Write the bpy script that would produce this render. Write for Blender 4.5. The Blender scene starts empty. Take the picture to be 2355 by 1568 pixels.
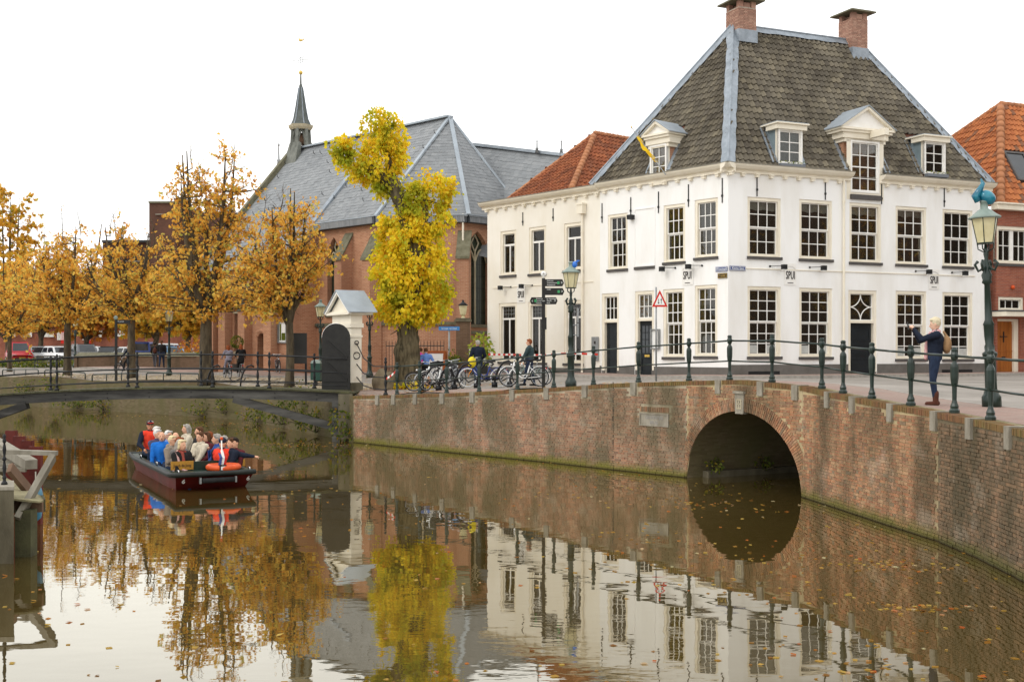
import bpy, bmesh, math, random
import numpy as np
from mathutils import Vector, Matrix, noise
from mathutils.geometry import delaunay_2d_cdt
R = math.radians
random.seed(7); np.random.seed(7)
SC = bpy.context.scene
COL = SC.collection

# ------------------------------------------------------------------ camera, sky, sun, exposure
CAMZ = 3.25           # eye height above the water, metres
cam = bpy.data.cameras.new('camera'); cam_o = bpy.data.objects.new('camera', cam); COL.objects.link(cam_o)
cam_o.location = (0, 0, CAMZ); cam_o.rotation_euler = (R(90), 0, 0)
cam.sensor_width = 36; cam.lens = 36 * 2600 / 2355; cam.shift_y = 0.0093
cam.clip_start = 0.1; cam.clip_end = 3000
SC.camera = cam_o
SUN_AZ, SUN_EL = R(-58), R(38)      # azimuth from -Y (behind the camera) towards -X (left)
sdir = Vector((math.sin(SUN_AZ) * math.cos(SUN_EL), -math.cos(SUN_AZ) * math.cos(SUN_EL), math.sin(SUN_EL)))
sun = bpy.data.lights.new('sun', 'SUN'); sun.energy = .7; sun.angle = R(14); sun.color = (1.0, .96, .9)
sun_o = bpy.data.objects.new('sun', sun); COL.objects.link(sun_o)
sun_o.rotation_euler = (-sdir).to_track_quat('-Z', 'Y').to_euler(); sun_o.location = (0, 0, 60)
w = bpy.data.worlds.new('World'); SC.world = w; w.use_nodes = True
nt = w.node_tree; nt.nodes.clear()
out = nt.nodes.new('ShaderNodeOutputWorld'); bg = nt.nodes.new('ShaderNodeBackground')
sky = nt.nodes.new('ShaderNodeTexSky'); sky.sky_type = 'NISHITA'; sky.sun_disc = False
sky.sun_elevation = SUN_EL; sky.sun_rotation = math.atan2(sdir.x, sdir.y); sky.air_density = 1; sky.dust_density = 3
sc_ = nt.nodes.new('ShaderNodeVectorMath'); sc_.operation = 'SCALE'; sc_.inputs['Scale'].default_value = 0.10
tc = nt.nodes.new('ShaderNodeTexCoord'); nz = nt.nodes.new('ShaderNodeTexNoise')
mp = nt.nodes.new('ShaderNodeMapping'); mp.inputs['Scale'].default_value = (1.2, 1.2, 3)
nz.inputs['Scale'].default_value = 1.6; nz.inputs['Detail'].default_value = 5
rp = nt.nodes.new('ShaderNodeValToRGB')
rp.color_ramp.elements[0].position = .3; rp.color_ramp.elements[0].color = (1.5, 1.51, 1.52, 1)
rp.color_ramp.elements[1].position = .7; rp.color_ramp.elements[1].color = (1.85, 1.84, 1.81, 1)
mx = nt.nodes.new('ShaderNodeMixRGB'); mx.inputs['Fac'].default_value = .93     # the overcast deck over the blue sky
nt.links.new(sky.outputs[0], sc_.inputs[0]); nt.links.new(tc.outputs['Generated'], mp.inputs[0]); nt.links.new(mp.outputs[0], nz.inputs['Vector'])
nt.links.new(nz.outputs['Fac'], rp.inputs[0]); nt.links.new(sc_.outputs[0], mx.inputs[1]); nt.links.new(rp.outputs[0], mx.inputs[2])
nt.links.new(mx.outputs[0], bg.inputs['Color']); bg.inputs['Strength'].default_value = 1.0
nt.links.new(bg.outputs[0], out.inputs['Surface'])
vs = SC.view_settings; vs.view_transform = 'Standard'; vs.look = 'None'; vs.exposure = 0.0; vs.gamma = 1; vs.use_curve_mapping = False
SC.cycles.max_bounces = 6; SC.cycles.transparent_max_bounces = 12
SC.cycles.use_denoising = True

# ------------------------------------------------------------------ helpers
def at(px, py, Y):
    """point seen at (px,py) of the 2355-wide picture, Y metres away"""
    return Vector(((px - 1177.5) / 2600 * Y, Y, CAMZ - (py - 806) / 2600 * Y))
def xs(px, s):
    """plan position (X,Y) of a picture column at s pixels per metre"""
    return ((px - 1177.5) / s, 2600 / s)
def lin(h):
    h = h.lstrip('#'); o = []
    for i in (0, 2, 4):
        c = int(h[i:i + 2], 16) / 255
        o.append(c / 12.92 if c <= .04045 else ((c + .055) / 1.055) ** 2.4)
    return tuple(o) + (1,)
MATS = {}
def N(nt, t, **kw):
    n = nt.nodes.new(t)
    for k, v in kw.items(): setattr(n, k, v)
    return n
def newmat(name):
    m = bpy.data.materials.new(name); m.use_nodes = True; MATS[name] = m
    nt = m.node_tree; b = nt.nodes['Principled BSDF']
    return m, nt, b
def mixc(nt, fac, a, b, mode='MIX'):
    n = N(nt, 'ShaderNodeMixRGB', blend_type=mode)
    for s, v in ((n.inputs[0], fac), (n.inputs[1], a), (n.inputs[2], b)):
        if isinstance(v, (int, float)): s.default_value = v
        elif isinstance(v, tuple): s.default_value = v
        else: nt.links.new(v, s)
    return n.outputs[0]
def coords(nt, kind='pos', scale=(1, 1, 1)):
    if kind == 'pos': o = N(nt, 'ShaderNodeNewGeometry').outputs['Position']
    elif kind == 'uv': o = N(nt, 'ShaderNodeUVMap').outputs[0]
    else: o = N(nt, 'ShaderNodeTexCoord').outputs['Object']
    m = N(nt, 'ShaderNodeMapping'); m.inputs['Scale'].default_value = scale
    nt.links.new(o, m.inputs[0]); return m.outputs[0]
def noisef(nt, vec, scale, detail=4, lo=.35, hi=.65, rough=.6):
    n = N(nt, 'ShaderNodeTexNoise'); n.inputs['Scale'].default_value = scale; n.inputs['Detail'].default_value = detail
    n.inputs['Roughness'].default_value = rough
    nt.links.new(vec, n.inputs['Vector'])
    r = N(nt, 'ShaderNodeMapRange'); r.inputs[1].default_value = lo; r.inputs[2].default_value = hi
    nt.links.new(n.outputs['Fac'], r.inputs[0]); return r.outputs[0]
def randf(nt):
    """a random number per piece: per mesh island and per object"""
    a = N(nt, 'ShaderNodeNewGeometry').outputs['Random Per Island']; b = N(nt, 'ShaderNodeObjectInfo').outputs['Random']
    s = N(nt, 'ShaderNodeMath', operation='ADD'); nt.links.new(a, s.inputs[0]); nt.links.new(b, s.inputs[1])
    f = N(nt, 'ShaderNodeMath', operation='FRACT'); nt.links.new(s.outputs[0], f.inputs[0]); return f.outputs[0]
def ramp(nt, fac, stops):
    r = N(nt, 'ShaderNodeValToRGB'); cr = r.color_ramp
    while len(cr.elements) < len(stops): cr.elements.new(.5)
    for e, (p, c) in zip(cr.elements, stops): e.position = p; e.color = c if isinstance(c, tuple) else lin(c)
    nt.links.new(fac, r.inputs[0]); return r.outputs[0]
def addbump(nt, b, h, strength=.3, dist=.02):
    bp = N(nt, 'ShaderNodeBump'); bp.inputs['Strength'].default_value = strength; bp.inputs['Distance'].default_value = dist
    nt.links.new(h, bp.inputs['Height']); nt.links.new(bp.outputs[0], b.inputs['Normal'])
def mk(name, c1, c2=None, scale=3, rough=.7, metal=0, bump=0, bscale=30, spec=.3, kind='pos', stretch=(1, 1, 1), lo=.35, hi=.65, rnd=None, detail=4):
    m, nt, b = newmat(name)
    c1 = lin(c1) if isinstance(c1, str) else c1
    v = coords(nt, kind, stretch); col = c1
    if c2 is not None:
        c2 = lin(c2) if isinstance(c2, str) else c2
        col = mixc(nt, noisef(nt, v, scale, detail, lo, hi), c1, c2)
    if rnd:
        col = mixc(nt, .55, col, ramp(nt, randf(nt), rnd))
    if isinstance(col, tuple): b.inputs['Base Color'].default_value = col
    else: nt.links.new(col, b.inputs['Base Color'])
    b.inputs['Roughness'].default_value = rough; b.inputs['Metallic'].default_value = metal
    b.inputs['Specular IOR Level'].default_value = spec
    if bump: addbump(nt, b, noisef(nt, v, bscale, 3, 0, 1), bump)
    return m
def brickmat(name, c1, c2, mortar, bw=.22, bh=.062, stain=None, sscale=.5, slo=.45, shi=.7, bump=.5):
    m, nt, b = newmat(name)
    t = N(nt, 'ShaderNodeTexBrick'); t.offset = .5; t.squash = 1
    nt.links.new(coords(nt, 'uv'), t.inputs['Vector'])
    t.inputs['Scale'].default_value = 1; t.inputs['Brick Width'].default_value = bw; t.inputs['Row Height'].default_value = bh
    t.inputs['Mortar Size'].default_value = .006; t.inputs['Mortar Smooth'].default_value = .2; t.inputs['Bias'].default_value = 0
    t.inputs['Color1'].default_value = lin(c1); t.inputs['Color2'].default_value = lin(c2); t.inputs['Mortar'].default_value = lin(mortar)
    col = t.outputs['Color']; p = coords(nt, 'pos')
    col = mixc(nt, noisef(nt, p, 2.2, 5, .3, .75), col, mixc(nt, .35, col, lin(c2)), 'MIX')
    if stain: col = mixc(nt, noisef(nt, coords(nt, 'pos', (1, 1, .35)), sscale, 6, slo, shi), col, mixc(nt, .75, col, lin(stain)))
    nt.links.new(col, b.inputs['Base Color']); b.inputs['Roughness'].default_value = .9; b.inputs['Specular IOR Level'].default_value = .15
    if bump:
        iv = N(nt, 'ShaderNodeMath', operation='SUBTRACT'); iv.inputs[0].default_value = 1; nt.links.new(t.outputs['Fac'], iv.inputs[1])
        addbump(nt, b, iv.outputs[0], bump, .008)
    return m

class MB:
    """collects geometry; build() links it as one mesh object"""
    def __init__(s): s.v = []; s.f = []; s.m = []; s.cur = 0
    def add(s, vs, fs, m=None):
        o = len(s.v); s.v += [tuple(p) for p in vs]; s.f += [tuple(i + o for i in f) for f in fs]; s.m += [s.cur if m is None else m] * len(fs); return s
    def hexa(s, p, m=None):      # 8 points: bottom 4 (ccw), top 4
        return s.add(p, [(3, 2, 1, 0), (4, 5, 6, 7), (0, 1, 5, 4), (1, 2, 6, 5), (2, 3, 7, 6), (3, 0, 4, 7)], m)
    def box(s, c, d, M=None, m=None):
        x, y, z = d[0] / 2, d[1] / 2, d[2] / 2
        p = [Vector(q) for q in ((-x, -y, -z), (x, -y, -z), (x, y, -z), (-x, y, -z), (-x, -y, z), (x, -y, z), (x, y, z), (-x, y, z))]
        if M is not None: p = [M @ q for q in p]
        c = Vector(c); return s.hexa([c + q for q in p], m)
    def bar(s, a, b, wd, ht, up=(0, 0, 1), m=None):
        a = Vector(a); b = Vector(b); d = (b - a).normalized(); u = Vector(up)
        r = d.cross(u)
        if r.length < 1e-4: r = d.cross(Vector((1, 0, 0)))
        r.normalize(); u = r.cross(d).normalized(); r = r * wd / 2; u = u * ht / 2
        return s.hexa([a - r - u, a + r - u, b + r - u, b - r - u, a - r + u, a + r + u, b + r + u, b - r + u], m)
    def tube(s, pts, rad, n=8, cap=True, m=None):
        pts = [Vector(p) for p in pts]
        if isinstance(rad, (int, float)): rad = [rad] * len(pts)
        vs = []; fs = []; ref = None
        for i, p in enumerate(pts):
            d = (pts[min(i + 1, len(pts) - 1)] - pts[max(i - 1, 0)])
            if d.length < 1e-9: d = Vector((0, 0, 1))
            d.normalize()
            if ref is None: ref = d.orthogonal().normalized()
            ref = (ref - d * ref.dot(d)); 
            if ref.length < 1e-6: ref = d.orthogonal()
            ref.normalize(); q = d.cross(ref)
            for k in range(n):
                a = 2 * math.pi * k / n; vs.append(p + (ref * math.cos(a) + q * math.sin(a)) * rad[i])
        for i in range(len(pts) - 1):
            for k in range(n):
                k2 = (k + 1) % n; fs.append((i * n + k, i * n + k2, (i + 1) * n + k2, (i + 1) * n + k))
        if cap: fs += [tuple(range(n))[::-1], tuple(range((len(pts) - 1) * n, len(pts) * n))]
        return s.add(vs, fs, m)
    def lathe(s, prof, n=14, o=(0, 0, 0), M=None, m=None, caps=True, sq=False):
        vs = []; fs = []; o = Vector(o)
        for r, z in prof:
            for k in range(n):
                a = 2 * math.pi * (k + (.5 if sq else 0)) / n; p = Vector((r * math.cos(a), r * math.sin(a), z))
                if M is not None: p = M @ p
                vs.append(o + p)
        for i in range(len(prof) - 1):
            for k in range(n):
                k2 = (k + 1) % n; fs.append((i * n + k, i * n + k2, (i + 1) * n + k2, (i + 1) * n + k))
        if caps: fs += [tuple(range(n))[::-1], tuple(range((len(prof) - 1) * n, len(prof) * n))]
        return s.add(vs, fs, m)
    def ell(s, c, r, n=12, k=8, M=None, m=None):
        prof = [(max(math.sin(math.pi * i / k), .02), -math.cos(math.pi * i / k)) for i in range(k + 1)]
        Ms = Matrix.Diagonal((r[0], r[1], r[2])) if not isinstance(r, (int, float)) else Matrix.Diagonal((r, r, r))
        if M is not None: Ms = M @ Ms
        return s.lathe(prof, n, c, Ms, m)
    def prism(s, poly, ext, m=None):     # closed polygon (3D) extruded by a vector
        n = len(poly); e = Vector(ext); p = [Vector(q) for q in poly]
        return s.add(p + [q + e for q in p], [tuple(range(n))[::-1], tuple(range(n, 2 * n))] + [(i, (i + 1) % n, n + (i + 1) % n, n + i) for i in range(n)], m)
    def quad(s, a, b, c, d, m=None): return s.add([a, b, c, d], [(0, 1, 2, 3)], m)
    def torus(s, c, R_, r, M=None, n=24, k=6, m=None, a0=0, a1=2 * math.pi):
        full = abs(a1 - a0 - 2 * math.pi) < 1e-6
        pts = []
        for i in range(n + (0 if full else 1)):
            a = a0 + (a1 - a0) * i / n; pts.append(a)
        vs = []; fs = []
        for a in pts:
            for j in range(k):
                b = 2 * math.pi * j / k; p = Vector(((R_ + r * math.cos(b)) * math.cos(a), r * math.sin(b), (R_ + r * math.cos(b)) * math.sin(a)))
                if M is not None: p = M @ p
                vs.append(Vector(c) + p)
        L = len(pts)
        for i in range(L if full else L - 1):
            i2 = (i + 1) % L
            for j in range(k): fs.append((i * k + j, i * k + (j + 1) % k, i2 * k + (j + 1) % k, i2 * k + j))
        return s.add(vs, fs, m)
    def mesh(s, name, mats, smooth=False):
        me = bpy.data.meshes.new(name); me.from_pydata(s.v, [], s.f)
        mats = mats if isinstance(mats, (list, tuple)) else [mats]
        for q in mats: me.materials.append(MATS[q] if isinstance(q, str) else q)
        if len(mats) > 1: me.polygons.foreach_set('material_index', s.m)
        if smooth: me.polygons.foreach_set('use_smooth', [True] * len(me.polygons))
        me.update(); uvmetres(me); return me
    def build(s, name, mats, parent=None, smooth=False, pinv=False):
        return link(name, s.mesh(name, mats, smooth), parent, pinv)
def uvmetres(me):
    """UVs in metres: along the horizontal tangent and up the face"""
    n = len(me.loops)
    if not n: return
    uv = me.uv_layers.new(name='UVMap')
    co = np.empty(len(me.vertices) * 3); me.vertices.foreach_get('co', co); co = co.reshape(-1, 3)
    li = np.empty(n, int); me.loops.foreach_get('vertex_index', li)
    pn = np.empty(len(me.polygons) * 3); me.polygons.foreach_get('normal', pn); pn = pn.reshape(-1, 3)
    tot = np.empty(len(me.polygons), int); me.polygons.foreach_get('loop_total', tot)
    nl = np.repeat(pn, tot, 0); P = co[li]
    hl = np.hypot(nl[:, 0], nl[:, 1]); flat = hl < .35
    hh = np.where(hl > 1e-6, hl, 1)
    tx = np.where(flat, 1, -nl[:, 1] / hh); ty = np.where(flat, 0, nl[:, 0] / hh)
    u = P[:, 0] * tx + P[:, 1] * ty
    v = np.where(flat, P[:, 1], P[:, 2] / np.maximum(hl, .35))
    uv.data.foreach_set('uv', np.stack([u, v], 1).ravel())
def link(name, me, parent=None, pinv=False):
    o = bpy.data.objects.new(name, me); COL.objects.link(o)
    if parent is not None:
        o.parent = parent
        if pinv: o.matrix_parent_inverse = worldm(parent).inverted()
    return o
def worldm(o):
    m = o.matrix_basis
    if o.parent: m = worldm(o.parent) @ o.matrix_parent_inverse @ m
    return m
def tag(o, label=None, cat=None, group=None, kind=None):
    if label: o['label'] = label
    if cat: o['category'] = cat
    if group: o['group'] = group
    if kind: o['kind'] = kind
    return o
def empty(name, loc, rz=0, label=None, cat=None, group=None):
    o = bpy.data.objects.new(name, None); COL.objects.link(o); o.location = loc; o.rotation_euler = (0, 0, rz)
    o.empty_display_size = .2
    return tag(o, label, cat, group)
def copy_tree(o, parent=None):
    c = o.copy(); COL.objects.link(c)
    if parent: c.parent = parent
    for ch in list(o.children): copy_tree(ch, c)
    return c
def place(o, loc, rz=0, sc=1, label=None):
    o.location = loc; o.rotation_euler = (0, 0, rz); o.scale = (sc, sc, sc)
    if label: o['label'] = label
    return o
def textmesh(txt, size, mat, xscale=1, depth=.004, align='CENTER', space=1.0):
    cu = bpy.data.curves.new('lettering', 'FONT'); cu.body = txt; cu.size = size; cu.extrude = depth; cu.align_x = align; cu.align_y = 'CENTER'
    cu.resolution_u = 3; cu.space_character = space
    t = bpy.data.objects.new('lettering', cu); COL.objects.link(t)
    me = bpy.data.meshes.new_from_object(t); bpy.data.objects.remove(t); bpy.data.curves.remove(cu)
    me.transform(Matrix.Diagonal((xscale, 1, 1, 1)))
    me.materials.clear(); me.materials.append(MATS[mat]); return me
def text(txt, size, mat, M, parent, xscale=1, depth=.004, align='CENTER', name='lettering', space=1.0):
    """lettering standing on the plane of matrix M (x along, y up, z out)"""
    me = textmesh(txt, size, mat, xscale, depth, align, space); me.transform(M)
    return link(name, me, parent, True)
class Frame:
    """a facade: u along, z up (absolute), n outward"""
    def __init__(s, A, B):
        s.A = Vector((A[0], A[1], 0)); d = Vector((B[0] - A[0], B[1] - A[1], 0)); s.L = d.length; s.u = d.normalized()
        s.n = Vector((s.u.y, -s.u.x, 0))
    def P(s, u, z, n=0): p = s.A + s.u * u + s.n * n; return Vector((p.x, p.y, z))
    def ux(s, px):
        """u where the picture column px meets the facade plane"""
        k = (px - 1177.5) / 2600; return (k * s.A.y - s.A.x) / (s.u.x - k * s.u.y)
    def zy(s, u, py, n=0): p = s.P(u, 0, n); return CAMZ - (py - 806) / 2600 * p.y
    def box(s, mb, u0, u1, z0, z1, n0, n1, m=None):
        return mb.hexa([s.P(u0, z0, n1), s.P(u1, z0, n1), s.P(u1, z0, n0), s.P(u0, z0, n0), s.P(u0, z1, n1), s.P(u1, z1, n1), s.P(u1, z1, n0), s.P(u0, z1, n0)], m)
    def M(s, u, z, n=0):
        p = s.P(u, z, n); return Matrix(((s.u.x, 0, s.n.x, p.x), (s.u.y, 0, s.n.y, p.y), (0, 1, 0, p.z), (0, 0, 0, 1)))
def pieces(proto, mats, name, joinname, jmat, parent, limit=300, smooth=False):
    """proto: MB of one piece; mats: list of 4x4 numpy; the first `limit` become objects, the rest one 'stuff' part"""
    me = proto.mesh(name, jmat, smooth)
    inv = worldm(parent).inverted()
    for M in mats[:limit]:
        o = bpy.data.objects.new(name, me); COL.objects.link(o); o.parent = parent; o.matrix_parent_inverse = inv
        o.matrix_basis = Matrix(M.tolist())
    rest = mats[limit:]
    if rest:
        V = np.array(proto.v); Vh = np.c_[V, np.ones(len(V))]; A = np.array(rest)
        W = np.einsum('nij,vj->nvi', A, Vh)[:, :, :3].reshape(-1, 3)
        nv = len(V); mb = MB(); mb.v = [tuple(p) for p in W]
        mb.f = [tuple(i + k * nv for i in f) for k in range(len(rest)) for f in proto.f]; mb.m = list(proto.m) * len(rest)
        o = mb.build(joinname, jmat, parent, smooth, True); o['kind'] = 'stuff'
def M4(x, y, z, o):
    """columns x,y,z axes and origin"""
    m = np.eye(4); m[:3, 0] = x; m[:3, 1] = y; m[:3, 2] = z; m[:3, 3] = o; return m
# ------------------------------------------------------------------ materials
STA = [(0, '#5a4a3e'), (.3, '#7d4a38'), (.55, '#96523b'), (.75, '#8a5a48'), (.9, '#a86a4e'), (1, '#6b5348')]
def quaybrick(name, stops, grime, moss, mortarlike=None, gscale=.55, glo=.42, ghi=.62, amt=.8):
    m, nt, b = newmat(name)
    col = ramp(nt, randf(nt), stops) if stops else lin(mortarlike)
    p = coords(nt, 'pos'); st = coords(nt, 'pos', (1, 1, .28))
    if not isinstance(col, tuple): col = mixc(nt, noisef(nt, p, 25, 3, .3, .8), col, mixc(nt, .3, col, lin('#c0a890')))
    col = mixc(nt, noisef(nt, st, gscale * 2, 6, glo, ghi), col, mixc(nt, amt, col, lin(grime)))
    col = mixc(nt, noisef(nt, p, 1.1, 6, .55, .75), col, mixc(nt, .45, col, lin('#b9ab98')))      # salt bloom
    z = N(nt, 'ShaderNodeSeparateXYZ'); nt.links.new(N(nt, 'ShaderNodeNewGeometry').outputs['Position'], z.inputs[0])
    wob = noisef(nt, p, 2.5, 5, .2, .8)
    a = N(nt, 'ShaderNodeMath', operation='MULTIPLY'); a.inputs[1].default_value = .24; nt.links.new(wob, a.inputs[0])
    s = N(nt, 'ShaderNodeMath', operation='SUBTRACT'); nt.links.new(z.outputs['Z'], s.inputs[0]); nt.links.new(a.outputs[0], s.inputs[1])
    r = N(nt, 'ShaderNodeMapRange'); r.inputs[1].default_value = .14; r.inputs[2].default_value = -.06; nt.links.new(s.outputs[0], r.inputs[0])
    col = mixc(nt, r.outputs[0], col, lin(moss))                                               # algae at the waterline
    r2 = N(nt, 'ShaderNodeMapRange'); r2.inputs[1].default_value = .06; r2.inputs[2].default_value = .0; nt.links.new(z.outputs['Z'], r2.inputs[0])
    col = mixc(nt, r2.outputs[0], col, lin('#2a2216'))
    nt.links.new(col, b.inputs['Base Color']); b.inputs['Roughness'].default_value = .9; b.inputs['Specular IOR Level'].default_value = .2
    addbump(nt, b, noisef(nt, p, 60, 3, 0, 1), .25, .01)
    return m
RED = [(0, '#7c5844'), (.22, '#a26a4a'), (.42, '#b07c58'), (.6, '#8f6b52'), (.75, '#b38c68'), (.88, '#977052'), (1, '#736450')]
BRN = [(0, '#5b4c3c'), (.3, '#7a6049'), (.55, '#8d6a50'), (.75, '#6d5b48'), (.9, '#9a7658'), (1, '#55483a')]
quaybrick('brick_red', RED, '#574b38', '#6b6435', glo=.4, ghi=.6); quaybrick('mortar_red', None, '#6a5f4a', '#6b6435', '#b8a680')
quaybrick('brick_brown', BRN, '#4c4634', '#5a5630', glo=.36, ghi=.6); quaybrick('mortar_brown', None, '#4c4634', '#5a5630', '#857760', glo=.36, ghi=.6)
quaybrick('brick_left', [(0, '#7a5c4c'), (.25, '#9a6b52'), (.45, '#ad7d62'), (.65, '#8f705c'), (.8, '#b08d72'), (1, '#766555')], '#5f5a44', '#767036', glo=.38, ghi=.58)
quaybrick('mortar_left', None, '#6a634c', '#767036', '#b3a68e', glo=.38, ghi=.58)
mk('moss_top', '#6f6a42', '#8a7f62', 3, .95, bump=.5, bscale=25, lo=.4, hi=.6)
mk('coping_brick', '#75553c', '#6d6b35', 1.6, .9, bump=.3, rnd=[(0, '#5a4030'), (.5, '#8a5a40'), (1, '#77603f')], lo=.35, hi=.6)
mk('concrete', '#9a9385', '#7d7668', 6, .9, bump=.3, stretch=(1, 1, .4)); mk('concrete_dark', '#6d6654', '#565040', 3, .9, bump=.4, stretch=(1, 1, .4))
mk('asphalt', '#9b948c', '#807a72', .6, .9, bump=.25, bscale=120, lo=.3, hi=.7)
brickmat('clinker', '#a28b80', '#93796f', '#857970', .2, .07, stain='#8f867c', sscale=.6, bump=.3)
mk('kerb', '#a49e95', '#8f8982', 5, .85, bump=.2); mk('soil', '#5d503c', '#6e5f45', 2, 1, bump=.6)
mk('white_wall', '#f2f1ee', '#dedad1', .9, .75, bump=.08, bscale=9, stretch=(1, 1, .25), spec=.2, lo=.45, hi=.85, detail=7)
mk('cream_wall', '#f0ebe0', '#e6dfd0', .7, .75, bump=.08, bscale=9, stretch=(1, 1, .5), spec=.2)
mk('cream_paint', '#ece4d2', '#e4dbc7', 2, .5); mk('white_paint', '#f1efea', '#e9e6df', 3, .4)
mk('plinth', '#6d6964', '#605c57', 2, .85, bump=.15); mk('sill', '#56524f', '#4b4846', 5, .6)
mk('door_black', '#23282c', '#1d2225', 4, .35); mk('iron_black', '#191a1b', '#222324', 5, .5); mk('lead', '#98a0a8', '#80888f', 3, .5, metal=.3, bump=.3, bscale=12)
mk('zinc', '#a3acb3', '#959da4', 1.5, .45, metal=.2, stretch=(1, 1, 1)); mk('gutter_zinc', '#8b8678', '#7c786c', 2, .6)
PAN = [(0, '#514a41'), (.35, '#6b6458'), (.6, '#7d7463'), (.8, '#5d564a'), (1, '#8f8570')]
mk('tile_dark', '#6c665a', '#484339', .55, .85, bump=.3, bscale=40, rnd=PAN, lo=.4, hi=.6, spec=.2)
mk('tile_orange', '#9a5c40', '#744a38', .8, .85, bump=.25, bscale=40, rnd=[(0, '#6c4432'), (.4, '#94573a'), (.7, '#a86844'), (1, '#7a5240')], lo=.4, hi=.6, spec=.15)
mk('tile_bright', '#b36d46', '#945a3c', .8, .8, bump=.25, bscale=40, rnd=[(0, '#55524a'), (.16, '#5d584c'), (.22, '#a2603a'), (.5, '#b8744a'), (.8, '#c8804e'), (1, '#96603f')], spec=.15)
mk('ridge_orange', '#b37a54', '#9a6646', 2, .8, bump=.2)
mk('slate', '#838688', '#747779', .7, .6, bump=.15, rnd=[(0, '#75787a'), (.5, '#828587'), (1, '#909293')], lo=.35, hi=.65, spec=.35)
mk('slate_base', '#4a4d50', '#3e4143', 1, .7)
brickmat('church_brick', '#bb8a6c', '#a7755a', '#cbb397', .24, .075, stain='#97705a', sscale=.5, bump=.5)
brickmat('house_brick', '#8a4a3a', '#a35f48', '#9a8a7a', .22, .063, stain='#6b3f34', sscale=.8, bump=.5)
brickmat('brown_block', '#6b4a3c', '#5c4035', '#5a4a40', .25, .08, stain='#4e3a31', sscale=.3, bump=.2)
brickmat('old_quay', '#786b55', '#615440', '#6a5d48', .24, .07, stain='#5d5a3a', sscale=1.2, slo=.35, shi=.6, bump=.5)
brickmat('garden_brick', '#6a5442', '#7a6250', '#5a4c3e', .22, .065, stain='#4a4030', sscale=.8)
CHB = [(0, '#8f6c5e'), (.35, '#ab8270'), (.6, '#bd9a86'), (.8, '#987868'), (1, '#86685c')]
mk('chimney_brick', '#ac8674', '#9c7462', 6, .9, rnd=CHB, bump=.2); mk('chimney_mortar', '#b3a999', '#a59a8a', 8, .95)
mk('sandstone', '#b5ab92', '#a2977d', 3, .9, bump=.3); mk('cap_stone', '#76735f', '#5f5c48', 4, .9, bump=.3)
mk('green_iron', '#1a2d25', '#14241d', 4, .35, spec=.5); mk('lamp_glass', '#d8cfa6', '#c9bf94', 6, .25, spec=.5)
mk('lamp_cap', '#8a9890', '#76857d', 5, .5); mk('grey_metal', '#9a9c9c', '#868888', 6, .4, metal=.5)
mk('sign_black', '#1f1e1c', '#282724', 5, .5); mk('sign_white', '#e8e8e4', None, rough=.5); mk('sign_red', '#c8281f', None, rough=.45); mk('sign_blue', '#3c4a80', None, rough=.4)
mk('sign_lightblue', '#3f83c4', None, rough=.4); mk('sign_green', '#3f9a62', None, rough=.5); mk('letter_black', '#2b2523', None, rough=.5); mk('letter_grey', '#8d8a86', None, rough=.6)
mk('letter_white', '#e4e6e2', None, rough=.6); mk('letter_carved', '#8f8c88', None, rough=.9)
mk('bark', '#5d5240', '#40382c', 5, .95, bump=.9, bscale=14, stretch=(1, 1, .25), lo=.42, hi=.58); mk('bark_green', '#6a5f48', '#3f3828', 7, .95, bump=1, bscale=16, stretch=(1, 1, .18), lo=.42, hi=.6)
mk('timber_black', '#2e2d2b', '#66645f', 2.5, .7, bump=.4, bscale=10, stretch=(.15, 1, 1), lo=.4, hi=.7); mk('timber_moss', '#55543a', '#3f3d2c', 3, .9, bump=.4)
mk('timber_grey', '#948e80', '#767063', 4, .8, bump=.3, stretch=(1, .4, .4)); mk('timber_brown', '#7a604c', '#695241', 4, .8, bump=.3); mk('deck', '#9a9272', '#857d60', 6, .9, bump=.3)
mk('rust_red', '#6a2a22', '#52201a', 3, .7, bump=.3); mk('fender_blue', '#4f93b8', '#6c8c98', 3, .5)
mk('wood_door', '#a9662a', '#8f5220', 5, .45, stretch=(1, 1, .15)); mk('orange_wood', '#a85a2a', '#8f4a20', 5, .6)
mk('boulder', '#8a7c64', '#6a5f4c', 2.5, .95, bump=.8, bscale=6); mk('cobble', '#a59a86', '#8d8370', 4, .95, rnd=[(0, '#8a7d68'), (.5, '#b0a48e'), (1, '#9c8872')], bump=.2)
mk('rubber', '#1c1c1c', '#262626', 8, .8); mk('chrome', '#c8c8c8', None, rough=.25, metal=.9); mk('white_gloss', '#e9e9e6', None, rough=.3); mk('bike_blue', '#2c3f86', None, rough=.35); mk('bike_orange', '#e08a1e', None, rough=.4)
mk('bike_black', '#1a1a1c', None, rough=.4); mk('bike_silver', '#b4b6b8', None, rough=.35, metal=.4); mk('yellow_bag', '#d8c21e', None, rough=.5)
mk('hull_red', '#641a18', '#4a1712', 1.2, .55, spec=.15, stretch=(1, 1, .3)); mk('hull_green', '#22352b', '#1b2b23', 4, .4); mk('hull_edge', '#262a26', '#1c1f1c', 3, .55); mk('hull_bottom', '#231c18', None, rough=.6)
mk('life_orange', '#d85a28', '#c44c20', 4, .5); mk('board_yellow', '#b8862e', '#a3752a', 4, .5)
mk('bird_glass', '#1d7f92', '#125f78', 6, .12, spec=.6); mk('bird_blue', '#2f78d8', '#2468c4', 4, .25, spec=.5); mk('gold', '#d8b55a', None, rough=.35, metal=.3)
mk('cloth_yellow', '#e8c21e', '#d8ae14', 4, .8); mk('curtain', '#e9e9e2', '#dcdcd2', 6, .9); mk('room_dark', '#52453a', '#3a3028', 2, .95); mk('room_light', '#8a8270', None, rough=.9)
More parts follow.
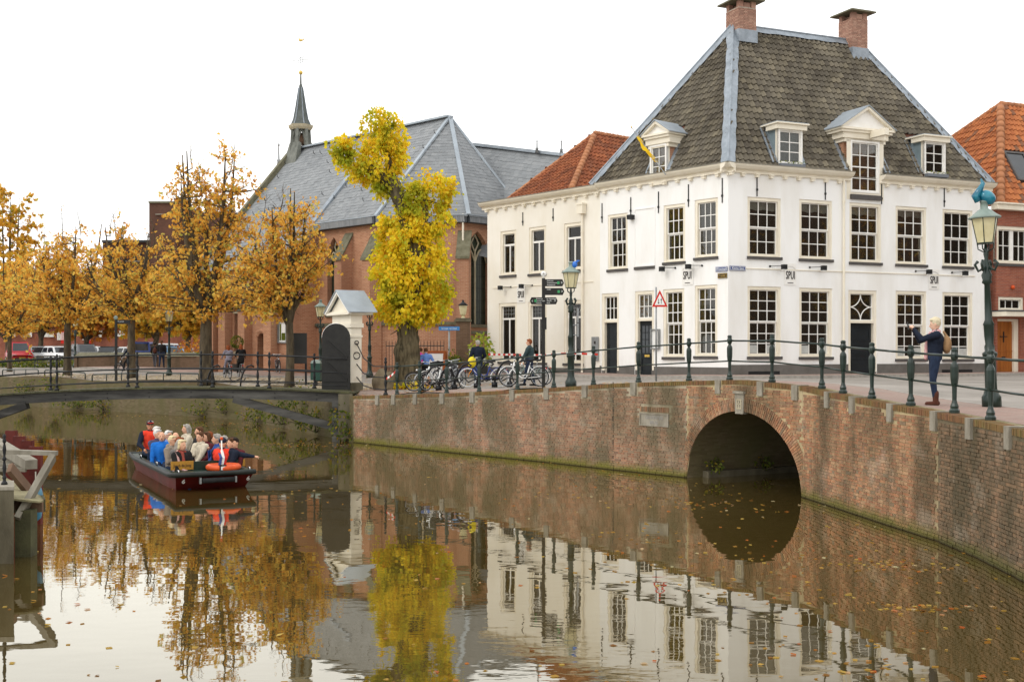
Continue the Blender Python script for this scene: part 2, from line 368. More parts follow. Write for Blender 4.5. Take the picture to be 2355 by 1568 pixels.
mk('bin_green', '#27463c', None, rough=.5); mk('panel_dark', '#2c2b29', '#33322f', 2, .5); mk('pot_grey', '#70747a', None, rough=.7); mk('pot_dark', '#35322f', None, rough=.7)
mk('tape_red', '#d03a2c', None, rough=.5); mk('tape_white', '#eeeeea', None, rough=.5); mk('roof_red_dark', '#6e4636', '#5d3b2e', 2, .85)
def glass(name, tint, refl=1.0, rough=.02, transp=.75):
    m, nt, b = newmat(name); nt.nodes.remove(b); o = nt.nodes['Material Output']
    g = N(nt, 'ShaderNodeBsdfGlossy'); g.inputs['Roughness'].default_value = rough
    t = N(nt, 'ShaderNodeBsdfTransparent'); t.inputs['Color'].default_value = (transp, transp, transp * .97, 1)
    d = N(nt, 'ShaderNodeBsdfDiffuse'); d.inputs['Color'].default_value = tint
    x = N(nt, 'ShaderNodeMixShader'); x.inputs[0].default_value = .12; nt.links.new(t.outputs[0], x.inputs[1]); nt.links.new(d.outputs[0], x.inputs[2])
    f = N(nt, 'ShaderNodeFresnel'); f.inputs['IOR'].default_value = 1.45
    bp = N(nt, 'ShaderNodeBump'); bp.inputs['Strength'].default_value = .03; bp.inputs['Distance'].default_value = .05
    nt.links.new(noisef(nt, coords(nt, 'pos'), 1.2, 1, 0, 1), bp.inputs['Height']); nt.links.new(bp.outputs[0], g.inputs['Normal'])
    x2 = N(nt, 'ShaderNodeMixShader'); nt.links.new(f.outputs[0], x2.inputs[0]); nt.links.new(x.outputs[0], x2.inputs[1]); nt.links.new(g.outputs[0], x2.inputs[2])
    nt.links.new(x2.outputs[0], o.inputs['Surface']); return m
glass('glass', (.11, .095, .07, 1)); mk('leaded_glass', '#39402f', '#2c3226', 6, .3, spec=.5); mk('car_glass', '#2b3136', '#1d2226', 2, .08, spec=.6)
# water
m, nt, b = newmat('canal_water'); nt.nodes.remove(b); o_ = nt.nodes['Material Output']
df = N(nt, 'ShaderNodeBsdfDiffuse'); p = coords(nt, 'pos')
nt.links.new(mixc(nt, noisef(nt, p, .12, 3, .3, .7), lin('#46391b'), lin('#4e4121')), df.inputs['Color'])
gl = N(nt, 'ShaderNodeBsdfGlossy'); gl.inputs['Roughness'].default_value = .012; gl.inputs['Color'].default_value = (.96, .94, .86, 1)
fr = N(nt, 'ShaderNodeLayerWeight'); fr.inputs['Blend'].default_value = .5; fp = N(nt, 'ShaderNodeMath', operation='POWER'); fp.inputs[1].default_value = 2.8; nt.links.new(fr.outputs['Facing'], fp.inputs[0])
bp = N(nt, 'ShaderNodeBump'); bp.inputs['Strength'].default_value = .024; bp.inputs['Distance'].default_value = .12
n1 = noisef(nt, coords(nt, 'pos', (1, 1.6, 1)), .9, 2, 0, 1, .5); n2 = noisef(nt, coords(nt, 'pos', (.8, 1.8, 1)), 4.5, 2, 0, 1, .5)
patch = noisef(nt, p, .13, 3, .42, .62)
mm = N(nt, 'ShaderNodeMath', operation='MULTIPLY'); nt.links.new(n2, mm.inputs[0]); nt.links.new(patch, mm.inputs[1])
ms = N(nt, 'ShaderNodeMath', operation='MULTIPLY_ADD'); nt.links.new(mm.outputs[0], ms.inputs[0]); ms.inputs[1].default_value = .38; nt.links.new(n1, ms.inputs[2])
nt.links.new(ms.outputs[0], bp.inputs['Height'])
nt.links.new(bp.outputs[0], gl.inputs['Normal']); nt.links.new(bp.outputs[0], fr.inputs['Normal'])
xx = N(nt, 'ShaderNodeMixShader'); nt.links.new(fp.outputs[0], xx.inputs[0]); nt.links.new(df.outputs[0], xx.inputs[1]); nt.links.new(gl.outputs[0], xx.inputs[2])
nt.links.new(xx.outputs[0], o_.inputs['Surface'])
def leafmat(name, stops, gpos=None):
    m, nt, b = newmat(name)
    col = ramp(nt, randf(nt), stops)
    if gpos: col = mixc(nt, noisef(nt, coords(nt, 'pos'), gpos[1], 3, gpos[2], gpos[3]), col, mixc(nt, .75, col, lin(gpos[0])))
    o = nt.nodes['Material Output']; nt.links.new(col, b.inputs['Base Color']); b.inputs['Roughness'].default_value = .6; b.inputs['Specular IOR Level'].default_value = .25
    tr = N(nt, 'ShaderNodeBsdfTranslucent'); nt.links.new(col, tr.inputs['Color'])
    x = N(nt, 'ShaderNodeMixShader'); x.inputs[0].default_value = .55; nt.links.new(b.outputs[0], x.inputs[1]); nt.links.new(tr.outputs[0], x.inputs[2]); nt.links.new(x.outputs[0], o.inputs['Surface'])
leafmat('leaf_orange', [(0, '#b87c2e'), (.1, '#d89c3e'), (.35, '#f0bc50'), (.65, '#fad062'), (.85, '#f0d66c'), (1, '#bcbc5c')])
leafmat('leaf_gold', [(0, '#bd8526'), (.3, '#e0ae38'), (.6, '#ecc24a'), (.85, '#d8bf50'), (1, '#a2a548')])
leafmat('leaf_rust', [(0, '#94541f'), (.4, '#c07428'), (.7, '#d49434'), (1, '#a58e3a')])
leafmat('leaf_yellow', [(0, '#b4bc30'), (.15, '#dccf2e'), (.35, '#f2dc30'), (.7, '#fde03a'), (.9, '#f4cc30'), (1, '#dca82a')], ('#8a9e28', .8, .48, .63))
leafmat('leaf_green', [(0, '#3d4a1e'), (.35, '#5a6a28'), (.7, '#76802e'), (.9, '#a0932f'), (1, '#8f6a28')])
leafmat('leaf_lime', [(0, '#6f8a2c'), (.4, '#93a838'), (.8, '#b4b846'), (1, '#c8b040')])
leafmat('leaf_float', [(0, '#8a5a24'), (.3, '#b98a34'), (.6, '#d8b85a'), (.85, '#c8601c'), (1, '#e4d9a8')])

# ------------------------------------------------------------------ ground, water, canal walls
QP = [(-400, 320, 1.7), (-60, 92, 1.7), (-31, 68, 1.68), (-21.9, 60.8, 1.6), (-12.6, 53, 1.56), (-7.3, 43.3, 1.6), (-5.62, 40, 1.64), (-2.05, 36.1, 1.88),
      (.98, 32.9, 2.15), (2.75, 30.8, 2.35), (4.46, 28.9, 2.47), (5.45, 26.98, 2.55), (6.43, 25.07, 2.46), (6.64, 23.6, 2.37), (6.96, 21.2, 2.27),
      (7.25, 19.26, 2.2), (7.28, 17.57, 2.16), (7.19, 15.9, 2.13), (7.05, 12, 2.1), (6.9, 6, 2.1), (6.8, -8, 2.1)]
def offs(pl, d):
    """offset an open polyline to its left (away from the canal, as the walls run)"""
    o = []
    for i, p in enumerate(pl):
        a = Vector(pl[max(i - 1, 0)][:2]); c = Vector(pl[min(i + 1, len(pl) - 1)][:2]); t = (c - a).normalized()
        o.append((p[0] - t.y * d, p[1] + t.x * d))
    return o
CTRL = [(7.9, 21.1, 2.19), (8.8, 20.8, 2.18), (10, 24, 2.2), (8.02, 41.9, 2.25), (13.8, 44.4, 2.25), (19.7, 47, 2.25), (3.4, 47.3, 2.22), (-1.1, 52.7, 2.14), (24, 49, 2.25),
        (12, 33, 2.25), (7, 34, 2.32), (6.8, 28.5, 2.45), (3.2, 38, 2.2), (.6, 38.5, 2.0), (-1.5, 42, 1.9), (-4.1, 44, 1.76), (-5.5, 42.3, 1.75), (-6.9, 58.3, 2.05), (-3, 55, 2.0), (-8, 50, 1.8),
        (-14, 62.9, 2.05), (-18.4, 69.5, 2.1), (-22.6, 72, 2.1), (-15, 56.3, 1.75), (-20.5, 61.5, 1.75), (-27, 67.7, 1.78), (-33, 74.7, 1.85), (-9.4, 47.8, 1.74), (-12, 56, 1.85), (-18, 63.5, 1.9),
        (-26, 74, 2.1), (-30, 90, 2.12), (-40, 95, 2.12), (-10, 100, 2.15), (20, 80, 2.25), (30, 30, 2.2), (60, 60, 2.2), (-60, 120, 2.15), (0, 200, 2.2), (12, 12, 2.1), (10, 16, 2.13), (9.3, 17.6, 2.15)]
_c = np.array(CTRL + [(x, y, z - .04) for (x, y), (_, _, z) in zip(offs(QP, .3), QP)])
def gz(x, y):
    d = (_c[:, 0] - x) ** 2 + (_c[:, 1] - y) ** 2 + .4
    w_ = d ** -1.6; return float((w_ * _c[:, 2]).sum() / w_.sum())
def P3(x, y, dz=0): return Vector((x, y, gz(x, y) + dz))
def dense(pl, step):
    o = []
    for a, b in zip(pl[:-1], pl[1:]):
        a = Vector(a); b = Vector(b); n = max(1, int((b - a).length / step))
        o += [tuple(a.lerp(b, i / n)) for i in range(n)]
    return o + [tuple(pl[-1])]
inner = dense([tuple(p) for p in offs(QP, .28)][1:], 1.5)
bound = [(-900, 650)] + inner + [(900, -8), (900, 1500), (-900, 1500)]
pts = [Vector(p) for p in bound]; nb = len(pts)
def inpoly(x, y, poly):
    c = False; j = len(poly) - 1
    for i in range(len(poly)):
        xi, yi = poly[i]; xj, yj = poly[j]
        if (yi > y) != (yj > y) and x < (xj - xi) * (y - yi) / (yj - yi) + xi: c = not c
        j = i
    return c
for gx in np.arange(-45, 40, 1.3):
    for gy in np.arange(-6, 112, 1.3):
        if inpoly(gx, gy, bound): pts.append(Vector((gx, gy)))
res = delaunay_2d_cdt(pts, [], [list(range(nb))], 1, 1e-4)
me = bpy.data.meshes.new('ground'); me.from_pydata([(v.x, v.y, gz(v.x, v.y) if abs(v.x) < 300 and v.y < 400 else 2.2) for v in res[0]], [], [tuple(f) for f in res[2]])
me.materials.append(MATS['asphalt']); me.update(); uvmetres(me)
for pg in me.polygons: pg.use_smooth = True
if me.polygons[0].normal.z < 0: me.flip_normals()
tag(link('ground', me), kind='structure')
sk_ = MB()
for (x0, y0), (x1, y1) in zip(inner[:-1], inner[1:]):
    if not (24.0 < (y0 + y1) / 2 < 29.6): sk_.quad((x0, y0, -.6), (x1, y1, -.6), P3(x1, y1), P3(x0, y0))
tag(sk_.build('ground_edge', 'soil'), kind='structure')
mb = MB(); n_ = 1
mb.add([(-900, -60, 0), (900, -60, 0), (900, 900, 0), (-900, 900, 0)], [(0, 1, 2, 3)])
tag(mb.build('canal_water', 'canal_water'), kind='structure')
mb = MB(); mb.add([(-900, -60, -1.6), (900, -60, -1.6), (900, 900, -1.6), (-900, 900, -1.6)], [(0, 1, 2, 3)])
tag(mb.build('canal_bed', 'soil'), kind='structure')

def strip(name, pl, o0, o1, dz, mat, kerb=0, step=.8, kmat='kerb'):
    pl = dense(pl, step); a = offs(pl, o0); c = offs(pl, o1)
    cols = 3; mb = MB(); vs = []; rows = []
    for p, q in zip(a, c):
        row = []
        for k in range(cols + 1):
            t = k / cols; x = p[0] * (1 - t) + q[0] * t; y = p[1] * (1 - t) + q[1] * t; row.append(len(vs)); vs.append(P3(x, y, dz))
        rows.append(row)
    fs = [(r0[k], r0[k + 1], r1[k + 1], r1[k]) for r0, r1 in zip(rows[:-1], rows[1:]) for k in range(cols)]
    mb.add(vs, fs); ob = mb.build(name, mat, smooth=True); tag(ob, kind='structure')
    ob.data.flip_normals() if ob.data.polygons[0].normal.z < 0 else None
    if kerb:
        side = c if kerb > 0 else a; kb = MB(); d = .14 * (1 if kerb > 0 else -1)
        out_ = offs(pl, (o1 if kerb > 0 else o0) + d)
        for (p, q), (p2, q2) in zip(zip(side, out_), zip(side[1:], out_[1:])):
            kb.hexa([P3(*p, -.1), P3(*q, -.1), P3(*q2, -.1), P3(*p2, -.1), P3(*p, dz + .006), P3(*q, dz + .006), P3(*q2, dz + .006), P3(*p2, dz + .006)])
        tag(kb.build('kerb', kmat), kind='structure')
    return ob
strip('quay_pavement', QP[5:20], .38, 2.0, .03, 'clinker', 1)
FL, FC, FR = (-1.146, 52.7), (8.02, 41.94), (19.68, 46.97)
strip('house_pavement', [(-1.2, 52.8), FC, (13.8, 44.43), FR, (30, 51.42)], -1.7, .1, .10, 'clinker', -1)
strip('church_pavement', [(-30, 78.7), (-18.3, 67.2), (-11.95, 60.9), (-6.9, 58.2), (-1.5, 53.4)], -2.2, .1, .10, 'clinker', -1)

# canal walls built brick by brick
def wallpath(pl):
    """cumulative u along a plan polyline, with the top height"""
    us = [0]
    for a, b in zip(pl[:-1], pl[1:]): us.append(us[-1] + math.hypot(b[0] - a[0], b[1] - a[1]))
    us = np.array(us); A = np.array(pl)
    def f(u): return float(np.interp(u, us, A[:, 0])), float(np.interp(u, us, A[:, 1])), float(np.interp(u, us, A[:, 2]))
    def fr(u):
        i = min(max(int(np.searchsorted(us, u)) - 1, 0), len(pl) - 2); d = A[i + 1, :2] - A[i, :2]; d = d / np.linalg.norm(d)
        return d, np.array([d[1], -d[0]])          # along, outward (towards the canal)
    return us[-1], f, fr
unit = MB(); unit.add([(-.5, -.5, -.5), (.5, -.5, -.5), (.5, .5, -.5), (-.5, .5, -.5), (-.5, -.5, .5), (.5, -.5, .5), (.5, .5, .5), (-.5, .5, .5)],
                      [(3, 2, 1, 0), (4, 5, 6, 7), (0, 1, 5, 4), (1, 2, 6, 5), (3, 0, 4, 7)])
def brickwall(name, label, pl, bm, mm, blocks=(), arch=None, holes=(), rough=.004, seed=1, dropout=.0, blockw=.19, blockh=.34):
    rnd = random.Random(seed); L, f, fr = wallpath(pl)
    root = empty(name, (pl[0][0], pl[0][1], 0), 0, label, 'bridge' if arch else 'wall')
    body = MB(); n = max(2, int(L / .12)); T = .42
    def low(u):
        if not arch: return -1.3
        uc, a, bh = arch; t = (u - uc) / (a + .0)
        return bh * math.sqrt(max(0, 1 - t * t)) if abs(t) < 1 else -1.3
    cols_ = sorted(set([i * L / n for i in range(n + 1)] + ([arch[0] - arch[1] + 1e-3, arch[0] + arch[1] - 1e-3, arch[0] - arch[1] - 1e-3, arch[0] + arch[1] + 1e-3] if arch else [])))
    for u0, u1 in zip(cols_[:-1], cols_[1:]):
        q = []
        for u, (d, nn) in ((u0, fr(u0 + 1e-6)), (u1, fr(u1 - 1e-6))):
            x, y, z = f(u); o = nn * -.012; bk = nn * -T
            q.append([(x + o[0], y + o[1], low(u)), (x + o[0], y + o[1], z - .01), (x + bk[0], y + bk[1], z - .01), (x + bk[0], y + bk[1], low(u))])
        a, c = q
        body.add([*a, *c], [(0, 4, 5, 1), (2, 6, 7, 3)], 0); body.add([*a, *c], [(3, 7, 4, 0)], 2); body.add([*a, *c], [(1, 5, 6, 2)], 1)
    body.build('wall_body', [mm, 'moss_top', 'old_quay'], root, False, True)
    Ms = []; H = .0635; ring = .33
    nc = int(2.7 / H)
    for c in range(-2, nc):
        z = c * H + .03; head = c % 2; bw = .105 if head else .205; u = -(.055 if head else rnd.choice((0, .11))) + rnd.uniform(-.01, .01)
        while u < L:
            wd = bw + rnd.uniform(-.006, .006)
            if not head and rnd.random() < .1: wd = .097
            uc = u + wd / 2; u += wd + .012
            if uc < .02 or uc > L - .02: continue
            x, y, zt = f(uc)
            if z + H / 2 > zt - .115: continue
            if arch and ((uc - arch[0]) / (arch[1] + ring)) ** 2 + (z / (arch[2] + ring)) ** 2 < 1.0 and z > -.2: continue
            if any(abs(uc - bu) < blockw / 2 + wd / 2 - .02 and z > f(bu)[2] - blockh for bu in blocks): continue
            if any(h0 - .02 < uc < h1 + .02 and z0 - .03 < z < z1 + .03 for h0, h1, z0, z1 in holes): continue
            if rnd.random() < dropout: continue
            d, nn = fr(uc); o = rnd.uniform(-rough, rough); th = rnd.uniform(-.03, .03)
            Ms.append((x, y, z, M4([d[0] * wd, d[1] * wd, rnd.uniform(-.0012, .0012)], [-nn[0] * .03, -nn[1] * .03, 0], [0, 0, H - .014 + rnd.uniform(-.004, .003)], [x - nn[0] * (.01 + o), y - nn[1] * (.01 + o), z])))
    Ms.sort(key=lambda t: t[1]); pieces(unit, [t[3] for t in Ms], 'brick', 'further_bricks', bm, root, 300)
    # bricks on edge along the top
    Cs = []; u = .03
    while u < L - .03:
        x, y, zt = f(u)
        if not any(abs(u - bu) < blockw / 2 + .03 for bu in blocks):
            d, nn = fr(u); x2, y2, zt2 = f(min(L, u + .1)); sl = (zt2 - zt) / .1
            Cs.append((y, M4([d[0] * .052, d[1] * .052, 0], [-nn[0] * .24, -nn[1] * .24, 0], [0, 0, .105 + rnd.uniform(-.006, .006)], [x - nn[0] * (.11 + rnd.uniform(-.004, .004)), y - nn[1] * .11, zt - .052])))
        u += .066
    Cs.sort(key=lambda t: t[0]); pieces(unit, [t[1] for t in Cs], 'coping_brick', 'further_coping_bricks', 'coping_brick', root, 300)
    for bu in blocks:
        d, nn = fr(bu); x, y, zt = f(bu); k = MB()
        k.box((x - nn[0] * .13, y - nn[1] * .13, zt - blockh / 2 + .012), (blockw, .34, blockh), Matrix(((d[0], -nn[0], 0), (d[1], -nn[1], 0), (0, 0, 1))))
        k.build('post_block', 'concrete', root, False, True)
    return root, L, f, fr
def u_of(pl, px):
    """u along polyline where it crosses picture column px"""
    k = (px - 1177.5) / 2600; u = 0
    for a, b in zip(pl[:-1], pl[1:]):
        dx, dy = b[0] - a[0], b[1] - a[1]; l = math.hypot(dx, dy); den = dx - k * dy
        if abs(den) > 1e-9:
            t = (k * a[1] - a[0]) / den
            if -1e-6 <= t <= 1 + 1e-6: return u + t * l
        u += l
    return None
POSTX = [902, 954, 1016, 1091, 1179, 1262, 1353, 1457, 1573, 1663, 1760, 1870, 1918, 1983, 2071, 2168, 2249, 2339]
PL_L, PL_B, PL_W, PL_D = QP[6:11], QP[10:13], QP[12:16], QP[15:20]
def blk(pl, xsx): return [u for u in (u_of(pl, x) for x in xsx) if u is not None]
h = u_of(PL_L, 1472), u_of(PL_L, 1538)
PLAQ = (h[0], h[1])
wl = brickwall('quay_wall', 'long weathered brick quay wall beneath the parked bicycles', PL_L, 'brick_left', 'mortar_left', blk(PL_L, [868, 905, 955, 1017, 1086, 1178, 1257, 1345, 1457]), holes=[(h[0], h[1], 1.27, 1.79)], seed=3, rough=.006)
uB = 2.15
wb = brickwall('arch_bridge', 'brick arch bridge with keystone over the dark canal tunnel', PL_B, 'brick_red', 'mortar_red', blk(PL_B, [1566, 1652, 1749, 1829]), arch=(2.15, 2.14, 1.8), seed=5)
ww = brickwall('wing_wall', 'pinkish red brick wing wall curving right of the arch', PL_W, 'brick_red', 'mortar_red', blk(PL_W, [1903, 1960, 2048, 2149]), seed=6)
wd = brickwall('old_quay_wall', 'dark mossy brick quay wall at the right edge', PL_D, 'brick_brown', 'mortar_brown', blk(PL_D, [2230, 2320]), seed=7, rough=.009)
# arch ring, keystone, vault
root, L, f, fr = wb; d, nn = fr(2); rnd = random.Random(4)
A_, B_, UC = 2.14, 1.8, 2.15
Ms = []; th = 0
def onarch(t, k=0): return UC - (A_ + k) * math.cos(t), (B_ + k) * math.sin(t)
while th < math.pi:
    u0, z0 = onarch(th); u1, z1 = onarch(th, .31)
    x, y, _ = f(UC); x += d[0] * ((u0 + u1) / 2 - UC); y += d[1] * ((u0 + u1) / 2 - UC); z = (z0 + z1) / 2
    if z > -.1 and abs(th - math.pi / 2) > .05:
        rv = np.array([d[0] * (u1 - u0), d[1] * (u1 - u0), z1 - z0]); tv = np.array([d[0] * -(z1 - z0), d[1] * -(z1 - z0), (u1 - u0)]); tv /= np.linalg.norm(tv)
        for lo, hi in ((0, .32), (.35, .66), (.69, 1)) if int(th * 100) % 2 else ((0, .66), (.69, 1)):
            m_ = (lo + hi) / 2 - .5; c = np.array([x, y, z]) + rv * m_
            Ms.append(M4(tv * .048, [-nn[0] * .05, -nn[1] * .05, 0], rv * (hi - lo), c - np.array([nn[0], nn[1], 0]) * (.016 + rnd.uniform(-.004, .004))))
    th += .0605 / math.hypot(A_ * math.sin(th), B_ * math.cos(th)) * .98
pieces(unit, Ms, 'arch_brick', 'further_arch_bricks', 'brick_red', root, 300)
mb = MB()
for i in range(40):
    t0, t1 = math.pi * i / 40, math.pi * (i + 1) / 40
    p = []
    for t in (t0, t1):
        u, z = onarch(t, -.0); x, y, _ = f(UC); x += d[0] * (u - UC); y += d[1] * (u - UC)
        p.append((x - nn[0] * .42, y - nn[1] * .42, z)); p.append((x - nn[0] * 11, y - nn[1] * 11, z))
    mb.add(p, [(0, 2, 3, 1)])
x, y, _ = f(UC); Q = lambda u, z, n: (x + d[0] * u - nn[0] * n, y + d[1] * u - nn[1] * n, z)
mb.add([Q(-2.3, -1, 10.9), Q(2.3, -1, 10.9), Q(2.3, 2, 10.9), Q(-2.3, 2, 10.9)], [(0, 1, 2, 3)])
mb.build('vault', 'old_quay', root, False, True)
mb = MB()
mb.hexa([Q(-2.13, -1, 11), Q(-1.86, -1, 11), Q(-1.86, -1, .5), Q(-2.13, -1, .5), Q(-2.13, .16, 11), Q(-1.9, .16, 11), Q(-1.9, .16, .5), Q(-2.13, .16, .5)])
mb.build('vault_ledge', 'concrete_dark', root, False, True)
mb = MB(); mb.hexa([Q(-.15, 1.74, .1), Q(.15, 1.74, .1), Q(.15, 1.74, -.03), Q(-.15, 1.74, -.03), Q(-.17, 2.22, .1), Q(.17, 2.22, .1), Q(.17, 2.22, -.03), Q(-.17, 2.22, -.03)])
mb.hexa([Q(-.2, 2.22, .1), Q(.2, 2.22, .1), Q(.2, 2.22, -.07), Q(-.2, 2.22, -.07), Q(-.2, 2.28, .1), Q(.2, 2.28, .1), Q(.2, 2.28, -.07), Q(-.2, 2.28, -.07)])
ks = mb.build('keystone', 'concrete', root, False, True)
mb = MB()
for a0, a1, b0, b1 in ((-.09, .09, 2.06, 2.09), (-.09, .09, 1.85, 1.88), (-.09, -.06, 1.88, 2.06), (.06, .09, 1.88, 2.06), (-.012, .012, 1.88, 2.06), (-.06, .06, 1.96, 1.985)):
    mb.hexa([Q(a0, b0, 0), Q(a1, b0, 0), Q(a1, b0, -.042), Q(a0, b0, -.042), Q(a0, b1, 0), Q(a1, b1, 0), Q(a1, b1, -.042), Q(a0, b1, -.042)])
mb.build('shield_relief', 'sandstone', ks, False, True)
# name stone
root, L, f, fr = wl; d, nn = fr((PLAQ[0] + PLAQ[1]) / 2); u0, u1 = PLAQ; x, y, _ = f((u0 + u1) / 2); hw = (u1 - u0) / 2
Mf = Matrix(((d[0], 0, nn[0], x), (d[1], 0, nn[1], y), (0, 1, 0, 1.43), (0, 0, 0, 1)))
def lb(mb, M, x0, x1, y0, y1, z0, z1, m=None):
    return mb.hexa([M @ Vector(p) for p in ((x0, y0, z1), (x1, y0, z1), (x1, y0, z0), (x0, y0, z0), (x0, y1, z1), (x1, y1, z1), (x1, y1, z0), (x0, y1, z0))], m)
pq = tag(lb(MB(), Mf, -hw, hw, -.17, .17, -.05, .012).build('name_stone', 'concrete'), 'pale carved name stone set in the brick wall left of the arch', 'plaque')
fm = MB()
for a in ((-hw, hw, .14, .17), (-hw, hw, -.17, -.14), (-hw, -hw + .03, -.14, .14), (hw - .03, hw, -.14, .14)): lb(fm, Mf, *a, .012, .028)
fm.build('rim', 'concrete', pq, False, True)
text('GROONTJES', .125, 'letter_carved', Mf @ Matrix.Translation((0, .055, .014)), pq, .88, .003); text('BRUG', .125, 'letter_carved', Mf @ Matrix.Translation((0, -.075, .014)), pq, .88, .003)
mb = MB(); 
for uu in (u_of(PL_L, 1410),):
    lb(mb, Mf, uu - (u0 + u1) / 2 - .012, uu - (u0 + u1) / 2 + .012, -1.5, .96, -.005, .004)
mb.build('expansion_joint', 'iron_black', root, False, True)
for ux_, hz in ((u_of(PL_L, 1472) + 0, 0),):
    Ms = []; uu = u0 + .02
    while uu < u1 - .02:
        xx_, yy_, _ = f(uu); Ms.append(M4([d[0] * .045, d[1] * .045, 0], [-nn[0] * .03, -nn[1] * .03, 0], [0, 0, .13], [xx_ - nn[0] * .012, yy_ - nn[1] * .012, 1.70])); uu += .063
    pieces(unit, Ms, 'lintel_brick', 'further_lintel_bricks', 'brick_red', root, 300)
# far quay wall along the side canal
def plainwall(name, label, pl, mat, T=.4, z0=-1.3):
    mb = MB(); pl = dense(pl, 2.0); bk = offs(pl, T)
    for (a, b), (c, e) in zip(zip(pl, bk), zip(pl[1:], bk[1:])):
        mb.hexa([(a[0], a[1], z0), (c[0], c[1], z0), (e[0], e[1], z0), (b[0], b[1], z0), (a[0], a[1], a[2]), (c[0], c[1], c[2]), (e[0], e[1], c[2]), (b[0], b[1], a[2])])
    o = mb.build(name, mat); return tag(o, label, 'wall')
plainwall('far_quay_wall', 'mossy overgrown quay wall of the side canal behind the footbridge', QP[1:7], 'old_quay')
plainwall('near_bank_wall', 'concrete bank wall at the left edge below the footbridge', [(-8.2, 10, 1.2), (-8.6, 16.4, 1.2), (-20.6, 39, 1.6), (-22, 44, 1.6), (-60, 70, 1.6)][::-1], 'concrete_dark')
mb = MB(); mb.add([(-8.7, 10, 1.19), (-9, 16.4, 1.19), (-21, 39, 1.58), (-22.4, 44, 1.58), (-60, 70, 1.58), (-300, 70, 1.58), (-300, -40, 1.2), (-9, -40, 1.2)], [tuple(range(8))])
tag(mb.build('near_bank', 'asphalt'), kind='structure')
# ------------------------------------------------------------------ buildings: shared pieces
def facade_wall(F, u0, u1, z0, z1, holes, mb, m=0, depth=.22, zbreaks=(), mfun=None):
    us = sorted(set([u0, u1] + [x for h in holes for x in h[:2] if u0 < x < u1])); zs = sorted(set([z0, z1] + [x for h in holes for x in h[2:4] if z0 < x < z1] + list(zbreaks)))
    for a, b in zip(us[:-1], us[1:]):
        for c, e in zip(zs[:-1], zs[1:]):
            uc, zc = (a + b) / 2, (c + e) / 2
            if any(h[0] < uc < h[1] and h[2] < zc < h[3] for h in holes): continue
            mb.quad(F.P(a, c), F.P(b, c), F.P(b, e), F.P(a, e), mfun(zc) if mfun else m)
    for h in holes:
        a, b, c, e = h[:4]
        for p in (((a, c), (a, e)), ((b, e), (b, c)), ((a, e), (b, e)), ((b, c), (a, c))):
            (x0, y0), (x1, y1) = p; mb.quad(F.P(x0, y0, 0), F.P(x1, y1, 0), F.P(x1, y1, -depth), F.P(x0, y0, -depth), m)
def bars(F, u0, u1, z0, z1, w_, n0, n1, mb):
    F.box(mb, u0, u0 + w_, z0, z1, n0, n1); F.box(mb, u1 - w_, u1, z0, z1, n0, n1)
    F.box(mb, u0 + w_, u1 - w_, z1 - w_, z1, n0, n1); F.box(mb, u0 + w_, u1 - w_, z0, z0 + w_, n0, n1)
def panes(F, us, zs, n, par, gmat='glass'):
    for a, b in zip(us[:-1], us[1:]):
        for c, e in zip(zs[:-1], zs[1:]):
            k = MB(); F.box(k, a, b, c, e, n - .006, n); k.build('pane', gmat, par, False, True)
def room(F, u0, u1, z0, z1, par, n0=-.2, n1=-1.3, mat='room_dark'):
    k = MB(); e = .35
    a, b, c, d = u0 - e, u1 + e, z0 - .2, z1 + .2
    k.quad(F.P(a, c, n1), F.P(b, c, n1), F.P(b, d, n1), F.P(a, d, n1)); k.quad(F.P(a, c, n0), F.P(a, c, n1), F.P(a, d, n1), F.P(a, d, n0)); k.quad(F.P(b, c, n1), F.P(b, c, n0), F.P(b, d, n0), F.P(b, d, n1))
    k.quad(F.P(a, d, n1), F.P(b, d, n1), F.P(b, d, n0), F.P(a, d, n0)); k.quad(F.P(a, c, n0), F.P(b, c, n0), F.P(b, c, n1), F.P(a, c, n1))
    return k.build('room', mat, par, False, True)
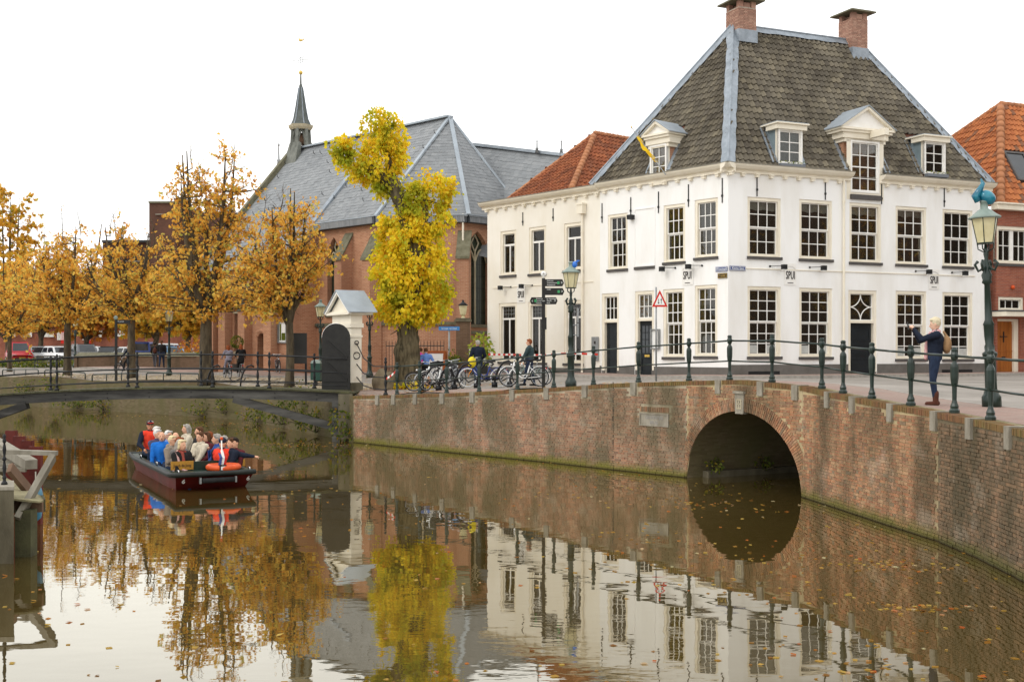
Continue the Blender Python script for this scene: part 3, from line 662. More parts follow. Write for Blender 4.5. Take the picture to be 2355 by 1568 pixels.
def window(F, u0, u1, z0, z1, par, cols=3, rows=4, frame='cream_paint', sash='white_paint', fw=.11, sill=True, blind=0, split=True, rec=.0, gmat='glass', rm=True, curtain=False, lead=False):
    """box sash window: frame, two sashes, panes, sill"""
    fr_ = MB(); bars(F, u0, u1, z0, z1, fw, -.16 - rec, -.035 - rec, fr_)
    bars(F, u0 + fw - .02, u1 - fw + .02, z0 + .02, z1 - fw + .02, .03, -.14 - rec, -.02 - rec, fr_)
    o = fr_.build('window', frame, par, False, True)
    a, b, c, e = u0 + fw, u1 - fw, z0 + fw * .6, z1 - fw; st = .05; mid = (c + e) / 2
    spans = [(c, mid, -.15), (mid, e, -.10)] if split else [(c, e, -.12)]
    for i, (q0, q1, n) in enumerate(spans):
        n -= rec; k = MB(); bars(F, a, b, q0, q1, st, n - .035, n, k); r = rows // 2 if split else rows
        us = [a + st + (b - a - 2 * st) * t / cols for t in range(cols + 1)]; zs = [q0 + st + (q1 - q0 - 2 * st) * t / r for t in range(r + 1)]
        mw = .016
        for x in us[1:-1]: F.box(k, x - mw, x + mw, q0 + st, q1 - st, n - .03, n - .003)
        for z in zs[1:-1]: F.box(k, a + st, b - st, z - mw, z + mw, n - .028, n - .005)
        k.build('sash', sash, o, False, True); panes(F, us, zs, n - .018, o, gmat)
    if sill:
        k = MB(); F.box(k, u0 - .03, u1 + .03, z0 - .11, z0 - .003, -.12, .07); k.build('sill', 'sill', o, False, True)
    if rm: room(F, u0, u1, z0, z1, o, -.2 - rec)
    if blind:
        k = MB(); n = -.21 - rec
        for i in range(9):
            x0, x1 = a + (b - a) * i / 9, a + (b - a) * (i + 1) / 9; d0, d1 = .03 * math.sin(i * 1.4), .03 * math.sin((i + 1) * 1.4)
            k.quad(F.P(x0, e - blind + d0, n), F.P(x1, e - blind + d1, n), F.P(x1, e, n), F.P(x0, e, n))
        k.build('blind', 'curtain', o, False, True)
    if curtain:
        for q0, q1 in ((a, a + (b - a) * .2), (b - (b - a) * .16, b)):
            k = MB()
            for i in range(8):
                x0, x1 = q0 + (q1 - q0) * i / 8, q0 + (q1 - q0) * (i + 1) / 8; d0, d1 = .03 * (i % 2), .03 * ((i + 1) % 2)
                k.quad(F.P(x0, c, -.26 - d0), F.P(x1, c, -.26 - d1), F.P(x1, e, -.26 - d1), F.P(x0, e, -.26 - d0))
            k.build('curtain', 'room_light', o, False, True)
    return o
def door(F, u0, u1, z0, z1, ztr, par, leaf='door_black', frame='cream_paint', transom='grid', fw=.13, glazed=False, name='door'):
    fr_ = MB(); F.box(fr_, u0, u0 + fw, z0, z1, -.22, -.03); F.box(fr_, u1 - fw, u1, z0, z1, -.22, -.03); F.box(fr_, u0 + fw, u1 - fw, z1 - fw, z1, -.22, -.03); F.box(fr_, u0 + fw, u1 - fw, ztr, ztr + fw * .8, -.22, -.02)
    o = fr_.build(name, frame, par, False, True)
    a, b = u0 + fw, u1 - fw; k = MB(); F.box(k, a, b, z0 + .04, ztr, -.22, -.17)
    h = ztr - z0
    for q0, q1 in ((.08, .36), (.42, .62), (.68, .94)):
        if glazed and q0 > .4: continue
        bars(F, a + .1, b - .1, z0 + h * q0, z0 + h * q1, .035, -.17, -.15, k); F.box(k, a + .17, b - .17, z0 + h * q0 + .08, z0 + h * q1 - .08, -.17, -.158)
    lf = k.build('leaf', leaf, o, False, True)
    if glazed:
        us = [a + .1 + (b - a - .2) * t / 3 for t in range(4)]; zs = [z0 + h * .42 + (h * .5) * t / 4 for t in range(5)]; k = MB()
        for x in us: F.box(k, x - .014, x + .014, zs[0], zs[-1], -.17, -.15)
        for z in zs: F.box(k, us[0], us[-1], z - .014, z + .014, -.17, -.152)
        k.build('glazing_bars', leaf, o, False, True); panes(F, us, zs, -.162, o, 'car_glass')
        k = MB(); F.box(k, (a + b) / 2 - .13, (a + b) / 2 + .13, z0 + h * .36, z0 + h * .40, -.17, -.155); k.build('letter_slot', 'gold', o, False, True)
    k = MB(); k.ell(F.P(b - .07, z0 + 1.0, -.14), .03, 8, 6); k.build('handle', 'chrome', o, True, True)
    c, e = ztr + fw * .8, z1 - fw
    if transom == 'grid':
        k = MB(); bars(F, a, b, c, e, .045, -.16, -.1, k); us = [a + .045 + (b - a - .09) * t / 3 for t in range(4)]; zs = [c + .045 + (e - c - .09) * t / 2 for t in range(3)]
        for x in us[1:-1]: F.box(k, x - .015, x + .015, c + .045, e - .045, -.15, -.105)
        for z in zs[1:-1]: F.box(k, a + .045, b - .045, z - .015, z + .015, -.148, -.107)
        k.build('transom_sash', 'white_paint', o, False, True); panes(F, us, zs, -.13, o); room(F, a, b, c, e, o, -.22)
    elif transom == 'star':
        k = MB(); bars(F, a, b, c, e, .035, -.16, -.1, k); uc, zc = (a + b) / 2, (c + e) / 2; hw, hh = (b - a) / 2 - .03, (e - c) / 2 - .03
        for sx in (-1, 1):
            for sz in (-1, 1):      # four concave arcs from corner to corner of the light
                pts_ = [F.P(uc + sx * hw * (1 - math.sin(t)), zc + sz * hh * (1 - math.cos(t)), -.125) for t in [math.pi / 2 * i / 10 for i in range(11)]]
                k.tube(pts_, .022, 6)
        k.build('star_tracery', 'white_paint', o, False, True); panes(F, [a + .03, b - .03], [c + .03, e - .03], -.145, o); room(F, a, b, c, e, o, -.22)
    k = MB(); F.box(k, u0 - .02, u0 + fw + .01, z0 - .01, z0 + .28, -.05, -.012); F.box(k, u1 - fw - .01, u1 + .02, z0 - .01, z0 + .28, -.05, -.012); k.build('plinth_block', 'plinth', o, False, True)
    k = MB(); F.box(k, u0, u1, z0 - .14, z0 + .035, -.2, .06); k.build('step', 'kerb', o, False, True)
    return o
def pantile():
    """S-shaped tile, unit: x across (0..1), y up-slope (0..1.12), z out in metres"""
    mb = MB(); prof = [(0, .0), (.12, -.018), (.35, -.03), (.58, -.008), (.74, .034), (.88, .052), (1.0, .03), (1.06, .004)]
    vs = []
    for y, dz in ((0, .055), (1.12, .002)):
        for x, z in prof: vs.append((x, y, z + dz))
    n = len(prof); fs = [(i, i + 1, n + i + 1, n + i) for i in range(n - 1)]
    for x, z in prof: vs.append((x, .0, z + .008))
    fs += [(2 * n + i, 2 * n + i + 1, i + 1, i) for i in range(n - 1)]
    mb.add(vs, fs); return mb
def slate():
    mb = MB(); mb.add([(0, .12, .012), (.12, .0, .014), (.88, .0, .014), (1, .12, .012), (1, 1.3, .002), (0, 1.3, .002), (.12, 0, .0), (.88, 0, 0)], [(0, 1, 2, 3, 4, 5), (6, 7, 2, 1)]); return mb
def tilefield(proto, name, mat, parent, poly, U, tw, th, holes=(), limit=300, seed=1, jit=.012, off=.02, skew=0, lowfirst=True, zs=1):
    """tiles on the planar polygon (3D points, first edge is the eave); U is the eave direction"""
    rnd = random.Random(seed); O = Vector(poly[0]); U = Vector(U).normalized(); nrm = Vector((0, 0, 0))
    for i in range(len(poly)): nrm += Vector(poly[i]).cross(Vector(poly[(i + 1) % len(poly)]))
    nrm.normalize()
    if nrm.z < 0: nrm = -nrm
    V = nrm.cross(U).normalized()
    p2 = [((Vector(p) - O).dot(U), (Vector(p) - O).dot(V)) for p in poly]
    umin, umax = min(p[0] for p in p2), max(p[0] for p in p2); vmax = max(p[1] for p in p2)
    Ms = []; r = 0; v = -.06
    while v < vmax:
        u = umin - tw + (skew * r % tw)
        while u < umax:
            uc, vc = u + tw / 2, v + th * .5
            if inpoly(uc, max(vc, .02), p2) and not any(h(O + U * uc + V * vc) for h in holes):
                a = rnd.uniform(-jit, jit); up = V * math.cos(a) + U * math.sin(a); ux_ = U * math.cos(a) - V * math.sin(a)
                o = O + U * (u + rnd.uniform(-1, 1) * jit * .5) + V * (v + rnd.uniform(-1, 1) * jit) + nrm * (off + rnd.uniform(-.004, .006))
                nr = (nrm + U * rnd.uniform(-.03, .03) + V * rnd.uniform(-.02, .02)).normalized() * zs
                Ms.append((vc if lowfirst else o.y, M4(ux_ * tw, up * th, nr, o)))
            u += tw
        v += th; r += 1
    Ms.sort(key=lambda t: t[0]); pieces(proto, [t[1] for t in Ms], name, 'further_' + name + 's', mat, parent, limit, False)
    return nrm, V
def slab(mb, poly, nrm, t, m=None): mb.prism([Vector(p) - Vector(nrm) * t for p in poly], Vector(nrm) * t, m)
PT, SLT = pantile(), slate()

# ------------------------------------------------------------------ the white corner house and its cream neighbour
dL = (Vector((*FL, 0)) - Vector((*FC, 0))).normalized(); dR = (Vector((*FR, 0)) - Vector((*FC, 0))).normalized()
inL = Vector((.761, .648, 0)); inR = Vector((-dR.y, dR.x, 0))
FLf, FRf = Frame(FL, FC), Frame(FC, FR)
ucut = FLf.ux(1380)                       # where cream turns to white
wh = empty('white_corner_house', (*FC, gz(*FC)), 0, 'white plastered corner house with dark hipped tile roof and dormers', 'house')
cr = empty('cream_house', (*FL, gz(*FL)), 0, 'cream plastered house with orange tile roof left of the white corner house', 'house')
def row(F, lst, par, **kw):
    for x0, x1, y0, y1 in lst:
        u0, u1 = F.ux(x0), F.ux(x1); uc = (u0 + u1) / 2; window(F, u0, u1, F.zy(uc, y1), F.zy(uc, y0), par, **kw)
ZB = 2.0
holesR = []; holesL = []; holesC = []
def hole(F, lst, x0, x1, y0, y1):
    u0, u1 = F.ux(x0), F.ux(x1); uc = (u0 + u1) / 2; h_ = (u0, u1, F.zy(uc, y1), F.zy(uc, y0)); lst.append(h_); return h_
RX = [(1719, 1796), (1838, 1914), (1953.5, 2026.5), (2059.7, 2130.7), (2167.4, 2237)]
RYU = [(455, 590.6), (460.5, 596), (467.8, 603.5), (475.9, 608), (483, 612.6)]
RYL = [(659, 819.5), (662.8, 820.3), None, (669.5, 824.8), (672.7, 825.3)]
def frost(F, h_, par):
    a, b, z0 = h_[0] + .17, h_[1] - .17, h_[2] + .13; d_ = (b - a) / 3
    for i in (0, 2): k = MB(); F.box(k, a + d_ * i, a + d_ * (i + 1), z0, z0 + .3, -.172, -.166); k.build('frosted_film', 'frosted', par, False, True)
mk('frosted', '#b9bab6', '#a9aaa6', 4, .6)
for i, (x0, x1) in enumerate(RX):
    h_ = hole(FRf, holesR, x0, x1, *RYU[i]); window(FRf, *h_, wh, blind=[.34, .34, .34, .28, .5][i])
    if RYL[i]: h_ = hole(FRf, holesR, x0, x1, *RYL[i]); ow = window(FRf, *h_, wh, rows=6); frost(FRf, h_, ow)
u0, u1 = FRf.ux(1951), FRf.ux(2016); zb = FRf.zy(u0, 872); zt = FRf.zy(u0, 667)
holesR.append((u0, u1, zb, zt)); door(FRf, u0, u1, zb, zt, FRf.zy((u0 + u1) / 2, 743), wh, transom='star')
# white part of the left facade
def LX(z): return 1092.5 + z * .36668
def LY(z): return 402.5 + z * .36668
for x0, x1, y0, y1, rw in ((833, 957, 245, 590, 4), (1183, 1318, 185, 545, 4), (1378, 1523, 150, 515, 4), (1180, 1312, 715, 1140, 6), (1378, 1520, 690, 1135, 6)):
    h_ = hole(FLf, holesL, LX(x0), LX(x1), LY(y0), LY(y1)); window(FLf, *h_, wh, rows=rw, curtain=rw == 6)
for x0, x1, yt, ytr, g in ((795, 902, 742, 925, False), (1003, 1122, 727, 915, True)):
    u0, u1 = FLf.ux(LX(x0)), FLf.ux(LX(x1)); uc = (u0 + u1) / 2; zb = FLf.zy(uc, LY(1268)); zt = FLf.zy(uc, LY(yt)); zr = FLf.zy(uc, LY(ytr))
    holesL.append((u0, u1, zb, zt)); door(FLf, u0, u1, zb, zt, zr, wh, glazed=g)
# cream part
for x0, x1, y0, y1 in ((160, 258, 350, 628), (338, 445, 325, 618), (558, 675, 300, 595)):
    h_ = hole(FLf, holesC, LX(x0), LX(x1), LY(y0), LY(y1)); u0, u1, z0, z1 = h_
    o = window(FLf, *h_, cr, cols=1, rows=1, split=False, fw=.13)
    k = MB(); zt = z0 + (z1 - z0) * .68; FLf.box(k, u0 + .1, u1 - .1, zt - .045, zt + .045, -.16, -.1); uc = (u0 + u1) / 2; FLf.box(k, uc - .03, uc + .03, z0 + .1, zt - .045, -.155, -.105)
    k.build('mullion', 'white_paint', o, False, True)
for x0, x1, y0, y1 in ((150, 262, 803, 1170), (333, 450, 795, 1175), (558, 680, 785, 1180)):
    h_ = hole(FLf, holesC, LX(x0), LX(x1), LY(y0), LY(y1)); u0, u1, z0, z1 = h_
    o = window(FLf, *h_, cr, cols=1, rows=1, split=False, fw=.13, curtain=True)
    zt = z0 + (z1 - z0) * .73; uc = (u0 + u1) / 2; k = MB(); FLf.box(k, u0 + .1, u1 - .1, zt - .04, zt + .04, -.16, -.1); FLf.box(k, uc - .03, uc + .03, z0 + .1, zt - .04, -.155, -.105); k.build('mullion', 'white_paint', o, False, True)
    k = MB(); FLf.box(k, u0 + .16, u1 - .16, zt + .05, z1 - .16, -.155, -.14); lg = k.build('leaded_light', 'car_glass', o, False, True); k = MB()
    for i in range(1, 5): x = u0 + .16 + (u1 - u0 - .32) * i / 5; FLf.box(k, x - .008, x + .008, zt + .05, z1 - .16, -.14, -.13)
    for i in range(1, 3): z = zt + .05 + (z1 - .16 - zt - .05) * i / 3; FLf.box(k, u0 + .16, u1 - .16, z - .008, z + .008, -.14, -.131)
    k.build('lead_cames', 'grey_metal', o, False, True)
ZE = 9.86
# walls
holesR.append((FRf.ux(1956), FRf.ux(2022), FRf.zy(FRf.ux(1990), 445), 10.06)); mb = MB(); facade_wall(FRf, 0, FRf.L, ZB, 10.05, holesR, mb); rim_u = FRf.ux(1956), FRf.ux(2022)
mb.quad(FRf.P(FRf.L, ZB), FRf.P(FRf.L, ZB, -7), FRf.P(FRf.L, 10.05, -7), FRf.P(FRf.L, 10.05)); facade_wall(FLf, ucut, FLf.L, ZB, 10.05, holesL, mb)
mb.build('wall', 'white_wall', wh, False, True)
mb = MB(); facade_wall(FLf, 0, ucut, ZB, 9.95, holesC, mb); mb.quad(FLf.P(0, ZB, -9), FLf.P(0, ZB), FLf.P(0, 9.95), FLf.P(0, 9.95, -9)); mb.build('wall', 'cream_wall', cr, False, True)
# plinths
def plinth(F, spans, zt, par):
    mb = MB()
    for a, b in spans: F.box(mb, a, b, 1.9, zt, -.05, .03)
    mb.build('plinth', 'plinth', par, False, True)
dX = [FRf.ux(1951), FRf.ux(2016)]
plinth(FRf, [(.03, dX[0] - .02), (dX[1] + .02, FRf.L)], 2.72, wh)
dl = [h_ for h_ in holesL if h_[2] < 2.5]; plinth(FLf, [(ucut, dl[0][0] - .02), (dl[0][1] + .02, dl[1][0] - .02), (dl[1][1] + .02, FLf.L + .03)], 2.62, wh); plinth(FLf, [(0, ucut - .01)], 2.5, cr)
mb = MB(); 
for x0, x1 in ((1720, 1792), (2165, 2235)): FRf.box(mb, FRf.ux(x0), FRf.ux(x1), 2.28, 2.47, .005, .035)
mb.build('cellar_vent', 'iron_black', wh, False, True)
# blind niche
u0, u1 = FLf.ux(LX(1005)), FLf.ux(LX(1125)); z0, z1 = FLf.zy(u0, LY(570)), FLf.zy(u0, LY(222)); mb = MB(); bars(FLf, u0 - .05, u1 + .05, z0 - .05, z1 + .05, .05, 0, .03, mb); o = mb.build('blind_window', 'white_wall', wh, False, True)
mb = MB(); FLf.box(mb, u0 - .03, u1 + .03, z0 - .17, z0 - .06, -.05, .06); mb.build('sill', 'sill', o, False, True)
# cornice with gutter and dentils
def cornice(F, u0, u1, ze, par, step, ret=.38):
    g = MB(); pr = [(0, 0), (.09, 0), (.09, .1), (.16, .12), (.24, .15), (.33, .24), (.35, .30), (0, .30)]
    n = len(pr); vs = [F.P(u0, ze + z, d) for d, z in pr] + [F.P(u1, ze + z, d) for d, z in pr]
    g.add(vs, [tuple(range(n))[::-1], tuple(range(n, 2 * n))] + [(i, (i + 1) % n, n + (i + 1) % n, n + i) for i in range(n)])
    o = g.build('cornice', 'cream_paint', par, False, True)
    k = MB(); F.box(k, u0, u1, ze + .3, ze + .33, .02, .37); k.build('gutter_edge', 'gutter_zinc', o, False, True)
    x = u0 + step / 2
    while x < u1 - .05:
        k = MB(); F.box(k, x - .065, x + .065, ze - .13, ze - .001, .002, .14); F.box(k, x - .085, x + .085, ze - .045, ze - .003, .0, .165); k.build('bracket', 'cream_paint', o, False, True); x += step
    return o
cornice(FRf, -.36, rim_u[0] - .05, ZE, wh, .64); cornice(FRf, rim_u[1] + .02, FRf.L + .3, ZE, wh, .64)
cornice(FLf, ucut + .004, FLf.L + .355, ZE, wh, .66); cornice(FLf, -.3, ucut, ZE - .06, cr, .66)
# roof of the white house
E1 = Vector((9.03, 46.1, 16.4)); E2 = Vector((14.83, 48.6, 16.4)); zr = 10.12; ov = .12
Ce = FRf.P(0, zr) + Vector((*(-inR.xy * ov), 0)) + Vector((*(-inL.xy * ov), 0)); Re = FRf.P(FRf.L + .2, zr, ov); Le = FLf.P(FLf.ux(1366), zr, ov)
B1 = E1 + (E1 - (Le + Ce) / 2) * .0; Lb = Le + inL * 7.0; Rb = Re - Vector((*FRf.n.xy, 0)) * 7.2
def roofplane(mb, poly, _, left):
    """roof boarding with gaps where the dormers stand"""
    A, B, C, D = [Vector(p) for p in poly]; F = FLf if left else FRf
    gaps = [(F.ux(x0), F.ux(x1)) for x0, x1 in ([(1496, 1532)] if left else [(1791, 1844), (1948, 2031), (2127, 2173)])]
    def pt(u, z):
        t = (z - A.z) / (C.z - A.z); a = A.lerp(D, t); b = B.lerp(C, t); ua, ub = (a - F.A).dot(F.u), (b - F.A).dot(F.u); u = min(max(u, ua), ub); return a.lerp(b, (u - ua) / max(ub - ua, 1e-6))
    zt = 11.9; xs_ = [-99]
    for g in gaps: xs_ += [g[0], g[1]]
    xs_.append(99)
    for i in range(0, len(xs_), 2): mb.quad(pt(xs_[i], A.z), pt(xs_[i + 1], A.z), pt(xs_[i + 1], zt), pt(xs_[i], zt))
    mb.quad(pt(-99, zt), pt(99, zt), pt(99, C.z - .01), pt(-99, C.z - .01))
rf = MB()
roofplane(rf, [Ce, Re, E2, E1], [1.0, 2.0, 3.1], 0); roofplane(rf, [Le, Ce, E1, E1], [], 1); rf.add([Re, Rb, E2], [(0, 1, 2)]); rf.add([Rb, Lb, E1, E2], [(0, 1, 2, 3)]); rf.add([Lb, Le, E1], [(0, 1, 2)])
rfo = rf.build('roof', 'roof_red_dark', wh, False, True)
# dormers
def inside_u(F, u0, u1, ztop, zbot=0): return lambda p: u0 < (p - F.A).dot(F.u) < u1 and zbot < p.z < ztop
DORM = []
def dormer(F, x0, x1, y0, y1, nf, kind, par, wx=None, wy=None, rows=4, cols=2, back=2.4):
    """front plane nf behind the facade; body box, window, roof"""
    G = Frame((F.P(0, 0, nf).x, F.P(0, 0, nf).y), (F.P(F.L, 0, nf).x, F.P(F.L, 0, nf).y))
    u0, u1 = G.ux(x0), G.ux(x1); uc = (u0 + u1) / 2; zt, zb = G.zy(uc, y0), G.zy(uc, y1)
    mb = MB(); G.box(mb, u0, u1, zb - .3, zt, -back, -.19, 0)
    o = mb.build('dormer', 'church_brick' if kind == 'gable' else 'lead_side', par, False, True)
    a, b = (u0, u1) if not wx else (G.ux(wx[0]), G.ux(wx[1])); c, e = (zb, zt) if not wy else (G.zy(uc, wy[1]), G.zy(uc, wy[0]))
    k = MB(); facade_wall(G, u0, u1, zb - .25, zt, [(a, b, c, e)], k, depth=.19); k.build('dormer_front', 'cream_paint', o, False, True)
    wsub = MB(); bars(G, a, b, c, e, .07, -.1, .02, wsub); st = .045; q0, q1 = c + .07, e - .07; us = [a + .115 + (b - a - .23) * t / cols for t in range(cols + 1)]; zs_ = [q0 + st + (q1 - q0 - 2 * st) * t / rows for t in range(rows + 1)]
    bars(G, a + .07, b - .07, q0, q1, st, -.09, -.04, wsub)
    for x in us[1:-1]: G.box(wsub, x - .016, x + .016, q0 + st, q1 - st, -.08, -.045)
    for z in zs_[1:-1]: G.box(wsub, us[0], us[-1], z - (.03 if kind == 'gable' and rows == 4 and abs(z - (q0 + q1) / 2) < .1 else .016), z + .016, -.08, -.043)
    wsub.build('dormer_window', 'white_paint', o, False, True); panes(G, us, zs_, -.07, o)
    if kind == 'flat':
        k = MB(); G.box(k, u0 - .14, u1 + .14, zt - .02, zt + .17, -.6, .12); G.box(k, u0 - .2, u1 + .2, zt + .17, zt + .22, -2.2, .2); k.build('dormer_cornice', 'cream_paint', o, False, True)
        k = MB(); G.box(k, u0 - .18, u1 + .18, zt + .22, zt + .25, -2.6, .17); k.build('dormer_roof', 'zinc', o, False, True)
        k = MB(); G.box(k, a, b, zb - .12, zb - .0, .02, .2); fb = k.build('flower_box', 'pot_grey', o, False, True); k = MB(); r_ = random.Random(3)
        for i in range(40):
            p = G.P(r_.uniform(a, b), zb + r_.uniform(-.0, .09), r_.uniform(.03, .19)); s_ = .04; k.quad(p, p + Vector((s_, 0, s_ * .5)), p + Vector((s_, .02, s_)), p + Vector((0, .01, s_)))
        k.build('flowers', 'leaf_green', fb, False, True)
    else:
        w2 = .42 if rows == 4 else .3; h2 = (u1 - u0) / 2 + w2; zt2 = zt + .5; k = MB()
        for nn_, q0_, q1_, ww_ in ((.0, zt - .12, zt + .02, .1), (.05, zt + .02, zt + .24, .2), (.13, zt + .24, zt + .34, w2 - .08), (.2, zt + .34, zt + .42, w2)): G.box(k, u0 - ww_, u1 + ww_, q0_, q1_, -1.2 + nn_, nn_)
        pk = zt + .42 + h2 * .62
        for i in range(2):
            s_ = 1 if i else -1
            p0, p1 = G.P(uc + s_ * h2, zt + .42, .2), G.P(uc, pk, .2); k.bar(p0 - G.n * .15 + Vector((0, 0, -.02)), p1 - G.n * .15 + Vector((0, 0, -.02)), .3, .1, (G.u * s_ * .5 + Vector((0, 0, .9))))
        k.build('pediment', 'cream_paint', o, False, True)
        k = MB(); k.add([G.P(uc - h2 + .05, zt + .42, .05), G.P(uc + h2 - .05, zt + .42, .05), G.P(uc, pk - .04, .05)], [(0, 1, 2)]); k.build('tympanum', 'white_paint', o, False, True)
        k = MB(); bk = back + (1.6 if rows == 4 else .9)
        for s_ in (-1, 1):
            p = [G.P(uc + s_ * (h2 + .05), zt + .40, .24), G.P(uc, pk + .05, .24), G.P(uc, pk + .05, -bk), G.P(uc + s_ * (h2 + .05), zt + .40, -bk)]
            k.prism(p, (0, 0, .035))
        k.build('dormer_roof', 'zinc', o, False, True)
    # lead flashings along the cheeks
    k = MB(); slope_n = 2.25
    for s_, ub in ((-1, u0), (1, u1)):
        p0 = ub + s_ * .12; base = roofpoint(F, p0, max(zb + .02, 10.25)); top = roofpoint(F, p0, zt + .1)
        k.bar(base, top, .26, .05, rn[F])
    k.build('flashing', 'lead', o, False, True)
    return inside_u(F, u0 - .02, u1 + .02, zt + (.9 if kind == 'gable' else .35), 0)
mk('lead_side', '#7c8b90', '#6c7b80', 2, .6)
def plane(p, q, r): n = (Vector(q) - Vector(p)).cross(Vector(r) - Vector(p)).normalized(); return n if n.z > 0 else -n
nR, nLf = plane(Ce, Re, E1), plane(Le, Ce, E1); rn = {FRf: nR, FLf: nLf}
def roofpoint(F, u, z):
    n = rn[F]; p0 = Ce; b = F.P(u, z, 0); t = (n.dot(p0 - b)) / n.dot(-F.n); return b - F.n * t + n * .05
hs = [dormer(FRf, 1790, 1845, 298, 379, .1, 'flat', wh, rows=3, cols=2), dormer(FRf, 2126, 2174, 326, 402, .1, 'flat', wh, rows=3, cols=2),
      dormer(FRf, 1947, 2032, 322, 446, .004, 'gable', wh, wx=(1956, 2022), wy=(325, 444), rows=4, cols=3, back=2.6)]
k = MB(); u0, u1 = rim_u; FRf.box(k, u0 - .03, u1 + .03, FRf.zy(u0, 458), FRf.zy(u0, 447), -.1, .1); k.build('loft_sill', 'sill', wh, False, True)
k = MB(); uc = (u0 + u1) / 2 + .25; zc = FRf.zy(uc, 312); k.bar(FRf.P(uc, zc, .1), FRf.P(uc, zc, .95), .2, .26); k.tube([FRf.P(uc, zc - .13, .85), FRf.P(uc, zc - .3, .85)], .02, 6); k.build('hoist_beam', 'cream_paint', wh, False, True)
hl = [dormer(FLf, 1495, 1533, 333, 411, .1, 'gable', wh, rows=3, cols=2, back=1.8)]
tilefield(PT, 'roof_tile', 'tile_dark', rfo, [Ce, Re, E2, E1], dR, .245, .30, hs, 300, 2)
tilefield(PT, 'roof_tile', 'tile_dark', rfo, [Ce, E1, Le], -dL, .245, .30, hl, 0, 3)
# lead hips and ridge
k = MB()
def leadstrip(a, b, n1, n2, wd, seed):
    r_ = random.Random(seed); d_ = (Vector(b) - Vector(a)); L_ = d_.length; d_.normalize(); m_ = max(6, int(L_ / .22))
    for n_, sgn in ((n1, 1), (n2, -1)):
        side = d_.cross(n_) * sgn
        if side.dot(n2 if sgn > 0 else n1) > 0: pass
        pr = []
        for i in range(m_ + 1):
            p = Vector(a).lerp(Vector(b), i / m_); w_ = wd * (1 + .22 * math.sin(i * 1.7 + seed) + r_.uniform(-.08, .08))
            pr.append((p + (n1 + n2).normalized() * .1, p + side * w_ + n_ * (.075 + .01 * (i % 2))))
        for (p, q), (p2, q2) in zip(pr[:-1], pr[1:]): k.quad(p, p2, q2, q)
def hipsides(a, b, n1, n2):
    pass
def lead(a, b, c1, c2, wd, seed):
    """strip along a-b lying on the two planes towards points c1 and c2"""
    a, b = Vector(a), Vector(b); d_ = (b - a).normalized(); r_ = random.Random(seed); m_ = max(6, int((b - a).length / .2)); N_ = []
    for c in (c1, c2):
        s_ = (Vector(c) - a); s_ = (s_ - d_ * s_.dot(d_)).normalized(); n_ = d_.cross(s_); n_ = n_ if n_.z > 0 else -n_; N_.append((s_, n_))
    up = (N_[0][1] + N_[1][1]).normalized()
    for s_, n_ in N_:
        pr = []
        for i in range(m_ + 1):
            p = a.lerp(b, i / m_); w_ = wd * (1 + .07 * math.sin(i * 1.3 + seed) + .05 * math.sin(i * .37) + r_.uniform(-.06, .06)); pr.append((p + up * .15, p + s_ * w_ + n_ * .125))
        for (p, q), (p2, q2) in zip(pr[:-1], pr[1:]): k.quad(p, p2, q2, q)
    k.tube([a + up * .15, b + up * .15], .045, 8)
lead(Ce, E1, Re, Le, .22, 1); lead(Re, E2, Ce, Rb, .26, 2); lead(Le, E1, Ce, Lb, .24, 3); lead(E1, E2, Ce, Lb, .2, 4)
k.build('lead_hip', 'lead', wh, False, True)
# chimneys, brick by brick
def chimney(c, wx_, wy_, z0, z1, par, seed):
    o_ = MB(); ax, ay = dR, inR; rnd_ = random.Random(seed); Mx = Matrix(((ax.x, ay.x, 0), (ax.y, ay.y, 0), (0, 0, 1)))
    c = Vector((c[0], c[1], 0)); o_.box(c + Vector((0, 0, (z0 + z1) / 2)), (wx_ - .02, wy_ - .02, z1 - z0), Mx)
    ch = o_.build('chimney', 'chimney_mortar', par, False, True); Ms = []; H = .062; nc = int((z1 - z0) / H)
    for i in range(nc):
        z = z0 + (i + .5) * H
        for face in range(2):
            Lh = (wx_, wy_)[face]; ax_, nx = ((ax, -ay), (ay, -ax))[face]; half = (wy_, wx_)[face] / 2
            u = -Lh / 2 + .0 + (.055 if i % 2 else 0)
            while u < Lh / 2 - .03:
                wd_ = min(.205, Lh / 2 - u); p = c + ax_ * (u + wd_ / 2) + nx * (half - .005 + rnd_.uniform(-.002, .003)); Ms.append(M4(ax_ * (wd_ - .004), -nx * .03, [0, 0, H - .012], [p.x, p.y, z])); u += wd_ + .01
            if i % 2: 
                p = c + ax_ * (-Lh / 2 + .024) + nx * (half - .004); Ms.append(M4(ax_ * .046, -nx * .03, [0, 0, H - .012], [p.x, p.y, z]))
    pieces(unit, Ms, 'brick', 'further_bricks', 'chimney_brick', ch, 300)
    k_ = MB()
    for sx in (-1, 1):
        for sy in (-1, 1): k_.box(c + ax * sx * (wx_ / 2 - .12) + ay * sy * (wy_ / 2 - .1) + Vector((0, 0, z1 + .12)), (.22, .18, .26), Mx)
    k_.box(c + Vector((0, 0, z1 + .1)), (.3, wy_ - .06, .2), Mx); k_.build('vent_course', 'chimney_brick', ch, False, True)
    k_ = MB(); k_.box(c + Vector((0, 0, z1 + .28)), (wx_ + .52, wy_ + .5, .06), Mx); k_.box(c + Vector((0, 0, z1 + .33)), (wx_ + .3, wy_ + .3, .05), Mx); k_.build('cap_slab', 'cap_stone', ch, False, True)
    k_ = MB(); k_.box(c + Vector((0, 0, z0 + .06)), (wx_ + .08, wy_ + .08, .5), Mx); k_.build('flashing', 'lead', ch, False, True)
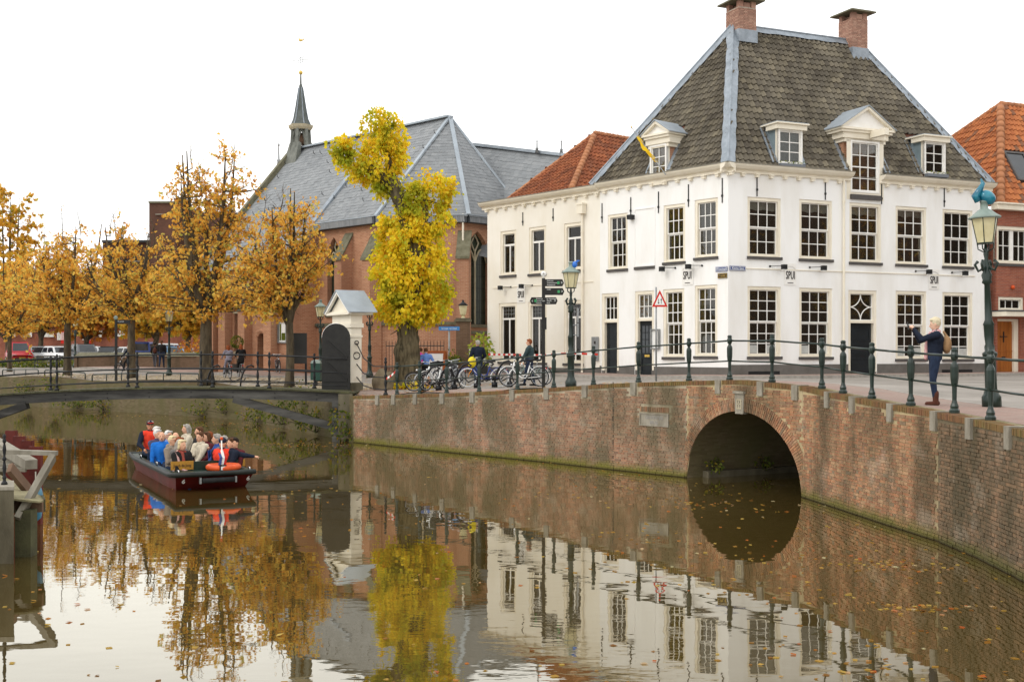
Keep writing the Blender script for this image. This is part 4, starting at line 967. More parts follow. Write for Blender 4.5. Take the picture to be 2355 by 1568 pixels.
chimney((E1.x + .32, E1.y + .05), .84, .92, 15.9, 17.12, wh, 1); chimney((E2.x - .2, E2.y - .1), .8, .9, 15.8, 17.35, wh, 2)
# cream house roof
Em = FLf.P((FLf.ux(1172) + FLf.ux(1316)) / 2, 0); Ea = Vector((3.92, 53.5, 13.5)); c0, c1 = FLf.P(FLf.ux(1172) - .1, 10.05, .12), FLf.P(FLf.ux(1318), 10.12, .12); Eb = Ea + inL * 7; c2 = c1 + inL * 11; c3 = c0 + inL * 11
rf = MB(); rf.add([c0, c1, Ea], [(0, 1, 2)]); rf.add([c1, c2, Eb, Ea], [(0, 1, 2, 3)]); rf.add([c3, c0, Ea, Eb], [(0, 1, 2, 3)]); ro = rf.build('roof', 'roof_red_dark', cr, False, True)
tilefield(PT, 'roof_tile', 'tile_orange', ro, [c0, c1, Ea], -dL, .245, .30, (), 300, 5)
tilefield(PT, 'roof_tile', 'tile_orange', ro, [c1, c2, Eb, Ea], inL, .245, .30, (), 0, 6)
tilefield(PT, 'roof_tile', 'tile_orange', ro, [c3, c0, Ea, Eb], -inL, .245, .30, (), 0, 7)
def ridgetiles(a, b, par, mat, r=.14, step=.38):
    a, b = Vector(a), Vector(b); n_ = int((b - a).length / step); d_ = (b - a).normalized()
    for i in range(n_):
        k = MB(); p = a + d_ * i * step; k.tube([p, p + d_ * (step + .04)], [r * 1.08, r * .92], 10); k.build('ridge_tile', mat, par, True, True)
ridgetiles(c1, Ea, ro, 'ridge_orange'); ridgetiles(Ea, Eb, ro, 'ridge_orange'); ridgetiles(c0, Ea, ro, 'ridge_orange', .1)
# piece of flat ground roof between the two
k = MB(); k.add([FLf.P(FLf.ux(1316), 10.0, .0), FLf.P(FLf.ux(1372), 10.0, .0), FLf.P(FLf.ux(1372), 10.0, -10), FLf.P(FLf.ux(1316), 10.0, -10)], [(0, 1, 2, 3)]); k.build('valley', 'lead', cr, False, True)
# downpipes and hopper, iron wall anchors
def pipe(F, px, y0, y1, par, hop=False, n=.1, r=.05):
    u = F.ux(px); k = MB(); zt, zb = F.zy(u, y0), F.zy(u, y1); k.tube([F.P(u, zt, n), F.P(u, zb, n)], r, 8)
    for t in (.15, .4, .65, .88): k.tube([F.P(u, zb + (zt - zb) * t, n), F.P(u, zb + (zt - zb) * t + .06, n)], r * 1.25, 8)
    if hop: F.box(k, u - .17, u + .17, zt - .05, zt + .38, .02, .26); F.box(k, u - .2, u + .2, zt + .32, zt + .4, .01, .29)
    k.build('downpipe', 'cream_paint', par, False, True)
pipe(FLf, 1342.5, 490, 866, cr, True); pipe(FRf, 1937, 412, 872, wh)
def anchor(F, px, y0, y1, par):
    u = F.ux(px); k = MB(); F.box(k, u - .018, u + .018, F.zy(u, y1), F.zy(u, y0), .004, .03); zc = F.zy(u, y1 - (y1 - y0) * .28); F.box(k, u - .035, u + .035, zc - .04, zc + .04, .004, .045); k.build('wall_anchor', 'iron_black', par, False, True)
for x, y0, y1 in ((301, 235, 318), (491, 210, 290)): anchor(FLf, LX(x), LY(y0), LY(y1), cr)
for x, y0, y1 in ((798, 178, 300), (978, 140, 258), (1152, 105, 240), (1340, 60, 200), (1552, 20, 175)): anchor(FLf, LX(x), LY(y0), LY(y1), wh)
for x, y0, y1 in ((1740.5, 398, 452), (1897.5, 410, 460), (2027, 424, 470), (2171, 432, 476)): anchor(FRf, x, y0, y1, wh)
k = MB(); u = FLf.ux(LX(980)); z = FLf.zy(u, LY(268)); FLf.box(k, u - .02, u + .22, z - .09, z + .09, .02, .25); k.build('wall_box', 'iron_black', wh, False, True)
# cable duct along the facade between the storeys
k = MB(); z = 6.28; FRf.box(k, .4, FRf.L - .6, 6.30, 6.33, .003, .03); k.build('cable_duct', 'cream_paint', wh, False, True)
k = MB(); FLf.box(k, .4, ucut - .4, 6.12, 6.15, .003, .03); k.build('cable_duct', 'cream_paint', cr, False, True)

# ------------------------------------------------------------------ red brick house at the right edge
A_ = Vector((20.25, 47.25)); Fh = Frame((A_.x, A_.y), (A_.x + dR.x * 11, A_.y + dR.y * 11))
rh = empty('red_brick_house', (A_.x, A_.y, gz(A_.x, A_.y)), 0, 'red brick house with bright orange roof at the right edge', 'house')
H_ = []
h_ = hole(Fh, H_, 2291, 2368, 521, 607); o = window(Fh, *h_, rh, cols=2, rows=2, split=False, fw=.14); u0, u1, z0, z1 = h_
k = MB(); uc = (u0 + u1) / 2; Fh.box(k, uc - .1, uc + .1, z0 + .1, z1 - .1, -.17, -.085)
for t in (.27, .73): x = u0 + (u1 - u0) * t; Fh.box(k, x - .015, x + .015, z0 + .1, z1 - .1, -.15, -.11)
k.build('mullion', 'white_paint', o, False, True)
h_ = hole(Fh, H_, 2296, 2354, 683, 714); window(Fh, *h_, rh, cols=3, rows=1, split=False, fw=.1, sill=False)
u0, u1 = Fh.ux(2294), Fh.ux(2346); zb, zt = Fh.zy(u0, 864), Fh.zy(u0, 733); H_.append((u0, u1, zb, zt))
fr_ = MB(); Fh.box(fr_, u1 - .24, u1, zb, zt, -.3, -.1); Fh.box(fr_, u0, u0 + .04, zb, zt, -.3, -.1); Fh.box(fr_, u0 + .04, u1 - .24, zt - .1, zt, -.3, -.1); do = fr_.build('door', 'cream_paint', rh, False, True)
a, b = u0 + .04, u1 - .24; nb_ = 6
for i in range(nb_):
    k = MB(); Fh.box(k, a + (b - a) * i / nb_ + .006, a + (b - a) * (i + 1) / nb_ - .006, zb + .03, zt - .1 - (.12 if i in (0, nb_ - 1) else 0), -.3, -.2); k.build('plank', 'wood_door', do, False, True)
k = MB(); Fh.box(k, a, b, zb + .02, zt - .1, -.32, -.22); Fh.box(k, a, b, zb + 1.0, zb + 1.05, -.2, -.18); k.build('backing', 'wood_door', do, False, True)
k = MB(); uc = (a + b) / 2; Fh.box(k, uc - .2, uc + .2, zb + 1.62, zb + 1.66, -.2, -.17); Fh.box(k, uc - .02, uc + .02, zb + 1.4, zb + 1.85, -.2, -.168); Fh.box(k, uc - .1, uc + .1, zb + .72, zb + .8, -.2, -.18); k.build('ironwork', 'iron_black', do, False, True)
k = MB(); Fh.box(k, Fh.ux(2284), Fh.ux(2420), Fh.zy(u0, 728), Fh.zy(u0, 717), -.05, .7); k.build('canopy', 'cream_paint', rh, False, True)
k = MB(); Fh.box(k, Fh.ux(2283), Fh.ux(2421), Fh.zy(u0, 717) + .002, Fh.zy(u0, 714), -.05, .74); k.build('canopy_top', 'slate_base', rh, False, True)
k = MB(); k.ell(Fh.P(Fh.ux(2327), Fh.zy(u0, 660), .06), .09, 8, 6); k.build('wall_lamp', 'life_orange', rh, True, True)
mb = MB(); facade_wall(Fh, 0, 11, 2, 9.15, H_, mb, depth=.3); mb.quad(Fh.P(0, 2, -8), Fh.P(0, 2), Fh.P(0, 9.15), Fh.P(0, 9.15, -8)); mb.build('wall', 'house_brick', rh, False, True)
k = MB(); Fh.box(k, -.25, 11, 9.12, 9.34, -.05, .32); Fh.box(k, -.3, 11, 9.342, 9.4, -.1, .4); k.build('gutter', 'cream_paint', rh, False, True)
e0, e1 = Fh.P(.1, 9.36, .12), Fh.P(11.2, 9.36, .12); ap = Vector((e0.x * 1.085, e0.y * 1.085, 14.4)); ap2 = ap + dR * 8; e2 = Fh.P(.1, 9.36, -12)
rf = MB(); rf.add([e0, e1, ap2, ap], [(0, 1, 2, 3)]); rf.add([e2, e0, ap], [(0, 1, 2)]); ro = rf.build('roof', 'roof_red_dark', rh, False, True)
SK = lambda p: 1.9 < (p - Fh.A).dot(Fh.u) < 3.0 and 10.3 < p.z < 12.0
tilefield(PT, 'roof_tile', 'tile_bright', ro, [e0, e1, ap2, ap], dR, .245, .31, [SK], 250, 8)
tilefield(PT, 'roof_tile', 'tile_bright', ro, [e2, e0, ap], (e0 - e2), .245, .31, (), 0, 9)
ridgetiles(e0, ap, ro, 'ridge_orange', .17); ridgetiles(ap, ap2, ro, 'ridge_orange', .13); ridgetiles(ap, ap - (ap - e2) * .6, ro, 'ridge_orange', .1)
nS = plane(e0, e1, ap); Vv = nS.cross(dR).normalized(); p0 = e0 + dR * 1.62 + Vv * 1.3; k = MB()
for a_, b_, c_, d_ in ((0, 1.2, 0, .1), (0, 1.2, 1.5, 1.6), (0, .1, .1, 1.5), (1.1, 1.2, .1, 1.5)): k.prism([p0 + dR * a_ + Vv * c_, p0 + dR * b_ + Vv * c_, p0 + dR * b_ + Vv * d_, p0 + dR * a_ + Vv * d_], nS * .14)
sk = k.build('skylight', 'sill', ro, False, True); k = MB(); k.prism([p0 + dR * .1 + Vv * .1, p0 + dR * 1.1 + Vv * .1, p0 + dR * 1.1 + Vv * 1.5, p0 + dR * .1 + Vv * 1.5], nS * .1); k.build('pane', 'car_glass', sk, False, True)

# ------------------------------------------------------------------ things fixed to the facades
def spui(F, px, py, sc, where):
    u = F.ux(px); z = F.zy(u, py); k = MB(); F.box(k, u - .27, u + .27, z - .36, z + .46, .012, .022)
    o = k.build('restaurant_sign', 'white_paint'); tag(o, 'black lettered restaurant sign ' + where, 'sign', 'restaurant signs')
    text('SPUI', .44, 'letter_black', F.M(u, z, .03), o, .47, .012, space=1.08)
    for i, ch in enumerate('RESTAURANT'):
        a_ = (4.5 - i) * .21; M_ = F.M(u, z, .028) @ Matrix.Translation((-math.sin(a_) * .26, .10 + math.cos(a_) * .24, 0)) @ Matrix.Rotation(a_, 4, 'Z')
        text(ch, .062, 'letter_grey', M_, o, .7, .002)
    k = MB(); F.box(k, u - .13, u + .13, z - .29, z - .265, .022, .032); k.build('underline', 'letter_black', o, False, True)
spui(FLf, 1199, 678, 1, 'on the cream wall above the ground floor windows'); spui(FLf, 1582, 634, 1, 'on the white wall left of the house corner')
spui(FRf, 1817, 634, 1, 'on the white front between the first and second windows'); spui(FRf, 2147.5, 645, 1, 'at the right end of the white front near the tall lamp')
def walllamp(F, px, py, where, rev=False):
    u = F.ux(px); z = F.zy(u, py); s_ = -1 if rev else 1
    e = empty('wall_lamp', F.P(u, z), 0, 'small black swan neck spotlight ' + where, 'lamp', 'sign spotlights')
    k = MB(); k.ell(F.P(u, z, .03), .04, 8, 6); k.tube([F.P(u, z, .03), F.P(u + s_ * .46, z + .02, .28)], .012, 6); k.build('arm', 'iron_black', e, False, True)
    k = MB(); F.box(k, u + s_ * .46 - .09, u + s_ * .46 + .09, z - .12, z + .06, .2, .36); k.build('head', 'iron_black', e, False, True)
    k = MB(); F.box(k, u + s_ * .46 - .08, u + s_ * .46 + .08, z - .15, z - .121, .21, .35); k.build('lens', 'sign_white', e, False, True)
for a in ((FLf, LX(228), LY(702), 'left of the cream wall sign', True), (FLf, LX(362), LY(692), 'right of the cream wall sign', True), (FLf, LX(1258), LY(583), 'left of the sign near the corner', True), (FLf, LX(1426), LY(568), 'right of the sign near the corner', True),
          (FRf, 1770, 612.5, 'left of the middle restaurant sign'), (FRf, 1861.5, 615, 'right of the middle restaurant sign'), (FRf, 2105, 624, 'left of the rightmost restaurant sign'), (FRf, 2188.5, 627, 'right of the rightmost restaurant sign')): walllamp(*a)
def plate(F, x0, x1, y0, y1, txt, mat, lmat, name, label, size, xsc=.8, rim='letter_white'):
    u0, u1 = F.ux(x0), F.ux(x1); uc = (u0 + u1) / 2; z0, z1 = F.zy(uc, y1), F.zy(uc, y0); k = MB(); F.box(k, u0, u1, z0, z1, .01, .04); o = tag(k.build(name, mat), label, 'sign')
    if rim: k = MB(); bars(F, u0 + .015, u1 - .015, z0 + .015, z1 - .015, .012, .04, .044, k); k.build('rim', rim, o, False, True)
    for i, t in enumerate(txt): text(t, size, lmat, F.M(uc, (z0 + z1) / 2 + ((len(txt) - 1) / 2 - i) * size * 1.15, .042), o, xsc, .002)
    return o
plate(FLf, 1647, 1673.5, 613.5, 624.5, ['Westsingel'], 'sign_blue', 'letter_white', 'street_sign', 'blue street name plate on the left face of the house corner', .135, .8)
plate(FRf, 1677.5, 1713.5, 612, 622.5, ['Kleine Spui'], 'sign_blue', 'letter_white', 'street_sign', 'blue street name plate on the right face of the house corner', .14, .82)
plate(FLf, 1652, 1673, 628.5, 640, ["'t Archief"], 'letter_black', 'gold', 'small_sign', 'small dark sign with yellow letters below the blue plate', .09, .8, 'gold')
u0, u1 = FLf.ux(LX(735)), FLf.ux(LX(778)); z0, z1 = FLf.zy(u0, LY(1165)), FLf.zy(u0, LY(1015)); k = MB(); FLf.box(k, u0, u1, z0, z1, .01, .05); ip = tag(k.build('letterbox_panel', 'grey_metal'), 'grey metal doorbell and letterbox panel beside the first black door', 'letterbox'); k = MB()
for t in (.12, .28, .44): FLf.box(k, u0 + .08, u1 - .08, z0 + (z1 - z0) * t, z0 + (z1 - z0) * t + .03, .05, .056)
FLf.box(k, (u0 + u1) / 2 - .05, (u0 + u1) / 2 + .05, z0 + (z1 - z0) * .7, z0 + (z1 - z0) * .82, .05, .056); k.build('slots', 'letter_black', ip, False, True)
u0, u1 = FLf.ux(1500), FLf.ux(1519); z0, z1 = FLf.zy(u0, 803), FLf.zy(u0, 757); k = MB(); bars(FLf, u0, u1, z0, z1, .05, .01, .12, k); mc = tag(k.build('menu_case', 'grey_metal'), 'grey framed menu case on the wall right of the second black door', 'menu'); k = MB(); FLf.box(k, u0 + .05, u1 - .05, z0 + .05, z1 - .05, .01, .06); k.build('menu_sheet', 'sign_white', mc, False, True)
# flag on the left dormer
a, b = at(1531, 402, 43.6), at(1452, 293, 44.4); k = MB(); k.tube([a, b], [.022, .016], 6); fl = empty('flag', a, 0, 'furled yellow flag on a slanting pole at the left dormer', 'flag')
k.build('pole', 'grey_metal', fl, False, True); k = MB(); k.ell(b, .04, 8, 6); k.build('finial', 'gold', fl, True, True)
k = MB(); rr = random.Random(2); rows_ = []
for i in range(13):
    t = .82 - .55 * i / 12; p = a.lerp(b, t); wd_ = .05 + .24 * math.sin(math.pi * min(1, i / 10)) ** .8; dr = Vector((.2, -.3, -.95)).normalized()
    rows_.append([p + dr * (j / 4) * wd_ * (1.2 + .4 * math.sin(i * .9)) + Vector((.05, -.05, 0)) * math.sin(j * 2.2 + i * .8) for j in range(5)])
for r0, r1 in zip(rows_[:-1], rows_[1:]):
    for j in range(4): k.quad(r0[j], r0[j + 1], r1[j + 1], r1[j])
k.build('cloth', 'cloth_yellow', fl, True, True)
# ------------------------------------------------------------------ church
ca, cb = Vector((.715, -.70, 0)).normalized(), Vector((.70, .715, 0)).normalized()      # along the nave towards us, across it away from us
APX = Vector((-3.39, 61.9, 16.0)); CW, NW, ZG = 5.0, 6.7, 10.15; NZ = 16.0 - 5.85 * NW / 5
def cp(t, w_, z): p = APX - ca * t + cb * w_; return Vector((p.x, p.y, z))      # t back along the nave, w across
ch = empty('brick_church', cp(7, 0, 2.1), 0, 'red brick gothic church with slate roof and slender bell turret', 'church')
TW = 14.4; TN = 5.4
ap_ = [cp(0, -CW, 0), cp(-3.6, -2.2, 0), cp(-3.6, 2.2, 0), cp(0, CW, 0)]        # polygonal choir end
mb = MB()
def seg(a, b): return Frame((a.x, a.y), (b.x, b.y))
def gothic(F, uc, w_, z0, zs, zp, par, tracery=True):
    """pointed window: opening outline, glass, mullion and tracery; returns outline in (u,z)"""
    h = w_ / 2; n_ = 8; arc = []
    R_ = ((zp - zs) ** 2 + h * h) / (2 * h)
    for i in range(n_ + 1):
        z = zs + (zp - zs) * i / n_; x = h - (R_ - math.sqrt(max(R_ * R_ - (z - zs) ** 2, 0))); arc.append((max(x, 0), z))
    outl = [(-h, z0), (h, z0)] + arc + [(-x, z) for x, z in arc[::-1][1:]]
    k = MB(); k.add([F.P(uc + x, z, -.28) for x, z in outl], [tuple(range(len(outl)))]); g = k.build('window', 'leaded_glass', par, False, True)
    k = MB(); out2 = [(x * 1.0, z) for x, z in outl]
    for (x0, za), (x1, zb_) in zip(out2, out2[1:] + out2[:1]): k.quad(F.P(uc + x0, za, .015), F.P(uc + x1, zb_, .015), F.P(uc + x1, zb_, -.3), F.P(uc + x0, za, -.3))
    k.build('reveal', 'church_brick', g, False, True)
    k = MB(); pts_ = [F.P(uc + x, z, -.2) for x, z in out2[1:-0]]; k.tube(pts_, .06, 6, False)
    k.tube([F.P(uc, z0, -.2), F.P(uc, zs + (zp - zs) * .3, -.2)], .05, 6)
    for s_ in (-1, 1):
        k.tube([F.P(uc + s_ * h * t, zs - .1 + (zp - zs) * .45 * math.sin(math.pi * t), -.2) for t in [i / 8 for i in range(9)]], .045, 6)
        k.tube([F.P(uc, zs + (zp - zs) * .3, -.2), F.P(uc + s_ * h * .3, zs + (zp - zs) * .6, -.2), F.P(uc, zs + (zp - zs) * .9, -.2)], .04, 6)
    k.build('tracery', 'sandstone', g, False, True)
    k = MB(); z = z0
    while z < zp - .3:
        F.box(k, uc - h + .03, uc + h - .03, z, z + .025, -.28, -.25); z += .62
    x = -h + .12
    while x < h: F.box(k, uc + x - .006, uc + x + .006, z0, zs + .2, -.28, -.262); x += .14
    k.build('leading', 'iron_black', g, False, True)
    k = MB(); F.box(k, uc - h - .1, uc + h + .1, z0 - .16, z0, -.25, .1); k.build('sill', 'concrete_dark', g, False, True)
    return [(uc + x, z) for x, z in outl]
def wall_with_windows(F, u0, u1, z0, z1, outs, m=0):
    """wall surface with real pointed openings, cut in vertical slices"""
    cuts = sorted(set([u0, u1] + [x for o in outs for x, _ in o]))
    for a, b in zip(cuts[:-1], cuts[1:]):
        if b - a < 1e-4: continue
        uc = (a + b) / 2; done = False
        for o in outs:
            xs_ = [p[0] for p in o]
            if min(xs_) < uc < max(xs_):
                zb_ = min(p[1] for p in o); q = sorted([p for p in o if p[1] > zb_ + .1], key=lambda p: p[0]); X = [p[0] for p in q]; Z = [p[1] for p in q]
                za, zc = float(np.interp(a + 1e-5, X, Z)), float(np.interp(b - 1e-5, X, Z))
                mb.quad(F.P(a, z0), F.P(b, z0), F.P(b, zb_), F.P(a, zb_), m); mb.quad(F.P(a, za), F.P(b, zc), F.P(b, z1), F.P(a, z1), m); done = True
        if not done: mb.quad(F.P(a, z0), F.P(b, z0), F.P(b, z1), F.P(a, z1), m)
F1 = seg(cp(TN, -CW, 0), ap_[0]); F2 = seg(ap_[0], ap_[1]); F3 = seg(ap_[1], ap_[2]); F4 = seg(ap_[2], ap_[3])
def buttress(F, u, zt, d=.75, w_=.62):
    k = MB(); 
    k.hexa([F.P(u - w_ / 2, 1.9, d), F.P(u + w_ / 2, 1.9, d), F.P(u + w_ / 2, 1.9, -.02), F.P(u - w_ / 2, 1.9, -.02), F.P(u - w_ / 2, zt - 1.25, d), F.P(u + w_ / 2, zt - 1.25, d), F.P(u + w_ / 2, zt, -.02), F.P(u - w_ / 2, zt, -.02)])
    o = k.build('buttress', 'church_brick', ch, False, True)
    k = MB(); k.hexa([F.P(u - w_ / 2 - .05, zt - 1.33, d + .08), F.P(u + w_ / 2 + .05, zt - 1.33, d + .08), F.P(u + w_ / 2 + .05, zt + .06, -.0), F.P(u - w_ / 2 - .05, zt + .06, -.0), F.P(u - w_ / 2 - .05, zt - 1.2, d + .08), F.P(u + w_ / 2 + .05, zt - 1.2, d + .08), F.P(u + w_ / 2 + .05, zt + .19, -.0), F.P(u - w_ / 2 - .05, zt + .19, -.0)])
    k.build('coping', 'cap_stone', o, False, True)
o1 = [gothic(F1, F1.ux(768), 1.15, 5.2, 8.1, 9.35, ch), gothic(F1, F1.ux(857), 1.15, 5.2, 8.1, 9.35, ch)]
buttress(F1, F1.ux(803), 9.3); buttress(F1, F1.L - .1, 9.2); wall_with_windows(F1, 0, F1.L, 1.9, ZG, o1)
o2 = [gothic(F2, F2.L * .5, 1.5, 5.0, 7.9, 9.3, ch)]; wall_with_windows(F2, 0, F2.L, 1.9, ZG, o2); buttress(F2, F2.L - .05, 9.2)
o3 = [gothic(F3, F3.ux(1098), 1.7, 4.6, 7.9, 9.4, ch)]; wall_with_windows(F3, 0, F3.L, 1.9, ZG, o3); wall_with_windows(F4, 0, F4.L, 1.9, ZG, [])
# nave: east return wall and the long south wall with the door
E0, S0, S1 = cp(TN, -CW, 0), cp(TN, -NW, 0), cp(TW, -NW, 0); F5, F6 = seg(S0, E0), seg(S1, S0)
mb.quad(F5.P(0, 1.9), F5.P(F5.L, 1.9), F5.P(F5.L, ZG), F5.P(0, NZ))
hs6 = [(F6.ux(539), F6.ux(549.5), 3.2, 5.4), (F6.ux(592), F6.ux(611.5), 2.05, 4.3), (F6.ux(539), F6.ux(549.5), 5.5, 6.6)]
facade_wall(F6, 0, F6.L, 1.9, NZ, hs6, mb, depth=.45)
mb.add([cp(TW, -NW, 1.9), cp(TW, NW, 1.9), cp(TW, NW, NZ), APX - ca * TW, cp(TW, -NW, NZ)], [(0, 1, 2, 3, 4)])
mb.build('wall', 'church_brick', ch, False, True)
for u0, u1, z0, z1 in (hs6[0], hs6[2]):
    k = MB(); F6.box(k, u0, u1, z0, z1, -.4, -.36); o = k.build('window', 'leaded_glass', ch, False, True); k = MB(); F6.box(k, u0 - .12, u1 + .12, z0 - .14, z0, -.1, .05); k.build('sill', 'sandstone', o, False, True)
u0, u1, z0, z1 = hs6[1]; k = MB(); F6.box(k, u0, u1, z0, z1, -.5, -.42); o = k.build('door', 'timber_black', ch, False, True)
k = MB(); uc = (u0 + u1) / 2; hw = (u1 - u0) / 2
k.tube([F6.P(uc + hw * math.cos(a), z1 - .25 + .3 * math.sin(a), -.05) for a in [math.pi * i / 10 for i in range(11)]], .16, 6); k.build('door_arch', 'church_brick', o, False, True)
for px in (500, 527, 572, 632): buttress(F6, F6.ux(px), 6.8 if px != 632 else 6.9, .5, .7)
k = MB(); F1.box(k, 0, F1.L, 4.55, 4.72, -.05, .12); F2.box(k, 0, F2.L, 4.55, 4.72, -.05, .12); F3.box(k, 0, F3.L, 4.1, 4.26, -.05, .12); k.build('string_course', 'cap_stone', ch, False, True)
# roofs
rf = MB(); zr_ = ZG + .1
def ov_(t, w_): return cp(t, w_, zr_)
eS0, eS1 = cp(TN, -CW - .3, ZG - .05), cp(-.12, -CW - .3, ZG - .05); a1 = cp(-3.95, -2.35, ZG - .05); a2 = cp(-3.95, 2.35, ZG - .05); eN = cp(-.12, CW + .3, ZG - .05); eN2 = cp(TW, CW + .3, ZG - .05)
RW = APX - ca * (TW + .2); nS0, nS1 = cp(TN + .0, -NW - .3, NZ - .3), cp(TW + .2, -NW - .3, NZ - .3); RN = APX - ca * TN
rf.add([eS0, eS1, APX, RN], [(0, 1, 2, 3)]); rf.add([nS1, nS0, RN, RW], [(0, 1, 2, 3)]); rf.add([eS1, a1, APX], [(0, 1, 2)]); rf.add([a1, a2, APX], [(0, 1, 2)]); rf.add([a2, eN, APX], [(0, 1, 2)]); rf.add([eN, eN2, RW, APX], [(0, 1, 2, 3)])
ro = rf.build('roof', 'slate_base', ch, False, True)
tilefield(SLT, 'slate', 'slate', ro, [eS0, eS1, APX, RN], ca, .36, .25, (), 300, 11, .008, .012, .18)
tilefield(SLT, 'slate', 'slate', ro, [nS1, nS0, RN, RW], ca, .36, .25, (), 0, 12, .008, .012, .18)
tilefield(SLT, 'slate', 'slate', ro, [eS1, a1, APX], (a1 - eS1), .30, .22, (), 0, 13, .008, .012, .15)
tilefield(SLT, 'slate', 'slate', ro, [a1, a2, APX], (a2 - a1), .30, .22, (), 0, 14, .008, .012, .15)
k = MB()
def lead2(a, b, w_): k.bar(Vector(a) + Vector((0, 0, .06)), Vector(b) + Vector((0, 0, .06)), w_, .1)
lead2(a1, APX, .22); lead2(eS1, APX, .22); lead2(a2, APX, .2); lead2(APX, RW, .5); k.build('lead_hip', 'zinc', ro, False, True)
# stepped coping where the nave roof is higher
n_ = plane(eS0, eS1, APX); p0 = cp(TN, -NW - .3, NZ - .3); p1 = APX - ca * TN; m1 = p0.lerp(p1, .62); k = MB(); k.bar(p0 + n_ * .12, m1 + n_ * .1, .34, .3, n_); k.build('verge_coping', 'lead', ro, False, True)
p0 = nS1; p1 = RW; k = MB(); k.bar(p0 + n_ * .1, p1 + n_ * .1, .3, .4, n_); k.build('gable_coping', 'cap_stone', ro, False, True)
# boxed gutters clad with slates
k = MB(); 
for F_ in (F1, F2, F3): F_.box(k, -.1, F_.L + .1, ZG - .38, ZG - .02, -.1, .36)
gt = k.build('gutter', 'slate_base', ch, False, True); k = MB()
for F_ in (F1, F2, F3): F_.box(k, -.12, F_.L + .12, ZG - .02, ZG + .03, -.1, .4)
k.build('gutter_edge', 'zinc', gt, False, True); Ms = []
for F_ in (F1, F2, F3):
    u = 0
    while u < F_.L:
        p = F_.P(u, ZG - .2, .37); Ms.append(M4(F_.u * .1 + Vector((0, 0, .02)), -F_.n * .015, [0, 0, .33], p)); u += .115
pieces(unit, Ms, 'gutter_slate', 'further_gutter_slates', 'slate', gt, 300)
k = MB(); rr = random.Random(5)
for i in range(26):
    t, v_ = rr.uniform(0, TW), rr.uniform(.1, .9); b = cp(t, -CW * (1 - v_), ZG + 5.85 * v_) + Vector((0, 0, .15)); k.tube([b, b - cb * .12 + Vector((0, 0, .05)), b - cb * .14 + Vector((0, 0, .2))], .02, 5)
k.build('roof_hook', 'iron_black', ro, False, True)
# parallel aisle roof behind, to the right
q0, q1 = at(1068, 330, 66), at(1300, 357, 60); q1 = q1 + (q1 - q0) * .6; q2 = q1 + Vector((-2.6, -3.4, -6)); q3 = q0 + Vector((-2.6, -3.4, -6))
k = MB(); k.add([q3, q2, q1, q0], [(0, 1, 2, 3)]); r2 = k.build('aisle_roof', 'slate_base', ch, False, True)
tilefield(SLT, 'slate', 'slate', r2, [q3, q2, q1, q0], (q2 - q3), .34, .24, (), 0, 15, .008, .012, .17)
k = MB(); k.bar(q0, q1, .5, .16); k.build('aisle_ridge', 'zinc', r2, False, True)
def finial(p, h, r=.05):
    k = MB(); k.lathe([(r * 2.4, 0), (r * 1.4, h * .2), (r * 2.2, h * .24), (r, h * .27), (r * .5, h * .6), (r * 1.4, h * .62), (r * .4, h * .66), (.008, h)], 8, p); k.build('finial', 'grey_metal', ch, True, True)
finial(at(1235, 352, 61), 1.0); finial(at(1291, 356, 60), 1.1); finial(at(641, 378, 84) - Vector((0, 0, .4)), 2.9, .08)
# bell turret
mk('spire_slate', '#5d625f', '#4c504c', 4, .7); mk('spire_lead', '#74766e', '#5f615a', 3, .6)
tb = APX - ca * 14.0; tb = Vector((tb.x, tb.y, 0)); bt = empty('bell_turret', (tb.x, tb.y, 16), 0, None, None); bt.parent = ch; bt.matrix_parent_inverse = worldm(ch).inverted()
Mx = Matrix(((ca.x, cb.x, 0), (ca.y, cb.y, 0), (0, 0, 1))); Z0 = 15.5; Z1 = 17.3
k = MB()
for i in range(6):
    a = math.pi / 3 * i + .3; d_ = Vector((math.cos(a), math.sin(a), 0)); k.bar(tb + d_ * .62 + Vector((0, 0, Z0)), tb + d_ * .5 + Vector((0, 0, Z1)), .2, .2, d_)
    d2 = Vector((math.cos(a + math.pi / 3), math.sin(a + math.pi / 3), 0))
    k.tube([tb + d_ * .52 + Vector((0, 0, Z1 - .9)), tb + d_.lerp(d2, .25) * .5 + Vector((0, 0, Z1 - .35)), tb + d_.lerp(d2, .5) * .5 + Vector((0, 0, Z1 - .12)), tb + d_.lerp(d2, .75) * .5 + Vector((0, 0, Z1 - .35)), tb + d2 * .52 + Vector((0, 0, Z1 - .9))], .08, 5)
for s_ in (-1, 1): k.hexa([tb + Vector((0, 0, 14.6)) - ca * .7 + cb * s_ * 1.0, tb + Vector((0, 0, 14.6)) + ca * .7 + cb * s_ * 1.0, tb + Vector((0, 0, 14.6)) + ca * .6 + cb * s_ * .5, tb + Vector((0, 0, 14.6)) - ca * .6 + cb * s_ * .5, tb + Vector((0, 0, 16.4)) - ca * .5 + cb * s_ * .5, tb + Vector((0, 0, 16.4)) + ca * .5 + cb * s_ * .5, tb + Vector((0, 0, 16.3)) + ca * .5 + cb * s_ * .3, tb + Vector((0, 0, 16.3)) - ca * .5 + cb * s_ * .3])
k.build('arcade', 'spire_lead', bt, False, True)
k = MB(); k.lathe([(.28, 16.3), (.26, 16.6), (.16, 16.95), (.05, 17.05)], 12, tb); k.build('bell', 'timber_brown', bt, True, True)
k = MB(); k.lathe([(.66, Z1 - .1), (.76, Z1 + .05), (.8, Z1 + .2), (.7, Z1 + .22)], 6, tb); k.build('turret_cornice', 'sandstone', bt, False, True)
